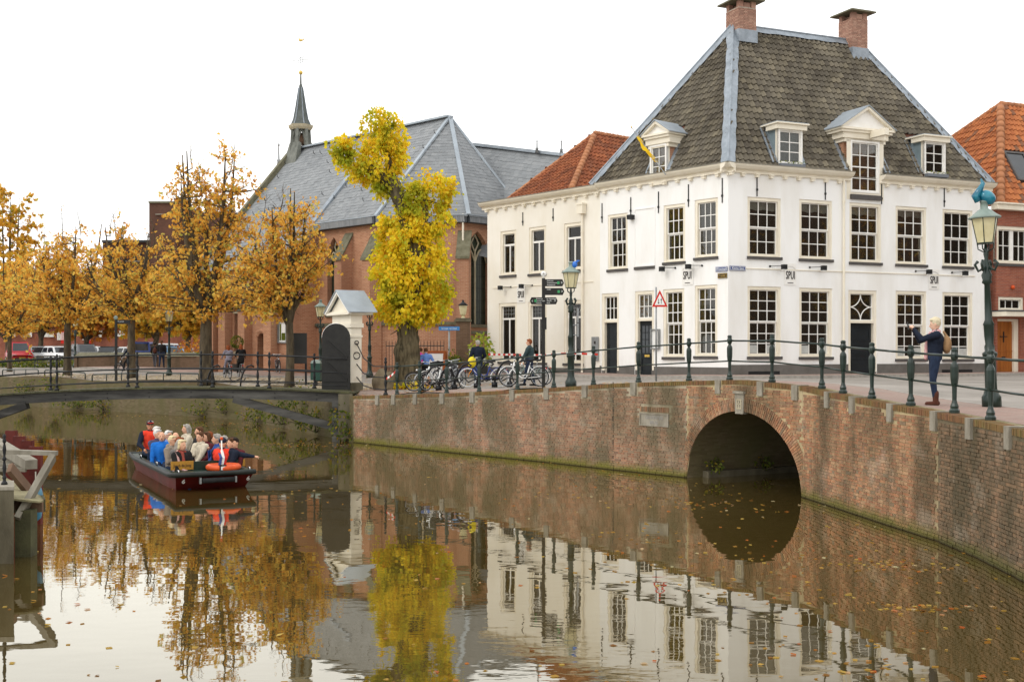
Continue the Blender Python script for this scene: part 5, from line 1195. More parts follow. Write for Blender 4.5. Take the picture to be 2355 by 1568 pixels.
k = MB(); k.lathe([(.62, Z1 + .22), (.46, Z1 + .6), (.33, Z1 + 1.3), (.22, Z1 + 2.0), (.13, Z1 + 2.6), (.1, Z1 + 2.75), (.06, Z1 + 2.85), (.045, Z1 + 3.45)], 6, tb); k.build('spire', 'spire_slate', bt, False, True)
k = MB()
for i in range(6):
    a = math.pi / 3 * i; k.tube([tb + Vector((math.cos(a) * r, math.sin(a) * r, z)) for r, z in ((.63, Z1 + .24), (.47, Z1 + .6), (.34, Z1 + 1.3), (.23, Z1 + 2.0), (.135, Z1 + 2.6))], .03, 5)
k.build('spire_ribs', 'lead', bt, False, True)
k = MB(); k.ell(tb + Vector((0, 0, Z1 + 3.55)), .13, 12, 8); k.build('gilt_ball', 'gold', bt, True, True)
k = MB(); zc = Z1 + 4.35; o_ = tb + Vector((0, 0, zc)); k.tube([o_ + Vector((0, 0, -.8)), o_ + Vector((0, 0, 1.15))], .022, 5); dx = Vector((.95, -.3, 0)).normalized()
k.tube([o_ - dx * .62, o_ + dx * .62], .02, 5)
for s_ in (-1, 1):
    for t_ in (-1, 1): k.tube([o_ + dx * s_ * .1 + Vector((0, 0, t_ * .1)), o_ + dx * s_ * .26 + Vector((0, 0, t_ * .26))], .018, 5)
k.torus(o_, .15, .018, Matrix(((dx.x, -dx.y, 0), (dx.y, dx.x, 0), (0, 0, 1))), 16, 5)
k.build('iron_cross', 'grey_metal', bt, False, True)
k = MB(); c_ = o_ + Vector((0, 0, 1.25)); k.ell(c_, (.14, .04, .08), 8, 6); k.prism([c_ + dx * .1, c_ + dx * .24 + Vector((0, 0, .16)), c_ + dx * .2 - Vector((0, 0, .02))], (0, .02, 0)); k.ell(c_ - dx * .12 + Vector((0, 0, .1)), .05, 6, 5); k.build('weathercock', 'gold', bt, True, True)
# wall lantern and notice case on the church, downpipes
k = MB(); pipe(F3, 1062, 492, 850, ch, False, .09, .05); pipe(F6, 521, 700, 850, ch, False, .1, .04)
u = F6.ux(606); e = empty('church_lantern', F6.P(u, 5.5), 0, 'small bracket lantern above the church door', 'lamp'); k = MB(); k.tube([F6.P(u, 5.1, 0), F6.P(u, 5.05, .35), F6.P(u, 5.25, .62)], .025, 6); k.build('bracket', 'iron_black', e, False, True); k = MB(); k.lathe([(.05, 5.25), (.16, 5.7), (.2, 5.72), (.05, 5.95)], 6, F6.P(u, 0, .62)); k.build('lantern', 'lamp_glass', e, False, True)
u0, u1 = F6.ux(642), F6.ux(662); 
k = MB(); bars(F6, u0, u1, 3.65, 4.85, .07, .01, .12, k); nc_ = tag(k.build('notice_case', 'grey_metal'), 'white framed notice case on the church wall behind the tree', 'notice board'); k = MB(); F6.box(k, u0 + .07, u1 - .07, 3.72, 4.78, .01, .04); k.build('back_panel', 'sign_white', nc_, False, True); k = MB(); F6.box(k, u0 + .12, u0 + .26, 3.8, 4.7, .04, .05); F6.box(k, u0 + .3, u1 - .12, 3.8, 4.2, .04, .05); k.build('notice', 'leaf_green', nc_, False, True)

# ------------------------------------------------------------------ far buildings behind the trees
bb = empty('brown_brick_block', at(420, 812, 125), 0, 'tall plain brown brick block rising behind the chestnut trees', 'building'); Y = 125
def abox(mb, x0, x1, y0, y1, Y0, Y1, m=None):
    a = at(x0, y1, Y0); b = at(x1, y0, Y0); return mb.hexa([(a.x, Y0, a.z), (b.x, Y0, a.z), (b.x, Y1, a.z), (a.x, Y1, a.z), (a.x, Y0, b.z), (b.x, Y0, b.z), (b.x, Y1, b.z), (a.x, Y1, b.z)], m)
k = MB(); abox(k, 343, 408, 466, 830, 122, 132); k.build('tower', 'brown_block', bb, False, True); k = MB(); abox(k, 409, 640, 489, 830, 124, 134); k.build('wing', 'brown_block', bb, False, True); k = MB(); abox(k, 236, 342, 556, 830, 124, 134); k.build('low_wing', 'brown_block', bb, False, True)
k = MB(); abox(k, 341, 410, 463, 467, 121.8, 132.2); k.build('parapet', 'cap_stone', bb, False, True); k = MB(); abox(k, 234, 343, 552, 557, 123.5, 134.2); k.build('parapet', 'slate_base', bb, False, True)
for x0, x1, y0, y1 in ((245, 262, 578, 600), (268, 290, 578, 600), (296, 325, 578, 600), (245, 262, 625, 650), (268, 290, 625, 650), (296, 325, 625, 650)):
    k = MB(); abox(k, x0, x1, y0, y1, 123.9, 123.98); wnd = k.build('window', 'car_glass', bb, False, True); k = MB(); abox(k, x0 - 1, x1 + 1, y1, y1 + 2, 123.7, 123.98); k.build('sill', 'concrete', wnd, False, True)
k = MB(); abox(k, 357, 383, 492, 494, 121.7, 121.98); k.build('slot_light', 'concrete', bb, False, True)
hb = empty('red_terrace_house', at(200, 812, 120), 0, 'low red terrace with white curtained windows behind the parked cars', 'house')
k = MB(); abox(k, -120, 500, 745, 830, 117, 121); k.build('wall', 'house_brick', hb, False, True); k = MB(); a = at(-130, 748, 116.6); b = at(510, 700, 116.6); k.hexa([(a.x, 116.6, a.z), (b.x, 116.6, a.z), (b.x, 123, a.z), (a.x, 123, a.z), (a.x, 119.8, b.z), (b.x, 119.8, b.z), (b.x, 120.2, b.z), (a.x, 120.2, b.z)]); k.build('roof', 'tile_orange', hb, False, True)
for x0, x1, y0, y1 in ((12, 34, 764, 775), (50, 72, 764, 775), (97, 122, 764, 775), (132, 139, 764, 782), (142, 148, 764, 782), (190, 207, 757, 782), (213, 240, 760, 775), (262, 286, 760, 774), (320, 342, 760, 774)):
    k = MB(); abox(k, x0, x1, y0, y1, 116.8, 116.98); wnd = k.build('window', 'curtain', hb, False, True); k = MB()
    for t in (0, .5, 1): X = x0 + (x1 - x0) * t; abox(k, X - .7, X + .7, y0, y1, 116.7, 116.8)
    k.build('frame', 'white_paint', wnd, False, True)
for x0, x1 in ((140, 147), (201, 210)): k = MB(); abox(k, x0, x1, 760, 790, 116.75, 116.95); k.build('door', 'sign_red', hb, False, True)
# ------------------------------------------------------------------ trees and plants
def chestnut_leaf():
    """drooping fan of five leaflets, about 1 unit across"""
    vs = []; fs = []
    for i, a in enumerate((-1.15, -.6, 0, .6, 1.15)):
        L_ = (.42, .52, .58, .52, .42)[i]; d = Vector((math.sin(a), math.cos(a), 0)); q = Vector((math.cos(a), -math.sin(a), 0)); o = len(vs)
        vs += [Vector((0, 0, 0)), d * L_ * .6 + q * .1 + Vector((0, 0, -.05)), d * L_ + Vector((0, 0, -.22)), d * L_ * .6 - q * .1 + Vector((0, 0, -.07))]; fs.append((0, o + 1, o + 2, o + 3))
    vs2 = []; m_ = {}
    return np.array([tuple(v) for v in vs]), fs
def heart_leaf():
    p = [(0, 0, 0), (.32, .1, .03), (.45, .42, -.02), (.25, .8, -.1), (0, 1.05, -.2), (-.25, .8, -.1), (-.45, .42, -.02), (-.32, .1, .03)]
    return np.array(p), [(0, 1, 2, 3), (0, 3, 4, 5), (0, 5, 6, 7)]
def oval_leaf(): return np.array([(0, 0, 0), (.3, .45, .02), (0, 1, -.12), (-.3, .45, .02)]), [(0, 1, 2, 3)]
CHL, HRT, OVL = chestnut_leaf(), heart_leaf(), oval_leaf()
def leaves(name, mat, leaf, P, Z, S, parent, rs):
    """one crown mesh: leaf shape at points P with outward-ish directions Z and sizes S"""
    LV, LF = leaf; n = len(P); P = np.array(P); Z = np.array(Z); S = np.array(S)
    y = Z + rs.normal(0, .45, (n, 3)); y[:, 2] -= .5; y /= np.linalg.norm(y, axis=1)[:, None]
    t = rs.normal(0, 1, (n, 3)); t[:, 2] *= .5; x = np.cross(y, t); x /= np.linalg.norm(x, axis=1)[:, None] + 1e-9; z = np.cross(x, y)
    fl = np.sign(z[:, 2] + 1e-6)[:, None]; x *= fl; z *= fl
    W = P[:, None, :] + S[:, None, None] * (LV[None, :, 0:1] * x[:, None, :] + LV[None, :, 1:2] * y[:, None, :] + LV[None, :, 2:3] * z[:, None, :])
    nv = len(LV); me = bpy.data.meshes.new(name); F_ = [tuple(i + k * nv for i in f) for k in range(n) for f in LF]
    me.from_pydata(W.reshape(-1, 3).tolist(), [], F_); me.materials.append(MATS[mat]); me.update()
    return link(name, me, parent)
def curve(a, b, bend, n=6):
    a, b = Vector(a), Vector(b); bend = Vector(bend); return [a.lerp(b, i / n) + bend * math.sin(math.pi * i / n) for i in range(n + 1)]
def tree(name, label, loc, H, fork, crown, trunk_r, limbs, subs, twigs, lpt, size, mat, seed, lean=(0, 0), bare=0, bark='bark', group=None, leafkind=None, drop=.1, spread=1.35):
    """crown: list of ellipsoids (cx,cy,cz,rx,ry,rz) in metres from the base"""
    rd = random.Random(seed); rs = np.random.RandomState(seed)
    e = empty(name, loc, 0, label, 'tree', group); mb = MB(); top = Vector((lean[0], lean[1], fork))
    tp = curve((0, 0, -.15), top, (rd.uniform(-.06, .06), rd.uniform(-.06, .06), 0), 7)
    mb.tube(tp, [trunk_r * (1.35 if i == 0 else 1.08 if i == 1 else 1) * (1 - .25 * i / 7) for i in range(8)], 10)
    def rpt(k=None, shell=.25):
        c = crown[k if k is not None else rd.choices(range(len(crown)), [q[3] * q[4] * q[5] for q in crown])[0]]
        while True:
            v = Vector((rd.uniform(-1, 1), rd.uniform(-1, 1), rd.uniform(-1, 1)))
            if shell < v.length < 1: return Vector((c[0] + v.x * c[3], c[1] + v.y * c[4], c[2] + v.z * c[5]))
    P, Z, S = [], [], []; nodes = []
    for i in range(limbs):
        k = i % len(crown); c = crown[k]; a = 2 * math.pi * (i / limbs) + rd.uniform(-.4, .4); rr_ = rd.uniform(.25, .75) if i else .1
        end = Vector((c[0] + math.cos(a) * c[3] * rr_, c[1] + math.sin(a) * c[4] * rr_, c[2] + c[5] * rd.uniform(.55, .95)))
        st = tp[-1] if rd.random() < .7 else tp[-2]; out = Vector((end.x - st.x, end.y - st.y, 0)) * .22
        lp = curve(st, end, out, 9); r0 = trunk_r * rd.uniform(.42, .6)
        mb.tube(lp, [r0 * (1 - .9 * j / 9) + .012 for j in range(10)], 7); nodes += [(lp[j], r0 * (1 - .9 * j / 9) + .012) for j in range(1, 10)]
    for i in range(limbs * subs):
        t_ = rpt(); cand = sorted(nodes, key=lambda q: (q[0] - t_).length + max(0, q[0].z - t_.z + .2) * 2)[:3]; st, r0 = rd.choice(cand)
        d = t_ - st
        if d.length > 2.6: t_ = st + d.normalized() * 2.6
        sp = curve(st, t_, (rd.uniform(-.15, .15), rd.uniform(-.15, .15), -.12 * rd.random()), 4); r1 = min(r0 * .6, .035)
        mb.tube(sp, [r1 * (1 - .8 * j / 4) + .005 for j in range(5)], 5, False)
        for j in range(twigs):
            s2 = sp[rd.choice((2, 3, 4))]; d2 = (Vector((rd.gauss(0, 1), rd.gauss(0, 1), rd.gauss(.15, .7)))).normalized(); q = s2 + d2 * rd.uniform(.3, .75) * spread
            mb.tube([s2, (s2 + q) / 2 + Vector((0, 0, .04)), q], [.009, .007, .004], 4, False)
            if rd.random() < drop: continue
            for l in range(lpt):
                f_ = rd.uniform(.25, 1.05); pp = s2.lerp(q, f_) + Vector((rd.gauss(0, .08), rd.gauss(0, .08), rd.gauss(-.03, .08))); P.append(tuple(pp)); Z.append(tuple(d2)); S.append(size * rd.uniform(.65, 1.25))
    for i in range(bare):
        c = crown[i % len(crown)]; a = rd.uniform(0, 6.28); b0 = Vector((c[0] + math.cos(a) * c[3] * rd.uniform(0, .7), c[1] + math.sin(a) * c[4] * .5, c[2] + c[5] * rd.uniform(.3, .6))); up = Vector((rd.uniform(-.2, .2), rd.uniform(-.2, .2), 1)) * c[5] * rd.uniform(.6, 1.15)
        st = min(nodes, key=lambda q: (q[0] - b0).length)[0]; bp_ = [st] + curve(b0, b0 + up, (rd.uniform(-.12, .12), 0, 0), 5)
        mb.tube(bp_, [.03 * (1 - .85 * j / 6) + .004 for j in range(7)], 5, False)
        for j in range(7):
            s2 = bp_[1].lerp(bp_[-1], rd.uniform(.1, .95)); q = s2 + Vector((rd.uniform(-.4, .4), rd.uniform(-.4, .4), rd.uniform(.25, .6))); mb.tube([s2, q], [.009, .004], 4, False)
            if rd.random() < .3: P.append(tuple(q)); Z.append((0, 0, 1)); S.append(size * .8)
    mb.build('trunk', bark, e, True)
    leaves('crown', mat, leafkind or CHL, P, Z, S, e, rs)
    return e
def base(px, py, s): x, y = xs(px, s); return (x, y, gz(x, y) - .02)
# the row of chestnuts on the quay (picture column, pixels per metre)
tree('chestnut_tree', 'leftmost young chestnut with low orange crown at the picture edge', base(22, 853, 34.8), 7, 2.6, [(0, 0, 4.8, 3.0, 2.6, 2.8)], .17, 8, 15, 5, 8, .25, 'leaf_orange', 11, group='chestnuts along the quay')
tree('chestnut_tree', 'bushy chestnut behind the street lamp, second from the left', base(155, 863, 39.5), 10, 3.1, [(-.7, 0, 5.2, 2.9, 2.4, 2.5), (.5, 0, 6.6, 2.2, 2.0, 2.8), (.9, 0, 4.4, 2.0, 1.8, 1.5)], .24, 9, 16, 5, 8, .24, 'leaf_orange', 12, bare=5, group='chestnuts along the quay')
tree('chestnut_tree', 'half bare chestnut with thin upright twigs beside the black signpost', base(303, 870, 42.5), 10, 3.9, [(-1.2, 0, 5.0, 2.0, 1.8, 1.8), (.9, 0, 4.9, 2.0, 1.8, 1.8), (-.9, 0, 7.0, 1.5, 1.4, 1.6), (.8, 0, 6.6, 1.3, 1.3, 1.3)], .23, 9, 11, 5, 9, .23, 'leaf_orange', 13, bare=14, group='chestnuts along the quay', drop=.3)
tree('chestnut_tree', 'tallest orange chestnut with forked trunk left of the church', base(475, 877, 47.3), 12, 3.2, [(-1.3, 0, 5.0, 2.2, 1.9, 2.3), (1.3, 0, 5.4, 2.2, 1.9, 2.3), (-.3, 0, 8.0, 2.1, 1.7, 2.4), (1.1, 0, 9.3, 1.6, 1.3, 2.2), (-1, 0, 9.6, .9, .9, 1.8)], .34, 11, 16, 5, 8, .23, 'leaf_orange', 14, bare=6, group='chestnuts along the quay')
tree('chestnut_tree', 'slim golden chestnut growing in front of the church door', base(665, 889, 54.7), 8.7, 2.9, [(-1.1, 0, 4.6, 1.8, 1.5, 1.5), (.0, 0, 6.1, 1.7, 1.4, 1.8), (.7, 0, 5.0, 1.4, 1.2, 1.4), (.3, 0, 7.6, .6, .6, .9)], .19, 9, 16, 5, 9, .21, 'leaf_orange', 15, bare=3, group='chestnuts along the quay')
# trees behind, on the car park
for i, (px, s, H_, cr_, mt, lb_) in enumerate((
    (18, 24, 16, [(0, 0, 11, 3.8, 3, 6.2), (-1, 0, 6.5, 5, 3, 3.6)], 'leaf_gold', 'tall golden tree with dark branches at the left edge'),
    (200, 26, 9, [(0, 0, 5.2, 5.0, 3, 3.0)], 'leaf_rust', 'spreading rust coloured tree behind the old street lamp'),
    (95, 25, 9, [(0, 0, 6.4, 5, 3, 3.6)], 'leaf_orange', 'wide orange tree above the red parked cars'),
    (345, 28, 8, [(0, 0, 5.0, 4.4, 2.6, 2.8)], 'leaf_gold', 'low golden tree with a leaning trunk above the blue van'),
    (432, 29, 8, [(0, 0, 5.3, 3.8, 2.6, 3.0)], 'leaf_gold', 'golden tree behind the tallest chestnut'),
    (548, 33, 8, [(0, 0, 6.0, 3.0, 2.2, 3.4)], 'leaf_orange', 'orange tree filling the gap before the church gable'))):
    tree('background_tree', lb_, base(px, 0, s), H_, 2.4, cr_,   .28, 9, 20, 4, 8, .5, mt, 30 + i, group='trees on the car park', lean=(.6, 0) if i == 3 else (0, 0))
# the yellow lime, clipped to a leafy column with one arm to the left
def lime():
    rd = random.Random(5); rs = np.random.RandomState(5); s = 59.0; X0, Y0 = xs(935, s); g = gz(X0, Y0)
    e = empty('lime_tree', (X0, Y0, g), 0, 'bright yellow lime tree with thick trunk and leaning leafy arm', 'tree'); k = MB()
    def L(px, py, dy=0): return Vector(((px - 935) / s, dy, CAMZ + (806 - py) / s - g))
    tp = [L(938, 900), L(938, 880), L(936, 840), L(937, 790), L(940, 745), L(948, 690), L(952, 600), L(965, 520), L(975, 460)]
    tp2 = dense([tuple(q) for q in tp], .12); k.tube(tp2, list(np.interp(np.linspace(0, 1, len(tp2)), np.linspace(0, 1, 9), [.66, .5, .43, .41, .43, .4, .36, .3, .2])), 24)
    k.tube([L(950, 560), L(930, 480), L(905, 425), L(862, 395), L(830, 375)], [.36, .33, .3, .24, .12], 10); k.tube([L(905, 425), L(895, 380), L(880, 320)], [.2, .15, .08], 8)
    r2 = random.Random(8)
    for i in range(26):
        a = r2.choice(tp[4:]); d = Vector((r2.gauss(0, 1), r2.gauss(0, 1), r2.gauss(.1, .4))).normalized(); k.tube([a, a + d * .5, a + d * r2.uniform(.7, 1.2)], [.05, .03, .01], 5, False)
    k.v = [tuple(Vector(p) + Vector((p[0], p[1], 0)).normalized() * .13 * (noise.noise(Vector(p) * 1.6) + .6 * noise.noise(Vector(p) * Vector((5, 5, 1.5)).length * .6)) if p[2] < 3.2 else Vector(p)) for p in k.v]
    o = k.build('trunk', 'bark_green', e, True)
    blobs = [(945, 715, 1.2, 1.1, .6), (950, 650, 1.45, 1.25, 1.0), (958, 580, 1.4, 1.2, 1.0), (905, 615, .75, 1.0, 1.2), (985, 500, 1.0, .95, 1.0), (935, 520, .8, .9, .8), (998, 440, .72, .75, .7), (955, 455, .5, .6, .5), (900, 535, .5, .7, .6), (885, 420, .4, .5, .35), (850, 395, .7, .65, .35), (890, 365, .7, .7, .6), (872, 300, .75, .7, .7), (812, 368, .68, .55, .45), (790, 345, .4, .4, .3), (905, 320, .45, .5, .6), (900, 700, .7, .8, .55), (1005, 690, .5, .8, .6)]
    P, Z, S = [], [], []
    for px, py, rx, ry, rz in blobs:
        c = L(px, py); area = (rx * ry + rx * rz + ry * rz) / 3
        for q in range(int(38 * area) + 7):
            v = Vector((rd.gauss(0, 1), rd.gauss(0, 1), rd.gauss(0, 1))).normalized(); f_ = rd.uniform(.6, 1.04); cc = c + Vector((v.x * rx, v.y * ry, v.z * rz)) * f_; cr_ = rd.uniform(.14, .34)
            for i in range(int(rd.uniform(26, 60))):
                w_ = Vector((rd.gauss(0, .5), rd.gauss(0, .5), rd.gauss(0, .6))) * cr_; P.append(tuple(cc + w_)); Z.append((v.x + w_.x, v.y + w_.y, v.z - .6)); S.append(rd.uniform(.07, .165))
    for i in range(200):
        px = rd.uniform(825, 920); py = 262 + abs(px - 872) * .7 - rd.uniform(0, 18); P.append(tuple(L(px, py, rd.uniform(-.4, .4)))); Z.append((0, 0, 1)); S.append(.1)
    leaves('crown', 'leaf_yellow', HRT, P, Z, S, e, rs)
    P, Z, S = [], [], []
    for i in range(220): P.append((rd.uniform(-.9, 1.1), rd.uniform(-1, -.3), rd.uniform(.02, .35) * rd.random())); Z.append((0, -1, .5)); S.append(rd.uniform(.08, .16))
    leaves('base_shoots', 'leaf_yellow', HRT, P, Z, S, e, rs)['kind'] = 'stuff'
lime()
def shrub(name, label, cen, r, n, size, mat, seed, cat='plant', group=None, flat=False):
    rd = random.Random(seed); rs = np.random.RandomState(seed); e = empty(name, cen, 0, label, cat, group); k = MB(); P, Z, S = [], [], []
    for i in range(10):
        d = Vector((rd.gauss(0, 1) * r[0], rd.gauss(0, 1) * r[1], abs(rd.gauss(.6, .4)) * r[2])); k.tube([(0, 0, -.05), d * .5 + Vector((0, 0, .05)), d * .9], [.014, .01, .004], 4, False)
    k.build('stems', 'bark', e)
    for i in range(n):
        v = Vector((rd.gauss(0, 1), rd.gauss(0, 1), rd.gauss(0, 1))).normalized() * rd.uniform(.35, 1.05); P.append((v.x * r[0], v.y * r[1], r[2] * .75 + v.z * r[2] * .8)); Z.append(tuple(v)); S.append(size * rd.uniform(.6, 1.3))
    leaves('foliage', mat, OVL, P, Z, S, e, rs); return e
# greenery hanging on the quay walls
def onwall(px, z, d=.15):
    u = u_of(QP[1:7], px)
    k = (px - 1177.5) / 2600
    for a, b in zip(QP[1:], QP[2:8]):
        dx, dy = b[0] - a[0], b[1] - a[1]; den = dx - k * dy
        if abs(den) > 1e-9:
            t = (k * a[1] - a[0]) / den
            if 0 <= t <= 1:
                n_ = Vector((dy, -dx)).normalized(); return Vector((a[0] + dx * t + n_.x * d, a[1] + dy * t + n_.y * d, z))
for i, (px, z, r, n, lb_) in enumerate((
    (70, .55, (.9, .4, .7), 330, 'leafy weeds on the far quay wall at the left'), (130, .75, (.8, .4, .8), 300, 'yellowing weeds on the far quay wall left of the helmsman'), (185, .1, (1.6, .5, .55), 420, 'low green bush at the waterline under the footbridge'), (245, .08, (1.4, .5, .5), 360, 'second low bush at the waterline under the footbridge'),
    (470, .1, (1.0, .4, .5), 220, 'small weed tuft at the foot of the far wall'), (520, .3, (.5, .3, .5), 120, 'thin weed growing halfway up the far wall'), (600, .1, (1.1, .45, .5), 300, 'dark weeds at the waterline left of the slanting strut'), (655, .2, (1.0, .5, .65), 380, 'bushy greenery behind the slanting strut'), (700, .35, (.9, .4, 1.1), 420, 'ivy curtain on the abutment beneath the gate'), (735, .15, (.8, .5, .6), 330, 'overgrown tuft where the strut meets the water'),
    (800, .15, (.55, .45, .8), 420, 'green ivy clump on the quay corner beside the strut'), (838, .05, (.65, .35, .3), 260, 'trailing greenery at the waterline of the quay corner'))):
    shrub('wall_plant', lb_, onwall(min(px, 805), z) + Vector((max(0, px - 805) / 62, 0, 0)), r, int(n * .75), .13, 'leaf_green', 50 + i, group='wild plants on the quay walls')
for i, (px, lb_) in enumerate(((1594, 'moss and weeds on the ledge just inside the arch'), (1640, 'yellow weed on the tunnel ledge'), (1690, 'small weed further along the tunnel ledge'))):
    x, y, _ = wb[2](UC); nn_ = wb[3](2)[1]; d_ = wb[3](2)[0]; t = .7 + i * 1.6; shrub('tunnel_weed', lb_, (x - d_[0] * 1.95 - nn_[0] * t, y - d_[1] * 1.95 - nn_[1] * t, .14), (.25, .35, .22), 90, .09, 'leaf_green', 80 + i, group='weeds on the tunnel ledge')
shrub('evergreen_bush', 'dark green bush beside the low wall left of the church', base(505, 0, 36), (1.3, 1.0, 1.6), 700, .2, 'leaf_green', 91, 'bush'); shrub('reddish_bush', 'reddish bush behind the tallest chestnut', base(440, 0, 33.5), (1.2, .8, 1.3), 500, .2, 'leaf_rust', 92, 'bush')
shrub('flowering_bush', 'light green flowering bush behind the man in navy', base(1108, 0, 52.5)[:2] + (2.7,), (.5, .4, .85), 420, .17, 'leaf_lime', 93, 'bush'); shrub('ivy_hedge', 'dark ivy ground cover below the parked cars at the left', base(75, 0, 31), (5.2, 1.0, .42), 1500, .2, 'leaf_green', 94, 'hedge')
# fallen leaves
def litter(name, pts_, size, mat, seed, label):
    rs = np.random.RandomState(seed); rd = random.Random(seed); n = len(pts_); LV, LF = OVL; P = np.array(pts_); a = rs.uniform(0, 6.28, n); S = rs.uniform(.5, 1.3, n) * size
    x = np.stack([np.cos(a), np.sin(a), rs.normal(0, .12, n)], 1); y = np.stack([-np.sin(a), np.cos(a), rs.normal(0, .12, n)], 1)
    W = P[:, None, :] + S[:, None, None] * (LV[None, :, 0:1] * 1.3 * x[:, None, :] + LV[None, :, 1:2] * y[:, None, :] + np.array([0, 0, 1])[None, None, :] * LV[None, :, 2:3] * .3)
    W[:, :, 2] = np.maximum(W[:, :, 2], P[:, None, 2] - .002)
    nv = len(LV); me = bpy.data.meshes.new(name); me.from_pydata(W.reshape(-1, 3).tolist(), [], [tuple(i + k * nv for i in f) for k in range(n) for f in LF]); me.materials.append(MATS[mat]); me.update(); tag(link(name, me), label, kind='stuff')
rd = random.Random(77); fl = []
NB = [(-8.9, -40), (-8.9, 16.4), (-20.9, 39), (-22.3, 44), (-60, 70)]
def onwater(x, y):
    if y < 3: return False
    return not inpoly(x, y, [(-900, 650)] + [p[:2] for p in QP[1:]] + [(900, -8), (900, 1500), (-900, 1500)]) and x > -.47 * y
while len(fl) < 950:
    y = 8 + 34 * rd.random() ** 1.3; x = rd.uniform(-.46, .46) * y
    d = noise.noise(Vector((x * .35, y * .25, 3))); 
    if onwater(x, y) and rd.random() < .3 + d + (.45 if x > 1 else 0): fl.append((x, y, .006))
for cx_, cy_, n_, sx, sy in ((-8.5, 47, 160, 4, 1.6), (-7.5, 39, 140, 2.5, 1.2), (-13, 50, 90, 3, 1.5), (5.7, 17.2, 60, .8, .5), (5.2, 14.3, 50, .9, .3), (-20, 56, 60, 5, 1), (3.9, 24, 40, .8, 1.2)):
    for i in range(n_):
        x, y = rd.gauss(cx_, sx * .5), rd.gauss(cy_, sy * .5)
        if onwater(x, y): fl.append((x, y, .006))
litter('floating_leaves', fl, .085, 'leaf_float', 3, 'fallen autumn leaves floating on the dark canal')
gl_ = []
for i in range(2600):
    t = rd.random()
    if i < 1500: u = rd.random(); a_ = QP[rd.choice((2, 3, 4, 5))]; b_ = QP[QP.index(a_) + 1]; x = a_[0] + (b_[0] - a_[0]) * u + rd.uniform(.2, 8) ; y = a_[1] + (b_[1] - a_[1]) * u + rd.uniform(0, 4)
    elif i < 2000: x, y = rd.gauss(-4, 1.6), rd.gauss(43.2, 1.4)
    else: x, y = rd.uniform(-6, 5), 0; y = 40 - (x + 5.6) * 1.1 + rd.uniform(.3, 1.2)
    if inpoly(x, y, bound): gl_.append((x, y, gz(x, y) + .05))
litter('fallen_leaves', gl_, .1, 'leaf_float', 4, 'fallen leaves scattered over the quay and pavement')
# rough cobbles on the tree strip
rd = random.Random(9); Ms = []
pebble = MB(); pebble.ell((0, 0, 0), (.5, .5, .35), 6, 4)
for i in range(4200):
    u = rd.random() ** .8; k_ = rd.choice((2, 3, 3, 4, 4)); a_, b_ = QP[k_], QP[k_ + 1]; t = rd.random(); d_ = Vector((b_[0] - a_[0], b_[1] - a_[1])).normalized(); n_ = Vector((-d_.y, d_.x)); o = rd.uniform(.42, 3.6); x, y = a_[0] + (b_[0] - a_[0]) * t + n_.x * o, a_[1] + (b_[1] - a_[1]) * t + n_.y * o
    s_ = rd.uniform(.1, .26); a = rd.uniform(0, 3.14); Ms.append(M4([math.cos(a) * s_, math.sin(a) * s_, 0], [-math.sin(a) * s_ * .7, math.cos(a) * s_ * .7, 0], [0, 0, s_ * .5], [x, y, gz(x, y) + .01]))
V = np.array(pebble.v); Vh = np.c_[V, np.ones(len(V))]; W = np.einsum('nij,vj->nvi', np.array(Ms), Vh)[:, :, :3].reshape(-1, 3); me = bpy.data.meshes.new('cobbles'); nv = len(V)
me.from_pydata(W.tolist(), [], [tuple(i + k * nv for i in f) for k in range(len(Ms)) for f in pebble.f]); me.materials.append(MATS['cobble']); me.update(); tag(link('cobbles', me), 'pale rough cobbles on the tree strip along the far quay', kind='stuff')

# houses and trees along the street to the right, outside the picture: they show in the window panes
for i, (x_, y_) in enumerate(((31, 27), (34, 17), (30, 8), (38, 33))):
    c = copy_tree(bpy.data.objects['chestnut_tree.003' if i % 2 else 'chestnut_tree.001']); place(c, (x_, y_, gz(x_, y_)), i * 1.3, 1.1, ('second', 'third', 'last', 'first')[i] + ' street tree beyond the right edge, mirrored in the white house windows'); c['group'] = 'street trees beyond the right edge'
mb = MB(); mb.box((47, 8, 6), (8, 80, 12)); mb.prism([(43, -32, 12), (47, -32, 17), (51, -32, 12)], (0, 80, 0)); tag(mb.build('house_row', 'brown_block'), 'brown brick house row beyond the right edge, mirrored in the windows', 'house')
# ------------------------------------------------------------------ railings
rl = empty('canal_railing', (*QP[6][:2], QP[6][2]), 0, 'green cast iron railing along the brick quay and bridge', 'railing')
pm = MB(); pm.lathe([(r_ * .8, z_) for r_, z_ in [(.105, 0), (.105, .05), (.08, .08), (.085, .12), (.06, .17), (.045, .22), (.05, .45), (.07, .5), (.082, .6), (.085, .78), (.075, .82), (.045, .86), (.04, .88), (.06, .9), (.08, .945), (.08, .99), (.06, 1.03), (.066, 1.05), (.066, 1.08), (.04, 1.1)]], 8, sq=True)
pme = pm.mesh('post', 'green_iron')
PP = []; full = QP[5:20]
def along(pl, px):
    u = u_of(pl, px); L_, f_, fr_ = wallpath(pl); x, y, z = f_(u); d_, n_ = fr_(u); return Vector((x - n_[0] * .2, y - n_[1] * .2, z))
for px in POSTX: PP.append(along(full, px))
PP.append(along(full, 2440))
for p in PP[:]:
    o = bpy.data.objects.new('post', pme); COL.objects.link(o); o.parent = rl; o.matrix_parent_inverse = worldm(rl).inverted(); o.location = p; o.rotation_euler = (0, 0, random.uniform(0, .3))
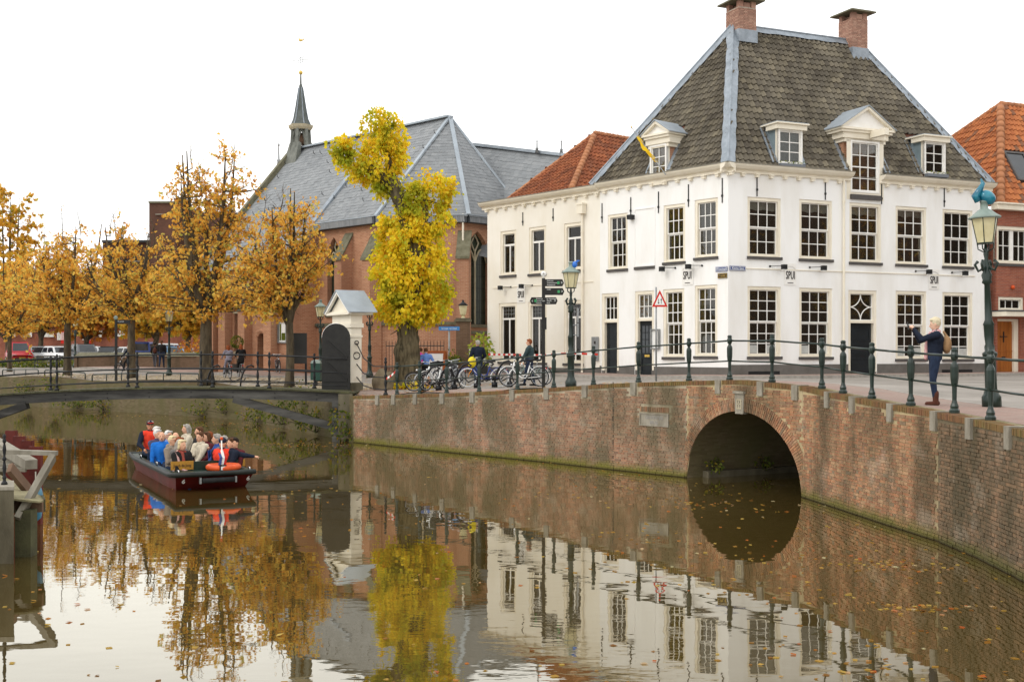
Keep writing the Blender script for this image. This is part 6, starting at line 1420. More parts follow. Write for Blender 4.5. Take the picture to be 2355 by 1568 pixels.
for z, r in ((.965, .022), (.47, .019)):
    for a, b in zip(PP[:-1], PP[1:]): k = MB(); k.tube([a + Vector((0, 0, z)), (a + b) / 2 + Vector((0, 0, z - .004)), b + Vector((0, 0, z))], r, 7); k.build('rail', 'green_iron', rl, True, True)
# ------------------------------------------------------------------ footbridge
fb = empty('footbridge', (-5.9, 40.6, 1.8), 0, 'low black arched timber footbridge with iron railing at the left', 'bridge')
def dz_(X): return 1.965 - .0052 * (X + 11.5) ** 2
Xs = np.linspace(-24, -5.75, 60); YF, YB = 40.5, 42.0
for Y0, nm in ((YF, 'beam'), (YB - .2, 'beam')):
    k = MB()
    for a, b in zip(Xs[:-1], Xs[1:]): k.hexa([(a, Y0, dz_(a) - .43), (b, Y0, dz_(b) - .43), (b, Y0 + .2, dz_(b) - .43), (a, Y0 + .2, dz_(a) - .43), (a, Y0, dz_(a) - .09), (b, Y0, dz_(b) - .09), (b, Y0 + .2, dz_(b) - .09), (a, Y0 + .2, dz_(a) - .09)])
    k.build(nm, 'timber_black', fb, False, True)
k = MB(); 
for X in np.arange(-23.5, -6, 1.5):
    for dz__ in (-.2, -.36): k.ell((X, YF - .01, dz_(X) + dz__), .022, 6, 4)
k.build('beam_bolts', 'iron_black', fb, False, True)
X = -24.0
while X < -5.75:
    k = MB(); k.hexa([(X, YF - .1, dz_(X) - .088), (X + .19, YF - .1, dz_(X + .19) - .088), (X + .19, YB + .1, dz_(X + .19) - .088), (X, YB + .1, dz_(X) - .088), (X, YF - .1, dz_(X) - .03), (X + .19, YF - .1, dz_(X + .19) - .03), (X + .19, YB + .1, dz_(X + .19) - .03), (X, YB + .1, dz_(X) - .03)])
    if X > -19.5: k.build('plank', 'timber_moss', fb, False, True)
    X += .2
bm_ = MB(); bm_.lathe([(r_ * .8, z_) for r_, z_ in [(.11, 0), (.1, .05), (.06, .09), (.05, .13), (.075, .17), (.07, .2), (.035, .24), (.05, .32), (.068, .42), (.05, .52), (.032, .6), (.07, .64), (.07, .68), (.032, .72), (.045, .8), (.065, .9), (.05, 1.0), (.03, 1.06), (.06, 1.1), (.065, 1.15), (.035, 1.19), (.06, 1.24), (.03, 1.3)]], 10)
bme = bm_.mesh('baluster', 'iron_black', True)
def bal(X, Y): o = bpy.data.objects.new('baluster', bme); COL.objects.link(o); o.parent = fb; o.matrix_parent_inverse = worldm(fb).inverted(); o.location = (X, Y, dz_(X) - .03)
fx = [(134 - 1177.5) / 64, (318 - 1177.5) / 64, (491 - 1177.5) / 64, (621 - 1177.5) / 64]; bx_ = [(110 - 1177.5) / 62.3, (289 - 1177.5) / 62.3, (458 - 1177.5) / 62.3, (589 - 1177.5) / 62.3, (720 - 1177.5) / 62.3]
for X in [fx[0] - 2.85] + fx: bal(X, YF)
for X in [bx_[0] - 2.9] + bx_: bal(X, YB)
for Y0, x1 in ((YF, -5.9), (YB, -6.9)):
    for h_ in (1.17, .66, .2):
        k = MB(); k.tube([(X, Y0, dz_(X) + h_ - .03) for X in np.linspace(-23, x1, 30)], .024 if h_ > .3 else .02, 6); k.build('rail', 'iron_black', fb, True, True)
for pts_ in ([(-10.0, YF + .1, 1.52), (-6.1, YF + .6, .38)], [(-17.4, YF + .1, 1.3), (-20.6, YF + .4, .2)]):
    k = MB(); k.bar(*pts_, .26, .27); k.build('strut', 'timber_black', fb, False, True)
for Y0 in (YF + .1, YB - .2): k = MB(); k.box((-6.3, Y0, .7), (.28, .28, 1.6)); k.build('abutment_post', 'timber_black', fb, False, True)
k = MB(); k.box((-5.95, 41.3, .9), (.5, 1.9, 1.6)); k.build('abutment_block', 'concrete_dark', fb, False, True)
# ------------------------------------------------------------------ white portal with the open door
Bp = Vector((-5.96, 41.9)); up = Vector((.53, -.848)).normalized(); Ap = Bp - up * 1.7; FG = Frame((Ap.x, Ap.y), (Bp.x, Bp.y)); g0 = 1.76; D = -.42
gt = empty('white_portal', (Ap.x, Ap.y, g0), 0, 'white classical gateway with zinc gabled roof at the footbridge end', 'gate')
for a in (0, 1.32):
    k = MB(); FG.box(k, a, a + .38, g0 + .3, g0 + 2.5, D, 0); FG.box(k, a - .03, a + .41, g0 + 1.98, g0 + 2.06, D - .03, .035); k.build('pillar', 'cream_paint', gt, False, True)
    k = MB(); FG.box(k, a - .04, a + .42, g0 - .2, g0 + .3, D - .04, .04); k.build('pillar_base', 'concrete_dark', gt, False, True)
k = MB(); n_ = 12
for i in range(n_):
    t0, t1 = math.pi * i / n_, math.pi * (i + 1) / n_; p = []
    for t in (t0, t1): u, z = .85 - .47 * math.cos(t), g0 + 1.85 + .47 * math.sin(t); p.append((u, z))
    (ua, za), (ub, zb) = p; k.hexa([FG.P(ua, za, -.03), FG.P(ub, zb, -.03), FG.P(ub, zb, D + .03), FG.P(ua, za, D + .03), FG.P(ua, g0 + 2.5, -.03), FG.P(ub, g0 + 2.5, -.03), FG.P(ub, g0 + 2.5, D + .03), FG.P(ua, g0 + 2.5, D + .03)])
k.build('arch', 'cream_paint', gt, False, True)
k = MB(); FG.box(k, -.06, 1.76, g0 + 2.34, g0 + 2.5, D - .06, .06); FG.box(k, -.02, 1.72, g0 + 2.5, g0 + 2.82, D - .02, .02); FG.box(k, -.2, 1.9, g0 + 2.82, g0 + 2.9, D - .36, .2); FG.box(k, -.14, 1.84, g0 + 2.9, g0 + 2.95, D - .1, .12); k.build('entablature', 'cream_paint', gt, False, True)
k = MB(); k.prism([FG.P(-.1, g0 + 2.95, .04), FG.P(1.8, g0 + 2.95, .04), FG.P(.85, g0 + 3.6, .04)], FG.n * (D - .08)); k.build('pediment', 'cream_paint', gt, False, True)
k = MB()
for s_ in (0, 1): e_ = FG.P(-.3 if s_ else 2.0, g0 + 2.88, .22); r_ = FG.P(.85, g0 + 3.68, .22); k.bar(e_ - FG.n * .05, r_ - FG.n * .05, .1, .1)
k.build('raking_cornice', 'white_paint', gt, False, True)
k = MB()
for s_ in (0, 1):
    e_ = FG.P(-.34 if s_ else 2.04, g0 + 2.9, .26); r_ = FG.P(.85, g0 + 3.74, .26); q = FG.n * (D - .75); k.prism([e_, r_, r_ + q, e_ + q], (0, 0, .03))
k.build('roof', 'zinc', gt, False, True)
# door leaf, arched, swung open towards us
dc = Vector((-6.46, 41.45)); ang = R(8); dM = Matrix(((math.cos(ang), 0, math.sin(ang) * 0, dc.x), (math.sin(ang), 0, 0, dc.y), (0, 0, 0, 0), (0, 0, 0, 1))); dF = Frame((dc.x - .53 * math.cos(ang), dc.y + .53 * math.sin(ang)), (dc.x + .53 * math.cos(ang), dc.y - .53 * math.sin(ang)))
ol = [(0, g0 + .06), (1.06, g0 + .06)] + [(.53 + .53 * math.cos(t), g0 + 1.95 + .53 * math.sin(t)) for t in [math.pi * i / 16 for i in range(17)]]
k = MB(); k.prism([dF.P(u, z, 0) for u, z in ol], -dF.n * .07); dl_ = k.build('door_leaf', 'sign_black', gt, False, True)
k = MB(); k.tube([dF.P(u, z, -.03) for u, z in ol[9:]], .018, 6); k.build('leaf_edge', 'white_paint', dl_, False, True)
k = MB()
for z in (.35, 1.15): dF.box(k, .1, .96, g0 + z, g0 + z + .14, 0, .03)
for z in (.45, 1.25): k.bar(dF.P(.18, g0 + z + .62, .015), dF.P(.88, g0 + z, .015), .03, .1, dF.n)
k.build('ledges', 'sign_black', dl_, False, True)
# iron scroll railing between portal and quay
e = empty('scroll_railing', (-5.3, 42, 1.78), 0, 'curling iron railing right of the white portal', 'railing'); st = FG.P(1.75, g0, -.2); q = along(full, 876); qs = q.copy(); k = MB()
for h0, h1 in ((1.75, .98), (.98, .6), (.5, .18)): k.tube([st + Vector((0, 0, h0)), st.lerp(q, .25) + Vector((0, 0, h0 - (h0 - h1) * .55 - .1)), st.lerp(q, .6) + Vector((0, 0, h1 - .02)), Vector((q.x, q.y, q.z + h1))], .022, 6); 
k.torus(st + Vector((0, 0, 1.3)), .12, .02, None, 14, 5); k.torus(st + Vector((0, 0, 1.78)), .07, .018, None, 12, 5); k.build('scroll_rails', 'iron_black', e, True, True)
o = bpy.data.objects.new('baluster', bme); COL.objects.link(o); o.parent = e; o.matrix_parent_inverse = worldm(e).inverted(); o.location = q
k = MB(); k.tube([Vector((q.x, q.y, q.z + .98)), PP[0] + Vector((0, 0, .965))], .022, 6); k.tube([Vector((q.x, q.y, q.z + .47)), PP[0] + Vector((0, 0, .47))], .02, 6); k.build('end_rail', 'green_iron', e, True, True)
# ------------------------------------------------------------------ street lamps
def lamp(label, loc, H=3.75, rz=0, lean=(0, 0), col='green_iron'):
    e = empty('street_lamp', loc, rz, label, 'lamp', 'old street lamps'); e.rotation_euler = (lean[0], lean[1], rz); s = H / 3.75
    k = MB(); k.lathe([(.17 * s, -.05), (.17 * s, .2 * s), (.14 * s, .24 * s), (.105 * s, .35 * s), (.1 * s, .9 * s), (.13 * s, .95 * s), (.13 * s, 1.0 * s), (.085 * s, 1.03 * s), (.09 * s, 1.12 * s), (.07 * s, 1.16 * s), (.085 * s, 1.3 * s), (.09 * s, 1.5 * s), (.1 * s, 1.52 * s), (.065 * s, 1.6 * s), (.05 * s, 2.25 * s), (.09 * s, 2.28 * s), (.075 * s, 2.33 * s), (.095 * s, 2.42 * s), (.055 * s, 2.5 * s), (.06 * s, 2.62 * s), (.03 * s, 2.72 * s), (.045 * s, 2.8 * s), (.02 * s, 2.98 * s)], 12); k.build('column', col, e, True)
    k = MB()
    for a in range(4):
        d = Vector((math.cos(a * math.pi / 2 + .78), math.sin(a * math.pi / 2 + .78), 0)); k.tube([Vector((0, 0, 2.55 * s)) + d * .05, Vector((0, 0, 2.5 * s)) + d * .15 * s, Vector((0, 0, 2.62 * s)) + d * .21 * s, Vector((0, 0, 2.68 * s)) + d * .15 * s], [.03, .025, .025, .03], 6)
        k.tube([Vector((0, 0, 2.82 * s)), Vector((0, 0, 2.9 * s)) + d * .14 * s, Vector((0, 0, 3.0 * s)) + d * .15 * s], .012, 5)
    k.build('scrolls', col, e, True)
    k = MB(); k.lathe([(.15 * s, 3.0 * s), (.235 * s, 3.46 * s)], 6); k.build('lantern_glass', 'lamp_glass', e, False)
    k = MB()
    for a in range(6): t = math.pi / 3 * a; k.tube([(.152 * s * math.cos(t), .152 * s * math.sin(t), 3.0 * s), (.238 * s * math.cos(t), .238 * s * math.sin(t), 3.46 * s)], .009, 4)
    k.lathe([(.16 * s, 2.985 * s), (.165 * s, 3.01 * s)], 6); k.build('lantern_frame', col, e, False)
    k = MB(); k.lathe([(.285 * s, 3.45 * s), (.285 * s, 3.475 * s), (.2 * s, 3.53 * s), (.12 * s, 3.6 * s), (.07 * s, 3.63 * s), (.065 * s, 3.74 * s), (.08 * s, 3.75 * s), (.05 * s, 3.79 * s)], 12); k.build('lantern_cap', 'lamp_cap', e, True)
    return e
def onground(px, s): x, y = xs(px, s); return (x, y, gz(x, y) + .01)
x, y = xs(2281, 125); lp_ = lamp('tall green street lamp with turquoise glass bird at the right', (x, y, 2.2), 3.78, 0, (0, R(-2.2)))
x, y = xs(1313, 76); lamp('green street lamp with small blue bird before the cream house', (x, y, gz(x, y)), 3.78)
for px, s, H_, lb_ in ((737, 50, 3.76, 'dark street lamp standing left of the white portal'), (850, 47.5, 3.76, 'dark street lamp standing right of the white portal'), (173, 31.6, 3.8, 'distant street lamp beside the second chestnut'), (389, 41.5, 3.75, 'street lamp half hidden in leaves by the low brick wall')): lamp(lb_, onground(px, s), H_)
# glass birds
b0 = Vector(at(2262, 452, 20.8)); e = empty('glass_bird', b0 - Vector((0, 0, .12)), 0, 'turquoise glass bird ornament sitting on the tall lamp', 'ornament')
k = MB(); k.ell(b0 + Vector((.07, 0, -.02)), (.16, .11, .125), 14, 10, Matrix.Rotation(R(35), 3, 'Y')); k.build('body', 'bird_glass', e, True, True)
k = MB(); k.tube([b0 + Vector((-.1, 0, -.1)), b0 + Vector((-.15, 0, .0)), b0 + Vector((-.06, 0, .14)), b0 + Vector((-.01, 0, .24)), b0 + Vector((-.05, 0, .33))], [.06, .075, .055, .04, .008], 10); k.build('neck', 'bird_glass', e, True, True)
c = Vector(at(1321, 609, 34.2)); e = empty('blue_bird', c - Vector((0, 0, .1)), 0, 'small bright blue bird ornament on the lamp before the cream house', 'ornament'); k = MB(); k.ell(c, (.09, .07, .1), 10, 8); k.build('body', 'bird_blue', e, True, True); k = MB(); k.tube([c + Vector((.03, 0, .05)), c + Vector((.1, 0, .11)), c + Vector((.17, 0, .13))], [.05, .03, .006], 8); k.build('beak', 'bird_blue', e, True, True)
k = MB(); x, y = xs(1313, 76); g = gz(x, y)
for z0, z1 in ((1.55, 1.95), (1.98, 2.4)): k.box((x + .2, y, g + (z0 + z1) / 2), (.05, .36, z1 - z0))
sg = tag(k.build('traffic_sign', 'grey_metal'), 'grey backs of two plates fixed to the lamp column', 'sign'); k = MB()
for z in (1.6, 1.9, 2.3): k.tube([(x, y, g + z), (x + .2, y, g + z)], .02, 5)
k.build('clamps', 'grey_metal', sg, False, True)
# ------------------------------------------------------------------ fingerposts and signs
x, y = xs(1250, 77); g = gz(x, y); H0 = CAMZ + (806 - 640) / 77 - g
e = empty('fingerpost', (x, y, g), 0, 'black tourist fingerpost with four arms beside the fifth bicycle', 'signpost')
k = MB(); k.box((0, 0, H0 / 2), (.1, .1, H0)); k.box((.03, -.03, H0 - 1.35), (.12, .1, .36)); k.build('post', 'sign_black', e)
k = MB(); k.ell((0, 0, H0 + .13), (.085, .03, .085), 12, 8); k.tube([(0, 0, H0), (0, 0, H0 + .08)], .02, 6); cr_ = k.build('town_badge', 'sign_white', e, True); text('A', .09, 'letter_grey', Matrix.Translation((x, y - .035, g + H0 + .13)) @ Matrix.Rotation(R(90), 4, 'X'), cr_)
def arm(z, L_, sgn, txt, green, ang=0, h=.21):
    M_ = Matrix.Translation((0, -.06, z)) @ Matrix.Rotation(ang, 4, 'Z'); k = MB(); k.prism([M_ @ Vector(p) for p in ((sgn * .05, 0, -h / 2), (sgn * L_, 0, -h / 2), (sgn * (L_ + .05), 0, 0), (sgn * L_, 0, h / 2), (sgn * .05, 0, h / 2))], M_.to_3x3() @ Vector((0, .03, 0)))
    o = k.build('arm', 'sign_black', e); T = Matrix.Translation((x, y, g)) @ M_ @ Matrix.Rotation(R(90), 4, 'X')
    for i, t in enumerate(txt): text(t, .055, 'letter_white', T @ Matrix.Translation((sgn * .1 if sgn > 0 else -L_ + .14, (.062, 0, -.062)[i], .004)), o, .85, .001, 'LEFT')
    if green: k = MB(); k.box((0, 0, 0), (.07, .004, .08)); q = k.build('badge', 'sign_green', o); q.matrix_basis = M_ @ Matrix.Translation((sgn * (L_ - .12), -.005, 0))
    text('→' if False else '>', .13, 'letter_white', T @ Matrix.Translation((sgn * (L_ - .02), 0, .004)) @ (Matrix.Rotation(math.pi, 4, 'Z') if sgn < 0 else Matrix.Identity(4)), o, .7, .001)
arm(H0 - .14, .56, 1, ['Eemhaven', 'Stadsbierbrouwerij', 'Koppelpoort'], True); arm(H0 - .4, .57, 1, ['KAdE'], True); arm(H0 - .68, .38, 1, ['St. Aegtenkapel', 'Theater', 'Havik'], False, R(-20)); arm(H0 - .68, .38, -1, ['Binnenstad', 'Museum Flehite', 'Centrum'], True, R(20))
x, y = xs(267, 44); g = gz(x, y); e = empty('wayfinding_post', (x, y, g), 0, 'slim black post with one arm left of the half bare chestnut', 'signpost'); k = MB(); k.box((0, 0, 1.6), (.11, .11, 3.2)); k.build('post', 'sign_black', e); k = MB(); k.box((.4, 0, 3.08), (.7, .04, .22)); o = k.build('arm', 'sign_black', e); text('Westsingel', .07, 'letter_white', Matrix.Translation((x + .1, y - .025, g + 3.1)) @ Matrix.Rotation(R(90), 4, 'X'), o, 1, .001, 'LEFT'); k = MB(); k.ell((-.02, 0, 3.3), (.11, .02, .11), 12, 8); k.build('town_badge', 'lamp_cap', e, True)
x, y = xs(1509, 66); g = gz(x, y); e = empty('warning_sign', (x, y, g), 0, 'red and white triangular two way traffic sign before the white house', 'sign'); zt = CAMZ + (806 - 667) / 66 - g; zb = CAMZ + (806 - 706) / 66 - g; w_ = 36 / 66
k = MB(); k.tube([(0, 0, 0), (0, 0, zt + .1)], .03, 8); k.build('pole', 'grey_metal', e, True)
def tri(mb, s, yy, th): c = Vector((.12, yy, zb + (zt - zb) / 3)); mb.prism([c + Vector((-w_ / 2, 0, -(zt - zb) / 3)) * s, c + Vector((w_ / 2, 0, -(zt - zb) / 3)) * s, c + Vector((0, 0, (zt - zb) * 2 / 3)) * s], (0, th, 0))
k = MB(); tri(k, 1, -.06, .02); k.build('red_triangle', 'sign_red', e); k = MB(); tri(k, .66, -.064, .004); k.build('white_field', 'sign_white', e); k = MB(); c = Vector((.12, -.07, zb + (zt - zb) * .33))
for dx_, sg_ in ((-.045, -1), (.05, 1)): k.box(c + Vector((dx_, 0, 0)), (.016, .004, .17)); k.prism([c + Vector((dx_ - .033, 0, sg_ * .045)), c + Vector((dx_ + .033, 0, sg_ * .045)), c + Vector((dx_, 0, sg_ * .1))], (0, .004, 0))
k.build('arrows', 'letter_black', e)
x, y = xs(1033, 52); g = gz(x, y); e = empty('street_name_post', (x, y, g), 0, 'light blue street name plate on a grey pole by the church fence', 'sign'); k = MB(); k.tube([(0, 0, 0), (0, 0, 2.3)], .04, 8); k.build('pole', 'grey_metal', e, True); k = MB(); k.box((0, -.05, 2.22), (.92, .02, .17)); o = k.build('plate', 'sign_lightblue', e); text('Straatje van Sraal', .115, 'letter_white', Matrix.Translation((x, y - .062, g + 2.22)) @ Matrix.Rotation(R(90), 4, 'X'), o, .85, .001)
# ------------------------------------------------------------------ church yard: fence, pillar, planters, boards
pa, pb = at(888, 828, 53), at(1021, 826, 50.5); ga = gz(pa.x, pa.y); e = empty('iron_fence', (pa.x, pa.y, ga), 0, 'black spiked iron fence on a low wall behind the lime trunk', 'fence'); k = MB(); A3, B3 = Vector((pa.x, pa.y, ga + .4)), Vector((pb.x, pb.y, ga + .4))
for h_ in (.1, 1.15): k.bar(A3 + Vector((0, 0, h_)), B3 + Vector((0, 0, h_)), .03, .04)
k.build('rails', 'iron_black', e, False, True)
nb_ = 19
for i in range(nb_): k = MB(); p = A3.lerp(B3, i / (nb_ - 1)); k.tube([p, p + Vector((0, 0, 1.32)), p + Vector((0, 0, 1.42))], [.014, .014, .002], 5); k.build('bar', 'iron_black', e, False, True)
k = MB(); k.bar(A3 - Vector((0, 0, .2)), B3 - Vector((0, 0, .2)), .3, .46); k.build('base_wall', 'garden_brick', e, False, True)
x, y = xs(1065, 50); g = gz(x, y); e = empty('brick_gate_pillar', (x, y, g), 0, 'dark brick gate pillar carrying a small lantern beside the cream house', 'pillar'); k = MB(); k.box((0, 0, 1.2), (.62, .62, 2.5)); k.build('shaft', 'garden_brick', e); k = MB(); k.box((0, 0, 2.5), (.76, .76, .1)); k.box((0, 0, 2.58), (.66, .66, .08)); k.build('cap', 'concrete_dark', e)
k = MB(); k.lathe([(.12, 2.62), (.05, 2.7), (.13, 2.8), (.2, 3.2)], 6); k.build('lantern', 'lamp_glass', e); k = MB(); k.lathe([(.25, 3.2), (.1, 3.33), (.05, 3.36), (.05, 3.45)], 10); k.build('lantern_cap', 'iron_black', e, True)
x, y = xs(1042, 53); g = gz(x, y); e = empty('planter', (x, y, g), 0, 'grey tapered planter with flowers beside the brick gate pillar', 'planter'); k = MB(); k.lathe([(.2, 0), (.28, .85), (.26, .86), (.24, .8)], 4, sq=True); k.build('pot', 'pot_grey', e); rs = np.random.RandomState(2); P = rs.normal(0, .17, (160, 3)); P[:, 2] = np.abs(P[:, 2]) + .85; leaves('plant', 'leaf_green', OVL, P, P - np.array([0, 0, .8]), np.full(160, .13), e, rs)
x, y = xs(1004, 56); g = gz(x, y); e = empty('menu_board', (x, y, g), R(-14), 'orange wooden sandwich board with white menu sheet', 'sandwich board'); e.scale = (1.25, 1.25, 1.36)
for s_ in (-1, 1):
    k = MB(); o_ = Vector((0, s_ * .0, 0))
    a, b = Vector((0, s_ * .28, 0)), Vector((0, s_ * .03, 1.05)); side = Vector((1, 0, 0)); nrm = Vector((0, s_ * 1.0, .24)).normalized()
    for q0, q1 in ((-.33, -.26), (.26, .33)): k.hexa([a + side * q0, a + side * q1, a + side * q1 + nrm * .04, a + side * q0 + nrm * .04, b + side * q0, b + side * q1, b + side * q1 + nrm * .04, b + side * q0 + nrm * .04])
    for t0, t1 in ((.12, .2), (.93, 1)): p, q = a.lerp(b, t0), a.lerp(b, t1); k.hexa([p + side * -.26, p + side * .26, p + side * .26 + nrm * .036, p + side * -.26 + nrm * .036, q + side * -.26, q + side * .26, q + side * .26 + nrm * .036, q + side * -.26 + nrm * .036])
    o = k.build('frame', 'orange_wood', e); k = MB(); p, q = a.lerp(b, .2), a.lerp(b, .93); k.hexa([p + side * -.26, p + side * .26, p + side * .26 + nrm * .02, p + side * -.26 + nrm * .02, q + side * -.26, q + side * .26, q + side * .26 + nrm * .02, q + side * -.26 + nrm * .02]); k.build('sheet', 'sign_white' if s_ < 0 else 'orange_wood', e)
pc = at(1100, 842, 50.8); g = gz(pc.x, pc.y); e = empty('vegetable_display', (pc.x, pc.y, g), 0, 'upright display panel with a leek picture behind the man in navy', 'display'); k = MB(); k.box((0, 0, .62), (.84, .5, 1.05)); k.build('cabinet', 'panel_dark', e); k = MB(); k.box((0, -.27, .95), (.8, .03, .62)); o = k.build('picture_panel', 'sign_white', e); rr = random.Random(4)
for i in range(9): k = MB(); q = Vector((rr.uniform(-.34, .3), -.29, rr.uniform(.72, 1.1))); k.bar(q, q + Vector((.12, 0, .14)), .01, .05, (0, 1, 0)); k.build('leek', 'leaf_yellow' if i % 3 else 'leaf_green', o)
x, y = xs(882, 61); g = gz(x, y); k = MB(); k.ell((0, 0, .32), (.42, .4, .52), 20, 14); k.v = [tuple(Vector(p) * (1 + .22 * noise.noise(Vector(p) * 2.3) + .06 * noise.noise(Vector(p) * 7))) for p in k.v]; o = k.build('boulder', 'boulder', None, True); o.location = (x, y, g - .05); tag(o, 'large brown boulder between the lime trunk and the portal', 'rock')
x, y = xs(727, 55); e = empty('litter_bin', (x, y, gz(x, y)), 0, 'dark green litter bin left of the black gate door', 'bin'); k = MB(); k.box((0, 0, .62), (.4, .4, .7)); k.build('body', 'bin_green', e); k = MB(); k.lathe([(.29, .97), (.24, 1.08), (.1, 1.12)], 4, sq=True); k.build('lid', 'lamp_cap', e); k = MB(); k.box((0, 0, .14), (.08, .3, .3)); k.build('foot', 'iron_black', e)
x, y = xs(689, 54); e = empty('information_panel', (x, y, gz(x, y)), 0, 'dark information panel on two legs right of the slim chestnut', 'sign'); k = MB(); k.box((0, 0, 1.6), (.62, .1, 1.3)); k.build('panel', 'panel_dark', e)
for s_ in (-1, 1): k = MB(); k.box((s_ * .27, 0, .5), (.08, .08, 1.0)); k.build('leg', 'iron_black', e)
for px, s, hh, lb_ in ((541, 38.5, 2.0, 'ball topped topiary in a dark pot by the church door'),):
    x, y = xs(545, 42); e = empty('topiary', (x, y, gz(x, y)), 0, lb_, 'potted plant'); k = MB(); k.lathe([(.2, 0), (.27, .5)], 12); k.build('pot', 'pot_dark', e); k = MB(); k.tube([(0, 0, .4), (0, 0, 1.5)], .03, 6); k.build('stem', 'bark', e); rs = np.random.RandomState(3); v = rs.normal(0, 1, (400, 3)); v /= np.linalg.norm(v, axis=1)[:, None]; P = v * .3 + np.array([0, 0, 1.7]); leaves('crown', 'leaf_green', OVL, P, v, np.full(400, .1), e, rs)
# low brick wall with sloping cap before the car park
a, b = Vector((*xs(176, 32.5), 0)), Vector((*xs(560, 35.5), 0)); F_ = Frame((a.x, a.y), (b.x, b.y)); e = empty('low_brick_wall', (a.x, a.y, 2.05), 0, 'low brick wall with sloping cap before the car park', 'wall'); k = MB(); F_.box(k, 0, F_.L, 1.8, 2.85, -.3, 0); k.build('wall_face', 'garden_brick', e, False, True)
for i in range(5): u = F_.L * i / 4; k = MB(); F_.box(k, u - .15, u + .15, 1.8, 2.86, 0, .09); k.build('pier', 'garden_brick', e, False, True)
k = MB(); k.prism([F_.P(-.1, 2.86, .1), F_.P(-.1, 3.12, -.32), F_.P(-.1, 2.86, -.42)], F_.u * (F_.L + .2)); k.build('cap', 'cap_stone', e, False, True)
# low hoop rails along the tree strip
for i, (x0, x1, s) in enumerate(((6, 88, 37.5), (103, 196, 40.5), (212, 315, 43), (337, 457, 45.5))):
    a, b = Vector((*xs(x0, s - .6), 0)), Vector((*xs(x1, s + 1.0), 0)); a.z, b.z = gz(a.x, a.y), gz(b.x, b.y); e = empty('hoop_rail', a, 0, 'low green hoop rail ' + ('at the left edge', 'by the second chestnut', 'by the half bare chestnut', 'by the lamp and tallest chestnut')[i], 'rail', 'low hoop rails'); k = MB(); up_ = Vector((0, 0, .36))
    k.tube([a, a + up_ * .8, a + up_ + (b - a).normalized() * .08, b + up_ - (b - a).normalized() * .08, b + up_ * .8, b], .035, 7); k.build('hoop', 'green_iron', e, True, True)
    for t in (.33, .66): k = MB(); p = a.lerp(b, t); k.tube([p, p + up_], .03, 6); k.build('leg', 'green_iron', e, True, True)
# bench
x, y = xs(108, 31.5); e = empty('park_bench', (x, y, gz(x, y)), 0, 'dark park bench beside the second chestnut trunk', 'bench'); 
for i in range(4): k = MB(); k.box((0, -.2 + i * .12, .45), (1.8, .09, .04)); k.build('seat_slat', 'timber_black', e)
for i in range(3): k = MB(); k.box((0, .3, .6 + i * .13), (1.8, .04, .09)); k.build('back_slat', 'timber_black', e)
for s_ in (-.8, .8): k = MB(); k.tube([(s_, -.25, 0), (s_, -.2, .45), (s_, .25, .45), (s_, .35, .95)], .03, 6); k.tube([(s_, .25, .45), (s_, .35, 0)], .03, 6); k.build('leg', 'iron_black', e)
# barrier tape
e = empty('barrier_tape', (.5, 38.5, 3), 0, 'red and white barrier tape strung before the cream house', 'tape'); pts_ = [at(1123, 815, 48), at(1180, 815.5, 46), at(1245, 817, 44), at(1313, 812, 43), at(1375, 815, 43.5)]; pts_ = [Vector(p) for p in pts_]; path = dense([tuple(p) for p in pts_], .22)
for c, nm in ((0, 'red_band'), (1, 'white_band')):
    k = MB()
    for i, (a, b) in enumerate(zip(path[:-1], path[1:])):
        if i % 2 == c: a, b = Vector(a), Vector(b); u_ = Vector((0, 0, .04)); k.hexa([a - u_, b - u_, b - u_ + Vector((0, .004, 0)), a - u_ + Vector((0, .004, 0)), a + u_, b + u_, b + u_ + Vector((0, .004, 0)), a + u_ + Vector((0, .004, 0))])
    k.build(nm, 'tape_red' if c == 0 else 'tape_white', e, False, True)['kind'] = 'stuff'
q = qs; e2 = empty('short_tape', q, 0, 'short red and white tape from the scroll railing to the boulder', 'tape'); p0, p1 = Vector((q.x, q.y, q.z + .55)), PP[0] + Vector((0, .1, .85)); path = dense([tuple(p0), tuple(p0.lerp(p1, .5) - Vector((0, 0, .03))), tuple(p1)], .1)
for c, nm in ((0, 'red_band'), (1, 'white_band')):
    k = MB()
    for i, (a, b) in enumerate(zip(path[:-1], path[1:])):
        if i % 2 == c: a, b = Vector(a), Vector(b); u_ = Vector((0, 0, .035)); k.hexa([a - u_, b - u_, b - u_ + Vector((0, .004, 0)), a - u_ + Vector((0, .004, 0)), a + u_, b + u_, b + u_ + Vector((0, .004, 0)), a + u_ + Vector((0, .004, 0))])
    k.build(nm, 'tape_red' if c == 0 else 'tape_white', e2, False, True)['kind'] = 'stuff'
# ------------------------------------------------------------------ landing stage at the lower left
def P_(px, py, s): return Vector(((px - 1177.5) / s, 2600 / s, CAMZ - (py - 806) / s))
dk = empty('landing_stage', P_(40, 1240, 150), 0, 'weathered wooden landing stage with crossed braces at the lower left', 'jetty')
cb_ = empty('concrete_pier', (-8.2, 17.5, 0), 0, 'concrete bank pier carrying an iron baluster at the lower left edge', 'pier'); k = MB(); pl_ = [(-9.3, 17.25), (-7.6, 17.25), (-7.98, 18.1), (-9.7, 18.1)]; k.prism([(x_, y_, -1) for x_, y_ in pl_], (0, 0, 2.12)); k.build('block', 'concrete_dark', cb_, False, True); k = MB(); k.prism([(x_ + .01, y_ - .01, 1.122) for x_, y_ in pl_], (0, 0, .05)); k.build('cap', 'concrete', cb_, False, True)
o = bpy.data.objects.new('baluster', bme); COL.objects.link(o); o.parent = cb_; o.matrix_parent_inverse = worldm(cb_).inverted(); o.location = (-7.88, 17.55, 1.172); o.scale = (.56, .56, .6)
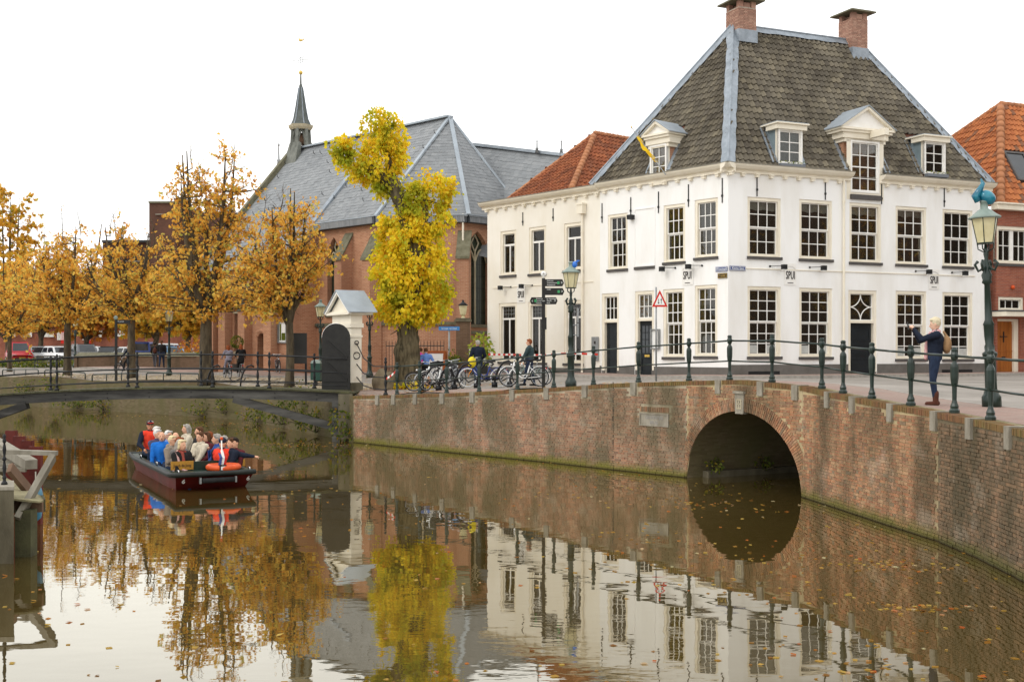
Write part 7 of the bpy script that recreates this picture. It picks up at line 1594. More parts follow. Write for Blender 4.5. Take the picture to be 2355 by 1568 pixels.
def plank(a, b, w_, h, mat='timber_grey', nm='timber', up=(0, 0, 1)): k = MB(); k.bar(a, b, w_, h, up); k.build(nm, mat, dk, False, True)
plank(P_(40, 1195, 146), P_(122, 1050, 140), .09, .19, 'timber_grey', 'brace', (0, 1, .2)); plank(P_(22, 1075, 138), P_(88, 1155, 134), .08, .2, 'timber_brown', 'brace', (0, 1, .2))
plank(P_(-60, 1036, 141), P_(131, 1042, 139.5), .16, .07, 'timber_grey', 'handrail'); plank(P_(-40, 1000, 118), P_(72, 1068, 134), .2, .16, 'timber_grey', 'handrail')
for i in range(5): plank(P_(-60 + i * 8, 1046 + i * 8, 122 + i * 3), P_(4 + i * 14, 1044 + i * 9, 122 + i * 3), .07, .07, 'timber_grey', 'rung')
plank(P_(-40, 1080, 122), P_(55, 1128, 134), .14, .06, 'deck', 'stringer')
for i in range(12): s = 131 + i * 1.3; plank(P_(-30, 1112 + i * 2.6, s), P_(74 + i * 2.0, 1120 + i * 3.0, s), .14, .03, 'deck', 'deck_board')
plank(P_(20, 1164, 143), P_(100, 1162, 143), .12, .2, 'timber_brown', 'edge_beam'); plank(P_(97, 1163, 143), P_(86, 1130, 128), .1, .2, 'timber_moss', 'edge_beam')
k = MB(); k.box(P_(60, 1200, 145) - Vector((0, 0, .4)), (.25, .25, 1.2)); k.build('pile', 'timber_moss', dk, False, True)
for i, (px, y0, s) in enumerate(((24, 990, 108), (42, 1003, 113), (61, 1013, 118), (80, 1027, 123))):
    p = P_(px, y0, s); k = MB(); a = MB(); h_ = p.z + 1.2; c = Vector((p.x, p.y, p.z - h_ / 2)); k.box(c, (.2, .03, h_)); k.box(c + Vector((-.1, .05, 0)), (.02, .12, h_)); k.box(c + Vector((.1, .05, 0)), (.02, .12, h_)); o = k.build('sheet_pile', 'rust_red'); tag(o, 'rust red steel sheet pile, ' + ('farthest of four', 'second farthest of four', 'third of four', 'nearest of four beside the jetty')[i], 'pile', 'red sheet piles')
k = MB(); p = P_(82, 1160, 138); k.lathe([(.02, -.28), (.09, -.22), (.11, -.1), (.11, .2), (.08, .3), (.03, .35)], 12, p); tag(k.build('boat_fender', 'fender_blue', None, True), 'blue boat fender hanging on the jetty', 'fender')
k = MB(); k.tube([P_(82, 1108, 138), P_(82, 1085, 136)], .012, 5); k.build('rope', 'timber_grey', bpy.data.objects['boat_fender'], False, True)
# ------------------------------------------------------------------ bicycles
def bicycle(label, loc, rz, frame='bike_black', tyre='rubber', fork=None, step=True, basket=None, lean=R(4), group='bicycles parked along the railing', seat='rubber', chaincase=True):
    """side-on along +x (front wheel at +x), wheels on z=0"""
    e = empty('bicycle', loc, rz, label, 'bicycle', group); e.rotation_euler = (lean, 0, rz); r = .335; fx_, rx_ = .56, -.54
    for x, nm in ((fx_, 'front_wheel'), (rx_, 'rear_wheel')):
        k = MB(); k.torus((x, 0, r), r - .02, .02, None, 26, 6); w_ = k.build(nm, tyre, e, True)
        k = MB(); k.torus((x, 0, r), r - .045, .01, None, 26, 5)
        for i in range(14): a = 2 * math.pi * i / 14; k.tube([(x, (-1) ** i * .02, r), (x + math.cos(a) * (r - .045), 0, r + math.sin(a) * (r - .045))], .0035, 4, False)
        k.tube([(x, -.05, r), (x, .05, r)], .025, 8); k.build('rim', 'bike_silver', w_, True)
        k = MB(); k.torus((x, 0, r), r + .02, .012, Matrix.Diagonal((1, 2, 1)), 12, 5, None, R(20), R(190)); k.build('mudguard', frame, w_, True)
    bb_ = Vector((-.07, 0, .29)); hd = Vector((.36, 0, .78)); hd2 = Vector((.41, 0, .62)); st = Vector((-.2, 0, .72)); k = MB()
    if step: k.tube([hd2, Vector((.25, 0, .42)), Vector((.1, 0, .3)), bb_], .024, 8); k.tube([hd, Vector((.18, 0, .5)), Vector((.02, 0, .37)), Vector((-.12, 0, .46))], .02, 8)
    else: k.tube([hd2, bb_], .022, 8); k.tube([hd, st - Vector((-.01, 0, .06))], .02, 8)
    k.tube([bb_, st], .022, 8); k.tube([hd2 - Vector((0, 0, .06)), hd + Vector((-.02, 0, .06))], .025, 8)
    for s_ in (-.05, .05): k.tube([bb_ + Vector((0, s_, 0)), Vector((rx_, s_, r))], .013, 6); k.tube([st + Vector((0, s_ * .5, -.06)), Vector((rx_, s_, r))], .01, 6)
    k.build('frame', frame, e, True)
    k = MB()
    for s_ in (-.045, .045): k.tube([hd2 + Vector((.01, s_, -.02)), Vector((.5, s_, .5)), Vector((fx_, s_, r))], .014, 6)
    k.build('fork', fork or frame, e, True)
    k = MB(); k.tube([hd + Vector((-.02, 0, .05)), Vector((.31, 0, .98))], .016, 6); k.tube([(.12, -.3, 1.0), (.24, -.27, 1.02), (.36, -.1, 1.0), (.34, 0, .98), (.36, .1, 1.0), (.24, .27, 1.02), (.12, .3, 1.0)], .012, 6); k.build('handlebar', 'chrome', e, True)
    k = MB(); k.tube([(.12, -.3, 1.0), (.22, -.275, 1.02)], .02, 6); k.tube([(.12, .3, 1.0), (.22, .275, 1.02)], .02, 6); k.build('grips', 'rubber', e, True)
    k = MB(); k.tube([st, st + Vector((-.04, 0, .14))], .014, 6); k.build('seat_post', 'chrome', e, True)
    k = MB(); k.ell(st + Vector((-.08, 0, .18)), (.13, .1, .04), 12, 8); k.ell(st + Vector((.04, 0, .185)), (.1, .035, .03), 10, 6); k.build('saddle', seat, e, True)
    k = MB(); k.ell((-.28, -.03, .3), (.3, .025, .075), 12, 8); k.tube([(-.07, -.1, .29), (-.07, .1, .29)], .015, 6); k.tube([(-.07, -.1, .29), (.06, -.11, .2)], .01, 5); k.tube([(-.07, .1, .29), (-.2, .11, .37)], .01, 5); k.box((.06, -.15, .2), (.09, .08, .02)); k.box((-.2, .15, .37), (.09, .08, .02)); k.build('chaincase_and_pedals', 'rubber', e, True)
    k = MB(); 
    for s_ in (-.06, .06): k.tube([(-.28, s_, .7), (-.75, s_, .7)], .008, 5); k.tube([(-.68, s_, .7), (rx_, s_, r)], .007, 5)
    for x in (-.35, -.5, -.65, -.74): k.tube([(x, -.06, .7), (x, .06, .7)], .007, 5)
    k.build('carrier', 'bike_silver', e, True)
    k = MB(); k.ell((.44, 0, .74), .045, 8, 6); k.build('headlight', 'chrome', e, True); k = MB(); k.box((-.78, 0, .62), (.03, .07, .05)); k.build('tail_light', 'sign_red', e)
    if basket == 'bag': k = MB(); k.ell((.42, 0, .86), (.15, .13, .2), 12, 8); k.build('handlebar_bag', 'yellow_bag', e, True)
    if basket == 'crate': k = MB(); [k.bar(a, b, .02, .16, (0, 0, 1)) for a, b in (((.4, -.17, .9), (.7, -.17, .9)), ((.4, .17, .9), (.7, .17, .9)), ((.4, -.17, .9), (.4, .17, .9)), ((.7, -.17, .9), (.7, .17, .9)))]; k.box((.55, 0, .82), (.3, .34, .02)); k.build('front_crate', 'bike_black', e)
    return e
def bz(zx): return 920 + zx * .1587
def bikeat(zf, zr, s, **kw):
    """front wheel at zoom column zf, rear at zr"""
    xf, xr = (bz(zf) - 1177.5) / s, (bz(zr) - 1177.5) / s; dx = xf - xr; dy = math.sqrt(max(1.1 ** 2 - dx * dx, 0)); Y = 2600 / s; sg = kw.pop('sg', -1); x0 = (xf + xr) / 2
    bicycle(loc=(x0, Y, gz(x0, Y) + .02), rz=math.atan2(sg * dy, dx), **kw)
bikeat(210, 640, 65, label='black and silver bicycle, leftmost at the railing', frame='bike_black', fork='bike_silver', step=False)
bikeat(390, 690, 66, label='white bicycle with dark tyres, second from the left', frame='white_gloss', basket=None)
bikeat(560, 830, 64.5, label='grey bicycle with black front crate, third from the left', frame='bike_silver', basket='crate')
bikeat(740, 900, 66, label='dark bicycle turned towards the canal behind the racks', frame='bike_black', step=True)
bikeat(985, 1450, 66.5, label='blue and orange bicycle with white tyres and yellow bag', frame='bike_blue', fork='bike_orange', tyre='white_gloss', basket='bag')
bikeat(1575, 2030, 67.5, label='white step through bicycle with black tyres beside the fingerpost', frame='white_gloss')
bikeat(1740, 2110, 64, label='teal grey bicycle behind the white step through one', frame='lamp_cap', step=False)
def rack(zx, s, i):
    x, y = xs(bz(zx), s); e = empty('bicycle_rack', (x, y, gz(x, y) + .02), 0, 'curved black bicycle rack hook, ' + ('leftmost', 'second', 'third', 'fourth', 'fifth', 'rightmost')[i] + ' by the railing', 'bike rack', 'bicycle racks by the railing')
    k = MB(); k.tube([(0, 0, 0), (.02, 0, .3), (.12, 0, .6), (.3, -.05, .84), (.48, -.08, .9), (.58, -.1, .82), (.5, -.1, .76)], .035, 8); k.build('hook', 'bike_black', e, True)
    k = MB(); k.tube([(-.02, 0, .32), (-.28, -.1, .2), (-.42, -.12, .34)], .022, 6); k.tube([(-.02, 0, .3), (.2, -.3, .25), (.3, -.38, .36)], .022, 6); k.box((0, 0, .08), (.2, .16, .18)); k.build('arms', 'bike_black', e, True)
for i, (zx, s) in enumerate(((330, 66.5), (560, 66.8), (790, 67), (1110, 67), (1370, 67.2), (1590, 67.5))): rack(zx, s, i)
for i, px in enumerate((476, 553)):
    x, y = xs(px, 55); e = empty('bicycle_rack', (x, y, gz(x, y)), 0, 'empty curved bicycle rack seen through the footbridge railing, ' + ('left one', 'right one'), 'bike rack', 'empty racks behind the footbridge') if False else empty('bicycle_rack', (x, y, gz(x, y)), 0, 'empty curved bicycle rack seen through the footbridge railing, ' + ('left one', 'right one')[i], 'bike rack', 'empty racks behind the footbridge')
    k = MB(); k.tube([(0, 0, 0), (.02, 0, .3), (.12, 0, .6), (.3, -.05, .84), (.48, -.08, .9), (.58, -.1, .82)], .035, 8); k.build('hook', 'bike_black', e, True); k = MB(); k.tube([(-.02, 0, .32), (-.28, -.1, .2), (-.42, -.12, .34)], .022, 6); k.tube([(-.02, 0, .3), (.2, -.3, .25), (.3, -.38, .36)], .022, 6); k.build('arms', 'bike_black', e, True)
x, y = xs(640, 43); bicycle('dark bicycle leaning by the church wall behind the slim chestnut', (x, y, gz(x, y) + .1), R(-70), 'bike_black', group='bicycles by the church', lean=R(3))
# ------------------------------------------------------------------ parked cars
def car(label, loc, rz, paint, kind='hatch'):
    L_, W_, H_ = {'hatch': (3.9, 1.68, 1.48), 'estate': (4.4, 1.75, 1.5), 'suv': (4.3, 1.8, 1.66), 'van': (4.3, 1.82, 1.85), 'saloon': (4.4, 1.74, 1.44)}[kind]; h = L_ / 2; w_ = W_ / 2
    e = empty('parked_car', loc, rz, label, 'car', 'cars in the car park'); sh = .62 * H_ if kind != 'van' else .56 * H_
    rear = {'hatch': .96, 'estate': 1.0, 'suv': .97, 'van': 1.0, 'saloon': .62}[kind]; hood = {'hatch': .42, 'estate': .42, 'suv': .42, 'van': .55, 'saloon': .42}[kind]
    # side stations: x, bottom, shoulder, roof (None = no cabin)
    secs = [(-h, .32, sh * .82), (-h * .97, .24, sh * .98), (-h * .5, .22, sh), (h * .3, .22, sh), (h * .55, .22, sh * .95), (h * .9, .24, sh * .82), (h, .32, sh * .7)]
    k = MB(); vs = []; fs = []
    for i, (x, b, t) in enumerate(secs):
        c = .86 if i in (0, len(secs) - 1) else 1; vs += [(x, -w_ * c * .93, b), (x, -w_ * c, b + .12), (x, -w_ * c, t - .14), (x, -w_ * c * .9, t), (x, w_ * c * .9, t), (x, w_ * c, t - .14), (x, w_ * c, b + .12), (x, w_ * c * .93, b)]
    for i in range(len(secs) - 1):
        for j in range(8): fs.append((i * 8 + j, i * 8 + (j + 1) % 8, (i + 1) * 8 + (j + 1) % 8, (i + 1) * 8 + j))
    fs += [tuple(range(8)), tuple(range((len(secs) - 1) * 8, len(secs) * 8))[::-1]]; k.add(vs, fs); k.build('body', paint, e, True)
    # cabin
    xr, xrt, xft, xf = -h * rear, -h * (rear - .18 if kind != 'van' else .96), h * .12 if kind != 'van' else h * .3, h * (hood + .02); rt = w_ * .74; k = MB()
    lo = [(xr, -w_ * .9, sh - .02), (xf, -w_ * .9, sh * .95), (xf, w_ * .9, sh * .95), (xr, w_ * .9, sh - .02)]; hi = [(xrt, -rt, H_ - .04), (xft, -rt, H_ - .02), (xft, rt, H_ - .02), (xrt, rt, H_ - .04)]
    k.hexa(lo + hi); k.box(((xrt + xft) / 2, 0, H_ - .015), (xft - xrt + .04, rt * 1.9, .05)); k.build('roof', paint, e)
    k = MB(); lo, hi = [Vector(p) for p in lo], [Vector(p) for p in hi]
    def pane(a, b, c, d, m0=.1, m1=.12): 
        n_ = (b - a).cross(d - a).normalized(); q = lambda s, t: (a.lerp(b, s)).lerp(d.lerp(c, s), t) + n_ * .012
        k.add([q(m0, m1), q(1 - m0, m1), q(1 - m0, 1 - m1), q(m0, 1 - m1)], [(0, 1, 2, 3)])
    pane(lo[1], lo[2], hi[2], hi[1]); pane(lo[3], lo[0], hi[0], hi[3], .1, .2 if kind != 'van' else .14)
    for a, b, c, d in ((lo[0], lo[1], hi[1], hi[0]), (lo[2], lo[3], hi[3], hi[2])):
        m1_, m2_ = a.lerp(b, .48), d.lerp(c, .48); pane(a, m1_, m2_, d, .07, .13); pane(m1_, b, c, m2_, .07, .13)
    k.build('windows', 'car_glass', e)
    for x in (-h * .62, h * .64):
        for s_ in (-1, 1):
            k = MB(); M_ = Matrix.Rotation(R(90), 3, 'X'); k.lathe([(.2, -.1), (.31, -.1), (.315, 0), (.31, .1), (.2, .1)], 16, (x, s_ * (w_ - .08), .315), M_); wv = k.build('wheel', 'rubber', e, True); k = MB(); k.lathe([(.02, -.108), (.19, -.104), (.2, .0)], 12, (x, s_ * (w_ - .08), .315), M_ if s_ > 0 else Matrix.Rotation(R(-90), 3, 'X')); k.build('hub', 'bike_silver', wv, True)
    for s_ in (-1, 1):
        k = MB(); k.box((h * .965, s_ * w_ * .66, sh * .68), (.12, .34, .14)); k.build('headlight', 'chrome', e); k = MB(); k.box((-h * .985, s_ * w_ * .78, sh * .8), (.07, .2, .26)); k.build('tail_light', 'sign_red', e); k = MB(); k.ell((h * .34, s_ * (w_ + .08), sh + .04), (.07, .1, .06), 8, 6); k.build('mirror', paint, e, True)
    for x in (-h - .005, h + .005): k = MB(); k.box((x, 0, .5), (.02, .5, .11)); k.build('number_plate', 'board_yellow', e)
    k = MB(); k.box((h - .02, 0, .42), (.08, W_ * .6, .16)); k.build('grille', 'rubber', e)
for nm, c in (('car_red', '#a8242c'), ('car_silver', '#aeb2b4'), ('car_blue', '#3f76b4'), ('car_white', '#e2e4e4'), ('car_grey', '#55575a'), ('car_black', '#1f2022'), ('car_vanblue', '#24479a'), ('car_light', '#7fb0d8')): mk(nm, c, None, rough=.25, spec=.6)
for zx, s, rz, p, kd, lb_ in ((200, 27, -60, 'car_red', 'van', 'red van seen from the front at the left of the car park'), (385, 26.5, -50, 'car_silver', 'hatch', 'small silver car beside the red van'), (480, 26, 130, 'car_blue', 'hatch', 'blue hatchback seen from behind'), (540, 22.5, -150, 'car_white', 'estate', 'white estate car behind the blue hatchback'), (615, 27, -45, 'car_white', 'hatch', 'white small car left of the second chestnut'),
                             (890, 27.5, -55, 'car_grey', 'suv', 'dark grey people carrier beside the second chestnut'), (1065, 26.5, -40, 'car_white', 'hatch', 'white compact car right of the dark grey one'), (1130, 22, -15, 'car_white', 'van', 'white van parked behind the compact cars'), (1175, 26.5, 95, 'car_black', 'hatch', 'black small car with yellow plate seen from behind'), (1330, 27, 155, 'car_white', 'saloon', 'white saloon behind the black signpost'), (1290, 21.5, -20, 'car_light', 'van', 'pale van at the back of the car park'),
                             (1535, 27, 95, 'car_vanblue', 'van', 'dark blue van with yellow plate seen from behind'), (1725, 24, -90, 'car_white', 'van', 'white people carrier behind the walking couple'), (1820, 27, -60, 'car_light', 'estate', 'light blue car right of the walking couple'), (1945, 26, -70, 'car_silver', 'hatch', 'silver car beside the reddish bush')):
    x, y = xs(zx * .2197, s); car(lb_, (x, y, gz(x, y) + .01), R(rz), p, kd)
x, y = xs(735 * .2197, 29); e = empty('parking_sign', (x, y, 2.1), 0, 'small red and white notice sign above the parked cars', 'sign'); k = MB(); k.tube([(0, 0, 0), (0, 0, 2.2)], .03, 6); k.build('pole', 'grey_metal', e); k = MB(); k.box((-.2, -.04, 2.05), (.55, .02, .28)); k.build('plate', 'sign_red', e); k = MB(); k.box((-.1, -.055, 2.05), (.3, .01, .2)); k.build('white_field', 'sign_white', e)
# ------------------------------------------------------------------ tour boat
BA = Vector((.47, -.883)); BX = Vector((-.883, -.47)); FLc = Vector((-7.72, 25.9)); BL, BW = 6.3, 1.86
bo = FLc - BX * (BW / 2) - BA * (BL / 2); brz = math.atan2(-BA.x, BA.y)
bt_ = empty('tour_boat', (bo.x, bo.y, -.06), brz, 'dark red open tour boat full of passengers', 'boat'); h, w_ = BL / 2, BW / 2
def ringb(y, wd, z): return [(-wd, y, z), (wd, y, z)]
k = MB(); out_t = [(-w_ * .94, -h), (-w_, -h * .7), (-w_, h * .78), (-w_ * .98, h - .02), (w_ * .98, h - .02), (w_, h * .78), (w_, -h * .7), (w_ * .94, -h)]; out_b = [(-w_ * .8, -h + .25), (-w_ * .88, -h * .7), (-w_ * .9, h * .62), (-w_ * .86, h - .55), (w_ * .86, h - .55), (w_ * .9, h * .62), (w_ * .88, -h * .7), (w_ * .8, -h + .25)]
n = 8; zt = [.43, .40, .40, .45, .45, .40, .40, .43]
def shell(mb, za, zb, k0, k1):
    pa = [(b[0] * (1 - k0) + t[0] * k0, b[1] * (1 - k0) + t[1] * k0, za if isinstance(za, (int, float)) else za[i]) for i, (b, t) in enumerate(zip(out_b, out_t))]; pb = [(b[0] * (1 - k1) + t[0] * k1, b[1] * (1 - k1) + t[1] * k1, zb if isinstance(zb, (int, float)) else zb[i]) for i, (b, t) in enumerate(zip(out_b, out_t))]
    mb.add(pa + pb, [(i, (i + 1) % n, n + (i + 1) % n, n + i) for i in range(n)])
k = MB(); shell(k, .045, zt, .12, 1); k.build('hull', 'hull_red', bt_)
k = MB(); shell(k, -.25, .045, 0, .115); k.build('hull_bottom', 'hull_bottom', bt_)
k = MB(); pts_ = [Vector((x * 1.01, y + (.03 if y > 0 else -.02), z)) for (x, y), z in zip(out_t, zt)]; k.tube(pts_ + [pts_[0]], .06, 8); k.build('rubbing_strake', 'hull_edge', bt_, True)
k = MB(); pts_ = [Vector((b[0] * .88 + t[0] * .12, b[1] * .88 + t[1] * .12, .045)) * 1.004 for b, t in zip(out_b, out_t)]; k.tube(pts_ + [pts_[0]], .018, 6); k.build('chine_trim', 'timber_brown', bt_, True)
k = MB(); inn = [(x * .82, (h - .82 if y > 0 else -h + .35) if abs(y) > h * .75 else y, z) for (x, y), z in zip(out_t, zt)]; outr = [(x, y, z + .02) for (x, y), z in zip(out_t, zt)]; inn = [(a, b, c + .03) for a, b, c in inn]; k.add(outr + inn, [(i, (i + 1) % n, n + (i + 1) % n, n + i) for i in range(n)]); low_ = [(a, b, .0) for a, b, c in inn]; k.add(inn + low_, [(i, (i + 1) % n, n + (i + 1) % n, n + i) for i in range(n)]); k.add(low_, [tuple(range(n))]); k.build('side_deck', 'hull_green', bt_)
k = MB(); k.hexa([(-w_ * .95, h - .75, .42), (w_ * .95, h - .75, .42), (w_ * .95, h - .04, .45), (-w_ * .95, h - .04, .45), (-w_ * .95, h - .75, .475), (w_ * .95, h - .75, .475), (w_ * .95, h - .04, .48), (-w_ * .95, h - .04, .48)]); k.build('fore_deck', 'hull_green', bt_)
k = MB(); k.box((0, h - .75, .58), (w_ * 1.7, .05, .2)); k.build('coaming', 'hull_green', bt_)
k = MB(); k.box((.62, h - .72, .6), (.52, .04, .2)); nb = k.build('name_board', 'board_yellow', bt_); me = textmesh('Jacob de Jong', .1, 'letter_black', .75, .002); me.transform(Matrix.Rotation(math.pi, 4, 'Z') @ Matrix.Rotation(R(90), 4, 'X')); me.transform(Matrix.Translation((.62, h - .695, .6))); link('lettering', me, nb)
k = MB(); k.box((-.8, h - .72, .6), (.14, .04, .16)); k.build('name_board', 'board_yellow', bt_)
for s_ in (-1, 1): k = MB(); k.box((s_ * .58, 0, .14), (.36, BL - 1.6, .26)); k.build('bench', 'timber_brown', bt_)
k = MB(); k.tube([(-.42, h + .05, .3), (.32, h + .05, .3)], .06, 10); k.build('bow_fender', 'rubber', bt_, True); k = MB(); [k.box((x, h + .01, .3), (.04, .1, .14)) for x in (-.46, .36)]; k.build('fender_brackets', 'grey_metal', bt_)
for x in (.72, -.78): me = textmesh('6', .2, 'sign_white', .85, .004); me.transform(Matrix.Rotation(math.pi, 4, 'Z') @ Matrix.Rotation(R(90 + 42), 4, 'X')); me.transform(Matrix.Translation((x, h - .085, .285))); link('number_six', me, bt_)
k = MB(); k.torus((-.28, h - .42, .55), .34, .075, Matrix.Rotation(R(90), 3, 'X'), 24, 10); k.build('life_ring', 'life_orange', bt_, True)
k = MB(); k.tube([(-.18, h - .12, .47), (-.18, h - .2, 1.2)], .016, 8); k.build('flagstaff', 'white_paint', bt_, True); k = MB(); k.ell((-.18, h - .2, 1.24), .04, 10, 8); k.build('staff_ball', 'life_orange', bt_, True)
for m_, x0 in (('sign_red', 0), ('sign_white', 1), ('sign_blue', 2)):
    k = MB(); sx = (-.26 + x0 * .055); k.add([(sx, h - .17, .98 - abs(x0 - 1) * .08), (sx + .055, h - .19, .99 - abs(x0 - .5) * .05), (sx + .03, h - .13, .8), (sx + .06, h - .16, .62), (sx - .005, h - .14, .61), (sx - .03, h - .11, .8)], [(0, 1, 2, 5), (5, 2, 3, 4)]); k.build('flag_stripe', m_, bt_)
k = MB(); k.box((-.18, h - .1, .56), (.16, .12, .14)); k.build('bow_light', 'iron_black', bt_); k = MB(); k.box((-.18, h - .035, .56), (.1, .015, .08)); k.build('light_lens', 'sign_white', bt_)
for x, y in ((.86, .6), (.86, -1.6), (-.86, h - .3), (.8, h - .3)): k = MB(); k.tube([(x, y - .07, .44), (x, y - .07, .53), (x, y + .07, .53), (x, y + .07, .44)], .014, 6); k.build('cleat', 'chrome', bt_, True)
# ------------------------------------------------------------------ people
for nm, c in (('skin', '#d6a486'), ('skin_pale', '#e0b59c'), ('skin_tan', '#c08a6c'), ('hair_white', '#d9d6cf'), ('hair_grey', '#a39d94'), ('hair_blond', '#dbc79c'), ('hair_brown', '#5d3f2a'), ('hair_dark', '#2c211b'), ('hair_auburn', '#8a4a28'), ('lips', '#b06a5c'), ('eye', '#2a2220'),
              ('cloth_navy', '#1d2433'), ('cloth_black', '#222122'), ('cloth_purple', '#4d4a62'), ('cloth_blue', '#1f6fc8'), ('cloth_grey', '#6d6a68'), ('cloth_beige', '#8f8274'), ('cloth_pink', '#cfa6a0'), ('cloth_cream', '#cfc4ae'), ('cloth_red', '#e2402a'), ('cloth_maroon', '#5a2226'), ('cloth_teal', '#38484a'), ('cloth_royal', '#2f4c8c'), ('cloth_denim', '#28344a'),
              ('cloth_hotpink', '#e040a0'), ('cloth_skyblue', '#6f8fd0'), ('cloth_lilac', '#8d8a98'), ('cloth_olive', '#4a4434'), ('boot_brown', '#5a362a'), ('cap_navy', '#262a3a'), ('cap_red', '#c83a2a'), ('bag_tan', '#9a7a58'), ('trouser_grey', '#55555a'), ('scarf_rust', '#8f4438'), ('scarf_red', '#c04a50'), ('hair_ivory', '#d0c4a6')): mk(nm, c, None if nm[:4] == 'skin' else tuple(q * .6 for q in lin(c)[:3]) + (1,), 9, rough=.85 if nm[:4] != 'skin' else .55, spec=.2, bump=0 if nm[:4] == 'skin' else .5, bscale=16, lo=.45, hi=.75)
def capsule(mb, a, b, ra, rb, n=10):
    a, b = Vector(a), Vector(b); d = b - a; L_ = d.length
    if L_ < 1e-5: mb.ell(a, ra, n, 8); return
    q = d.to_track_quat('Z', 'Y').to_matrix(); prof = [(max(ra * math.sin(t), .001), -ra * math.cos(t)) for t in [math.pi / 2 * i / 4 for i in range(5)]] + [(max(rb * math.cos(t), .001), L_ + rb * math.sin(t)) for t in [math.pi / 2 * i / 4 for i in range(5)]]
    mb.lathe(prof, n, a, q)
TMP = bpy.data.scenes.new('remesh_bench')
def remesh(name, prims, parent, voxel, mats, smooth_it=3):
    """prims: ('c', a, b, ra, rb, mat) or ('e', c, (rx,ry,rz), rotation or None, mat); union into one continuous surface"""
    mb = MB()
    for p in prims:
        if p[0] == 'c': capsule(mb, *p[1:5])
        else: mb.ell(p[1], p[2], 14, 10, p[3])
    me = bpy.data.meshes.new(name); me.from_pydata(mb.v, [], mb.f); o = bpy.data.objects.new('tmp', me); TMP.collection.objects.link(o)
    m_ = o.modifiers.new('r', 'REMESH'); m_.mode = 'VOXEL'; m_.voxel_size = voxel
    if smooth_it: s_ = o.modifiers.new('s', 'SMOOTH'); s_.factor = .5; s_.iterations = smooth_it
    vl_ = TMP.view_layers[0]; vl_.update(); dg = vl_.depsgraph; out_me = bpy.data.meshes.new_from_object(o.evaluated_get(dg)); bpy.data.objects.remove(o); bpy.data.meshes.remove(me)
    out_me.name = name; out_me.materials.clear(); idx = {m: i for i, m in enumerate(mats)}
    for m in mats: out_me.materials.append(MATS[m])
    nf = len(out_me.polygons); C_ = np.empty(nf * 3); out_me.polygons.foreach_get('center', C_); C_ = C_.reshape(-1, 3); best = np.full(nf, 9e9); mi = np.zeros(nf, int)
    for p in prims:
        if p[0] == 'c':
            a, b = np.array(p[1]), np.array(p[2]); d = b - a; t = np.clip(((C_ - a) @ d) / max(d @ d, 1e-9), 0, 1); D_ = np.linalg.norm(C_ - a - t[:, None] * d, axis=1) - (p[3] + (p[4] - p[3]) * t)
        else:
            q = C_ - np.array(p[1]); 
            if p[3] is not None: q = q @ np.array(p[3])
            r = np.array(p[2]); kk = np.linalg.norm(q / r, axis=1); D_ = (kk - 1) * r.min()
        D_ = np.abs(D_) if False else D_
        u = D_ < best; best[u] = D_[u]; mi[u] = idx[p[-1]]
    out_me.polygons.foreach_set('material_index', mi); out_me.polygons.foreach_set('use_smooth', [True] * nf); out_me.update()
    return link(name, out_me, parent)
m, nt_, b_ = newmat('scarf_stripe'); wv = N(nt_, 'ShaderNodeTexWave', bands_direction='Z'); wv.inputs['Scale'].default_value = 14; nt_.links.new(coords(nt_, 'pos'), wv.inputs['Vector']); nt_.links.new(ramp(nt_, wv.outputs['Fac'], [(.45, '#b8323c'), (.6, '#e6d8d4')]), b_.inputs['Base Color']); b_.inputs['Roughness'].default_value = .9
def ik(a, b, l1, l2, hint):
    a, b, hint = Vector(a), Vector(b), Vector(hint); d = b - a; L_ = min(d.length, (l1 + l2) * .999); u = d.normalized(); b = a + u * L_; x = (l1 * l1 - l2 * l2 + L_ * L_) / (2 * L_); h_ = math.sqrt(max(l1 * l1 - x * x, 0)); n_ = hint - u * hint.dot(u)
    n_ = n_.normalized() if n_.length > 1e-5 else u.orthogonal(); return a + u * x + n_ * h_, b
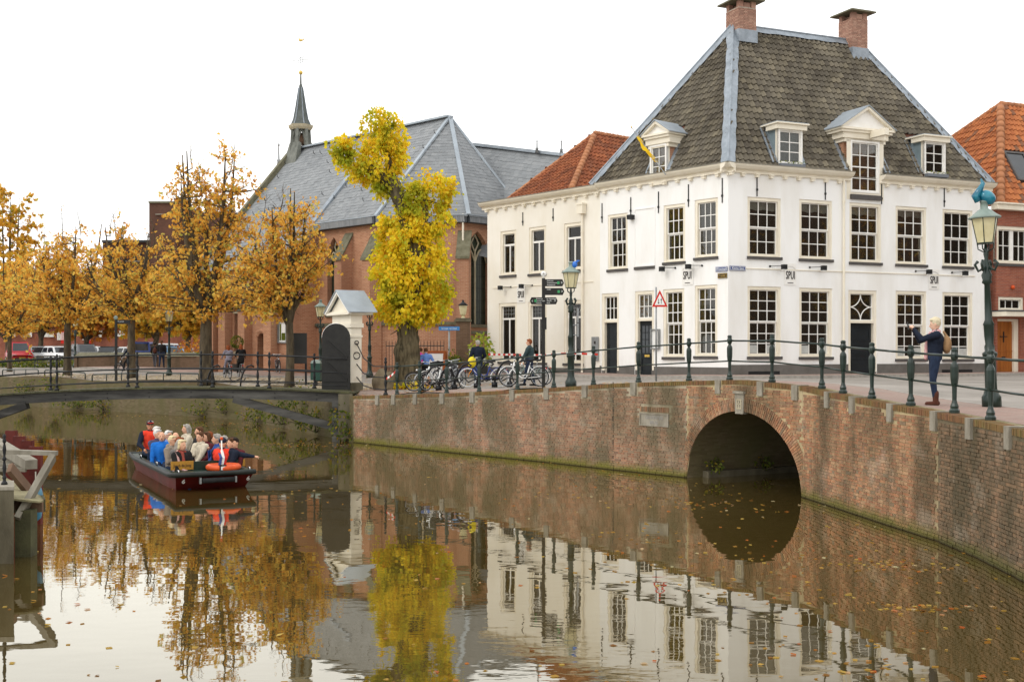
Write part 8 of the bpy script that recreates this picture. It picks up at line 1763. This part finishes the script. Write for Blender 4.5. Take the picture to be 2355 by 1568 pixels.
def person(label, loc, rz, h=1.7, sit=False, top='cloth_navy', legs='cloth_denim', shoes='cloth_black', skin='skin', hair=('short', 'hair_brown'), hands=None, feet=None, look=0, nod=0, lean=0, voxel=.013, scale=1.0, bulk=1.0, hat=None, glasses=False, scarf=None, vest=None, skirt=False, extra=None, group=None, pelvis=None, sleeves=None, barelegs=False, point=None, bagback=None, elbow=None):
    """local axes: x right, y forward, z up. hands/feet: targets in metres from the ground point (standing) or from the seat (sitting)"""
    e = empty('person', loc, rz, label, 'person', group); e.scale = (scale,) * 3
    pz = .1 if sit else .528 * h; pv = Vector(pelvis) if pelvis else Vector((0, 0, pz)); tl = (.3 if sit else .29) * h; up = Vector((0, math.sin(lean), math.cos(lean)))
    ch_ = pv + up * tl * .72; nk = pv + up * tl * 1.02; shy = .105 * h * (1 if bulk > .95 else .94); r_ = bulk; hd = nk + up * .085 * h + Vector((0, .018, .0)); Pm = []
    mats = [top, legs, shoes, skin, 'lips', 'eye'] + [m for m in (vest, sleeves) if m]; mats = list(dict.fromkeys(mats))
    sl = sleeves or top; vt = vest or top
    Pm += [('e', pv + up * .02, (.1 * h * r_, .075 * h * r_, .075 * h), None, legs), ('c', pv + up * .06, ch_, .078 * h * r_, .088 * h * r_, vt), ('e', ch_ + up * .0, (.103 * h * r_, .072 * h * r_, .1 * h), None, vt), ('c', ch_ + Vector((-shy * .75, 0, .045 * h)), ch_ + Vector((shy * .75, 0, .045 * h)), .05 * h * r_, .05 * h * r_, vt)]
    if vest: pass
    Pm += [('c', nk - up * .02, hd - up * .05, .032 * h, .03 * h, skin), ('c', nk - up * .045, nk - up * .0, .055 * h * r_, .042 * h, top)]
    Mh = Matrix.Rotation(look, 3, 'Z') @ Matrix.Rotation(nod, 3, 'X'); H = .0115 * h
    def hp(x, y, z): return hd + Mh @ Vector((x, y, z))
    Pm += [('e', hd, (.044 * h, .054 * h, .066 * h), Mh, skin), ('e', hp(0, .02 * h, -.03 * h), (.033 * h, .036 * h, .036 * h), Mh, skin), ('c', hp(0, .052 * h, .004 * h), hp(0, .064 * h, -.012 * h), .006 * h, .009 * h, skin), ('e', hp(0, .054 * h, -.031 * h), (.014 * h, .006 * h, .005 * h), Mh, 'lips')]
    for s_ in (-1, 1): Pm += [('e', hp(s_ * .018 * h, .051 * h, .008 * h), (.0065 * h, .004 * h, .004 * h), Mh, 'eye'), ('e', hp(s_ * .045 * h, -.002 * h, -.002 * h), (.006 * h, .012 * h, .018 * h), Mh, skin)]
    # arms
    hands = hands or ((-.13 * h, .08, .40 * h), (.13 * h, .08, .40 * h)) if not sit else (hands or ((-.1, .3, .16), (.1, .3, .16)))
    for i, s_ in enumerate((-1, 1)):
        sh_ = ch_ + Vector((s_ * shy, 0, .05 * h)); tgt = Vector(hands[i]); el, wr = ik(sh_, tgt, .165 * h, .15 * h, (s_ * elbow[0], elbow[1], elbow[2]) if elbow else (s_ * .7, -.6, -.5))
        Pm += [('c', sh_, el, .042 * h * r_, .032 * h * r_, sl), ('c', el, wr, .032 * h * r_, .021 * h, sl)]; d = (wr - el).normalized(); side = d.cross(Vector((0, 0, 1))); side = side.normalized() if side.length > .1 else Vector((1, 0, 0)); nrm_ = side.cross(d)
        palm = wr + d * .045; Pm += [('c', wr - d * .01, palm + d * .03, .021, .026, skin)]
        for f_, (o_, l_) in enumerate(((-.021, .062), (-.007, .072), (.007, .068), (.021, .052))):
            b0 = palm + side * o_ + d * .03; pt_ = point == i and f_ > 0
            b1 = b0 + (d * .6 - nrm_ * .5).normalized() * l_ * .5 if not (point == i and f_ == 0) else b0 + d * l_ * .6
            b2 = b1 + (d * .2 - nrm_ * .8).normalized() * l_ * .45 if not (point == i and f_ == 0) else b1 + d * l_ * .55
            Pm += [('c', b0, b1, .0095, .009, skin), ('c', b1, b2, .009, .008, skin)]
        tb_ = palm - side * s_ * -.02 - d * .01; Pm += [('c', tb_, tb_ + (d * .7 + side * s_ * .5 - nrm_ * .3).normalized() * .05, .011, .009, skin)]
    # legs
    if sit: feet = feet or ((-.1, .4, -.38), (.1, .4, -.38))
    else: feet = feet or ((-.08, .0, .0), (.08, .02, .0))
    for i, s_ in enumerate((-1, 1)):
        hp_ = pv + Vector((s_ * .052 * h, 0, -.01)); ft = Vector(feet[i]) + Vector((0, 0, .045 * h)); kn, an = ik(hp_, ft, .245 * h, .235 * h, (0, 1, .35 if sit else .1)); lm = skin if barelegs else legs
        Pm += [('c', hp_, kn, .056 * h * r_, .036 * h, legs), ('c', kn, kn.lerp(an, .35), .037 * h, .034 * h, lm), ('c', kn.lerp(an, .35), an, .034 * h, .024 * h, lm)]
        fd = Vector((0, 1, 0)); heel = an + Vector((0, -.02 * h, -.022 * h)); toe = an + Vector((s_ * .01, .095 * h, -.026 * h)); Pm += [('c', heel, toe, .025 * h, .02 * h, shoes), ('c', an, heel, .026 * h, .026 * h, shoes)]
        if shoes == 'boot_brown': Pm += [('c', an + Vector((0, 0, .09 * h)), an, .034 * h, .03 * h, shoes)]
    if skirt: Pm += [('c', pv - up * .14 * (0 if sit else 1), ch_ - up * .1, .1 * h * r_, .085 * h * r_, vt)]
    body = remesh('body', Pm, e, voxel, mats)
    # hair
    st, hm = hair; Hp = []
    if st != 'bald': Hp += [('e', hp(0, -.012 * h, .014 * h), (.05 * h, .055 * h, .062 * h), Mh, hm)]
    else: Hp += [('c', hp(-.042 * h, -.012 * h, -.005 * h), hp(-.03 * h, -.045 * h, -.01 * h), .012 * h, .014 * h, hm), ('c', hp(.042 * h, -.012 * h, -.005 * h), hp(.03 * h, -.045 * h, -.01 * h), .012 * h, .014 * h, hm), ('c', hp(-.03 * h, -.045 * h, -.01 * h), hp(.03 * h, -.045 * h, -.01 * h), .014 * h, .014 * h, hm)]
    if st in ('short', 'puffy', 'bob', 'long', 'bun'): Hp += [('c', hp(-.03 * h, .028 * h, .05 * h), hp(.03 * h, .028 * h, .052 * h), .016 * h, .014 * h, hm)]
    if st == 'puffy': Hp += [('e', hp(0, -.012 * h, .022 * h), (.052 * h, .057 * h, .058 * h), Mh, hm), ('e', hp(0, .018 * h, .056 * h), (.036 * h, .03 * h, .018 * h), Mh, hm)]
    if st in ('bob', 'long'):
        zl = -.055 if st == 'bob' else -.15
        for s_ in (-1, 1): Hp += [('c', hp(s_ * .042 * h, -.005 * h, .02 * h), hp(s_ * .045 * h, -.012 * h, zl * h * .8), .018 * h, .016 * h, hm)]
        Hp += [('c', hp(0, -.04 * h, .0), hp(0, -.05 * h, zl * h), .04 * h, .032 * h, hm)]
    if st == 'bun': Hp += [('e', hp(0, -.06 * h, .03 * h), (.025 * h,) * 3, None, hm)]
    if hat: Hp = [q for q in Hp if q[0] == 'c'] or [('c', hp(-.03 * h, -.045 * h, -.02 * h), hp(.03 * h, -.045 * h, -.02 * h), .016 * h, .016 * h, hm)]
    ho = remesh('hair', Hp, e, voxel * .9, [hm], 2)
    for v_ in ho.data.vertices: q_ = v_.co * 38; v_.co += v_.normal * .011 * noise.noise(Vector((q_.x, q_.y, q_.z * .5)))
    if hat:
        remesh('cap', [('e', hp(0, -.004 * h, .03 * h), (.052 * h, .058 * h, .05 * h), Mh, hat[0])], e, voxel * .9, [hat[0]], 2); k = MB(); k.prism([hp(x * h, y * h, .034 * h) for x, y in ((-.045, .03), (-.035, .085), (0, .1), (.035, .085), (.045, .03))], (0, 0, .008 * h)); k.build('cap_brim', hat[1], e)
    if glasses:
        k = MB()
        for s_ in (-1, 1): k.torus(hp(s_ * .02 * h, .058 * h, .008 * h), .012 * h, .002 * h, Mh, 10, 4); k.tube([hp(s_ * .03 * h, .055 * h, .01 * h), hp(s_ * .046 * h, .0, .01 * h)], .002 * h, 4)
        k.build('glasses', 'iron_black', e)
    if scarf: remesh('scarf', [('c', nk + Vector((-.05, .03, -.01)), nk + Vector((.05, .03, -.01)), .045, .045, scarf), ('c', nk + Vector((.05, .0, 0)), nk + Vector((-.05, -.04, 0)), .045, .045, scarf), ('c', nk + Vector((.04, .09, -.03)), ch_ + Vector((.05, .12 * bulk + .03, -.12)), .035, .04, scarf)] + ([('c', ch_ + Vector((.05, .15, -.12)), pv + Vector((.05, .15, .0)), .04, .04, scarf)] if not sit else []), e, voxel, [scarf], 2)
    if bagback:
        remesh('backpack', [('e', ch_ + Vector((.03, -.2, -.1)), (.13, .09, .17), None, bagback), ('c', ch_ + Vector((.03, -.2, .05)), ch_ + Vector((.03, -.15, .14)), .03, .02, bagback), ('c', ch_ + Vector((.12, -.1, -.2)), ch_ + Vector((.13, .06, .06)), .018, .018, bagback)], e, voxel, [bagback], 2)
    if extra: extra(e, hp, ch_, nk, pv)
    return e
# the woman taking a photograph
def phone(e, hp, ch_, nk, pv):
    k = MB(); k.box((.02, .5, 1.36), (.08, .012, .15), Matrix.Rotation(R(-12), 3, 'X')); k.build('phone_case', 'iron_black', e); k = MB()
x, y = xs(2150, 123); wp = person('white haired woman in dark coat photographing with a phone on the bridge', (x, y, gz(x, y) + .03), R(78), 1.67, False, 'cloth_navy', 'cloth_denim', 'boot_brown', 'skin_pale', ('puffy', 'hair_ivory'), ((-.02, .37, 1.42), (.07, .37, 1.40)), ((-.07, .0, 0), (.08, -.03, 0)), 0, R(-14), R(-2), .009, scarf='scarf_stripe', bagback='bag_tan', bulk=1.05, elbow=(.35, -.1, -1))
k = MB(); k.box((0, 0, 0), (.085, .014, .15)); ph = k.build('phone', 'iron_black'); c_, s_ = math.cos(R(78)), math.sin(R(78)); lx, ly = .025, .475; ph.location = (x + lx * c_ - ly * s_, y + lx * s_ + ly * c_, gz(x, y) + .03 + 1.49); ph.rotation_euler = (R(-10), 0, R(78)); tag(ph, 'black phone held up by the photographing woman', 'phone'); k = MB(); k.box((0, -.008, 0), (.075, .003, .13)); k.build('screen', 'car_glass', ph)
# people by the bicycles
def at_g(px, s): x, y = xs(px, s); return (x, y, gz(x, y) + .02)
person('short haired woman in teal jacket standing by the white bicycle', at_g(1218, 66.5), R(75), 1.66, False, 'cloth_teal', 'cloth_denim', 'cloth_black', 'skin', ('short', 'hair_auburn'), ((-.2, .28, .8), (.18, .26, .78)), ((-.06, .18, 0), (.06, -.16, 0)), 0, 0, 0, .012, bulk=1.1)
person('grey haired man in navy jacket seen from behind', at_g(1099, 60), R(20), 1.78, False, 'cloth_navy', 'cloth_denim', 'cloth_black', 'skin', ('short', 'hair_grey'), ((-.2, .2, .95), (.2, .24, 1.0)), None, R(15), 0, 0, .013, bulk=1.15)
person('woman in a hot pink shirt half hidden by the lime trunk', at_g(966, 56.5), R(-10), 1.6, False, 'cloth_hotpink', 'cloth_black', 'cloth_black', 'skin', ('short', 'hair_brown'), ((-.18, .2, .9), (.18, .2, .9)), None, 0, R(-15), R(8), .013)
person('woman in light blue t-shirt and dark shorts beside the sandwich board', at_g(980.5, 58.5), R(15), 1.6, False, 'cloth_skyblue', 'cloth_black', 'cap_red', 'skin', ('short', 'hair_brown'), ((-.24, .12, .82), (.24, .14, .84)), None, R(-20), R(-15), R(5), .013, barelegs=True)
# walking couple on the far street
person('person in black jacket and grey trousers walking away on the far street', at_g(356, 36.2), R(8), 1.68, False, 'cloth_black', 'trouser_grey', 'cloth_black', 'skin', ('bun', 'hair_dark'), ((-.16, .22, .9), (.2, .05, .82)), ((-.07, .3, 0), (.07, -.28, .06)), 0, 0, R(3), .016, group=None, bagback='boot_brown')
person('man in dark jacket and jeans walking away beside the low wall', at_g(371.5, 36.4), R(4), 1.82, False, 'cloth_black', 'cloth_denim', 'cloth_black', 'skin', ('short', 'hair_brown'), ((-.24, .1, .86), (.24, .1, .86)), ((-.08, -.25, .05), (.08, .28, 0)), 0, 0, R(2), .016, bulk=1.1)
# cyclists riding away along the quay
def cyclist(px, s, label, rz, **kw):
    x, y = xs(px, s); z = gz(x, y) + .02; bicycle('bicycle ridden by the ' + label, (x, y, z), rz, kw.pop('frame', 'bike_black'), group='bicycles being ridden', lean=0)
    person(label, (x - math.cos(rz) * .24, y - math.sin(rz) * .24, z), rz - math.pi / 2, kw.pop('h', 1.66), False, hands=((-.24, .42, 1.06), (.24, .42, 1.06)), feet=((-.13, .32, .22), (.13, .14, .4)), pelvis=(0, 0, .97), lean=R(8), voxel=.016, **kw)
cyclist(523, 44.5, 'long haired cyclist in lilac cardigan riding away', R(118), top='cloth_lilac', legs='cloth_lilac', hair=('long', 'hair_auburn')); cyclist(553, 44, 'long haired cyclist in black coat riding away', R(112), top='cloth_black', legs='cloth_black', hair=('long', 'hair_auburn'), skirt=True)
cyclist(291, 39.5, 'cyclist in dark clothes half hidden by the half bare chestnut', R(160), top='cloth_navy', legs='cloth_black', hair=('short', 'hair_grey'))
# passengers: zoom column of the head, top of the head (zoom row), facing (degrees, 0 = away, 90 = picture left, -90 = right)
def bz_(zx, zy): return 276 + .1833 * zx, 943 + .1833 * zy
bM = Matrix.Translation((bo.x, bo.y, 0)) @ Matrix.Rotation(brz, 4, 'Z'); bMi = bM.inverted()
def passenger(label, zx, zy, face, ztop=1.07, s=None, sh=.86, h=1.66, clampx=.62, **kw):
    px, py = bz_(zx, zy); s = s or (py - 806) / (CAMZ - ztop); X, Y = xs(px, s); z = CAMZ - (py - 806) / s
    q = bMi @ Vector((X, Y, 0)); q.x = max(-clampx, min(clampx, q.x)); q.y = max(-BL / 2 + .3, min(BL / 2 - .95, q.y)); wq = bM @ q
    return person(label, (wq.x, wq.y, z - (.475 * h + .02) * 1.12), R(face), h, True, scale=1.12, group='people in the tour boat', voxel=.014, **kw)
G_ = dict
passenger('helmsman in red and navy jacket with cap and sunglasses at the stern', 375, 160, -150, 1.3, 84, top='cloth_navy', vest='cloth_red', hair=('short', 'hair_grey'), hat=('cap_navy', 'cap_red'), glasses=True, hands=((-.25, .2, .25), (.2, .3, .2)), bulk=1.15, skin='skin_tan')
passenger('white haired woman in pale blue behind the purple coat', 455, 236, -110, top='cloth_skyblue', hair=('puffy', 'hair_white'))
passenger('white haired woman in a purple grey quilted coat', 465, 270, -125, top='cloth_purple', hair=('puffy', 'hair_white'), bulk=1.1)
passenger('elderly man in bright blue jacket looking ahead', 525, 298, -165, top='cloth_blue', hair=('bald', 'hair_white'), bulk=1.15, hands=((-.15, .25, .1), (.22, .2, .05)))
passenger('white haired man with glasses behind the blue jacket', 600, 285, -120, top='cloth_skyblue', hair=('short', 'hair_white'), glasses=True)
passenger('bald man in the middle of the left bench', 692, 306, -130, top='cloth_beige', hair=('bald', 'hair_brown'))
passenger('blond woman in beige jacket with raised hand', 650, 350, -110, top='cloth_beige', hair=('short', 'hair_blond'), glasses=True, hands=((-.15, .25, .16), (.08, .26, .38)), bulk=1.1)
passenger('brown haired passenger behind the pink jacket', 740, 370, -120, top='cloth_grey', hair=('short', 'hair_auburn'))
passenger('grey haired woman in pale pink jacket', 700, 402, -105, top='cloth_pink', hair=('bob', 'hair_grey'), bulk=1.1)
passenger('blond woman in black coat with rust scarf near the bow', 780, 405, -128, top='cloth_black', hair=('bob', 'hair_blond'), scarf='scarf_rust', bulk=1.1, look=R(8), hands=((-.2, .25, .0), (.22, .25, .0)))
passenger('long grey haired woman with cream shawl sitting highest', 840, 205, 125, 1.2, 84, top='cloth_cream', hair=('bob', 'hair_grey'), scarf='cloth_cream')
passenger('man in dark suit jacket on the far bench', 1000, 238, 130, 1.13, 87, top='cloth_black', hair=('short', 'hair_brown'))
passenger('young woman with cream scarf on the far bench', 1010, 305, 150, top='cloth_cream', hair=('bun', 'hair_brown'), scarf='cloth_cream', hands=((-.1, .3, .1), (.1, .3, .1)))
passenger('brown haired woman in maroon coat beside the man with glasses', 1090, 302, 140, top='cloth_maroon', hair=('bob', 'hair_brown'))
passenger('man with glasses in olive jacket on the far bench', 1150, 298, 125, top='cloth_olive', hair=('short', 'hair_auburn'), glasses=True)
passenger('grey haired woman in blue resting her chin on a hand', 1220, 332, 115, top='cloth_royal', hair=('puffy', 'hair_grey'), hands=((-.1, .3, .12), (.06, .17, .5)))
passenger('guide in bright red vest and cap pointing to the right', 1285, 380, -12, top='cloth_navy', vest='cloth_red', sleeves='cloth_navy', hair=('short', 'hair_grey'), hat=('cap_navy', 'cap_navy'), hands=((-.2, .25, .1), (.72, .12, .46)), point=1, bulk=1.25, clampx=.75)
passenger('grey haired passenger behind the guide', 1335, 350, 150, top='cloth_grey', hair=('short', 'hair_grey'))
passenger('dark haired man with glasses right of the guide', 1412, 368, 165, top='cloth_black', hair=('short', 'hair_dark'), glasses=True, clampx=.8)
passenger('dark haired passenger near the bow corner', 1475, 385, 160, top='cloth_maroon', hair=('short', 'hair_dark'), clampx=.8)
passenger('passenger in navy coat at the right bow corner', 1550, 418, 130, top='cloth_navy', hair=('short', 'hair_brown'), clampx=.85, bulk=1.15, hands=((-.18, .25, .05), (.15, .28, .02)))

bpy.data.scenes.remove(TMP)
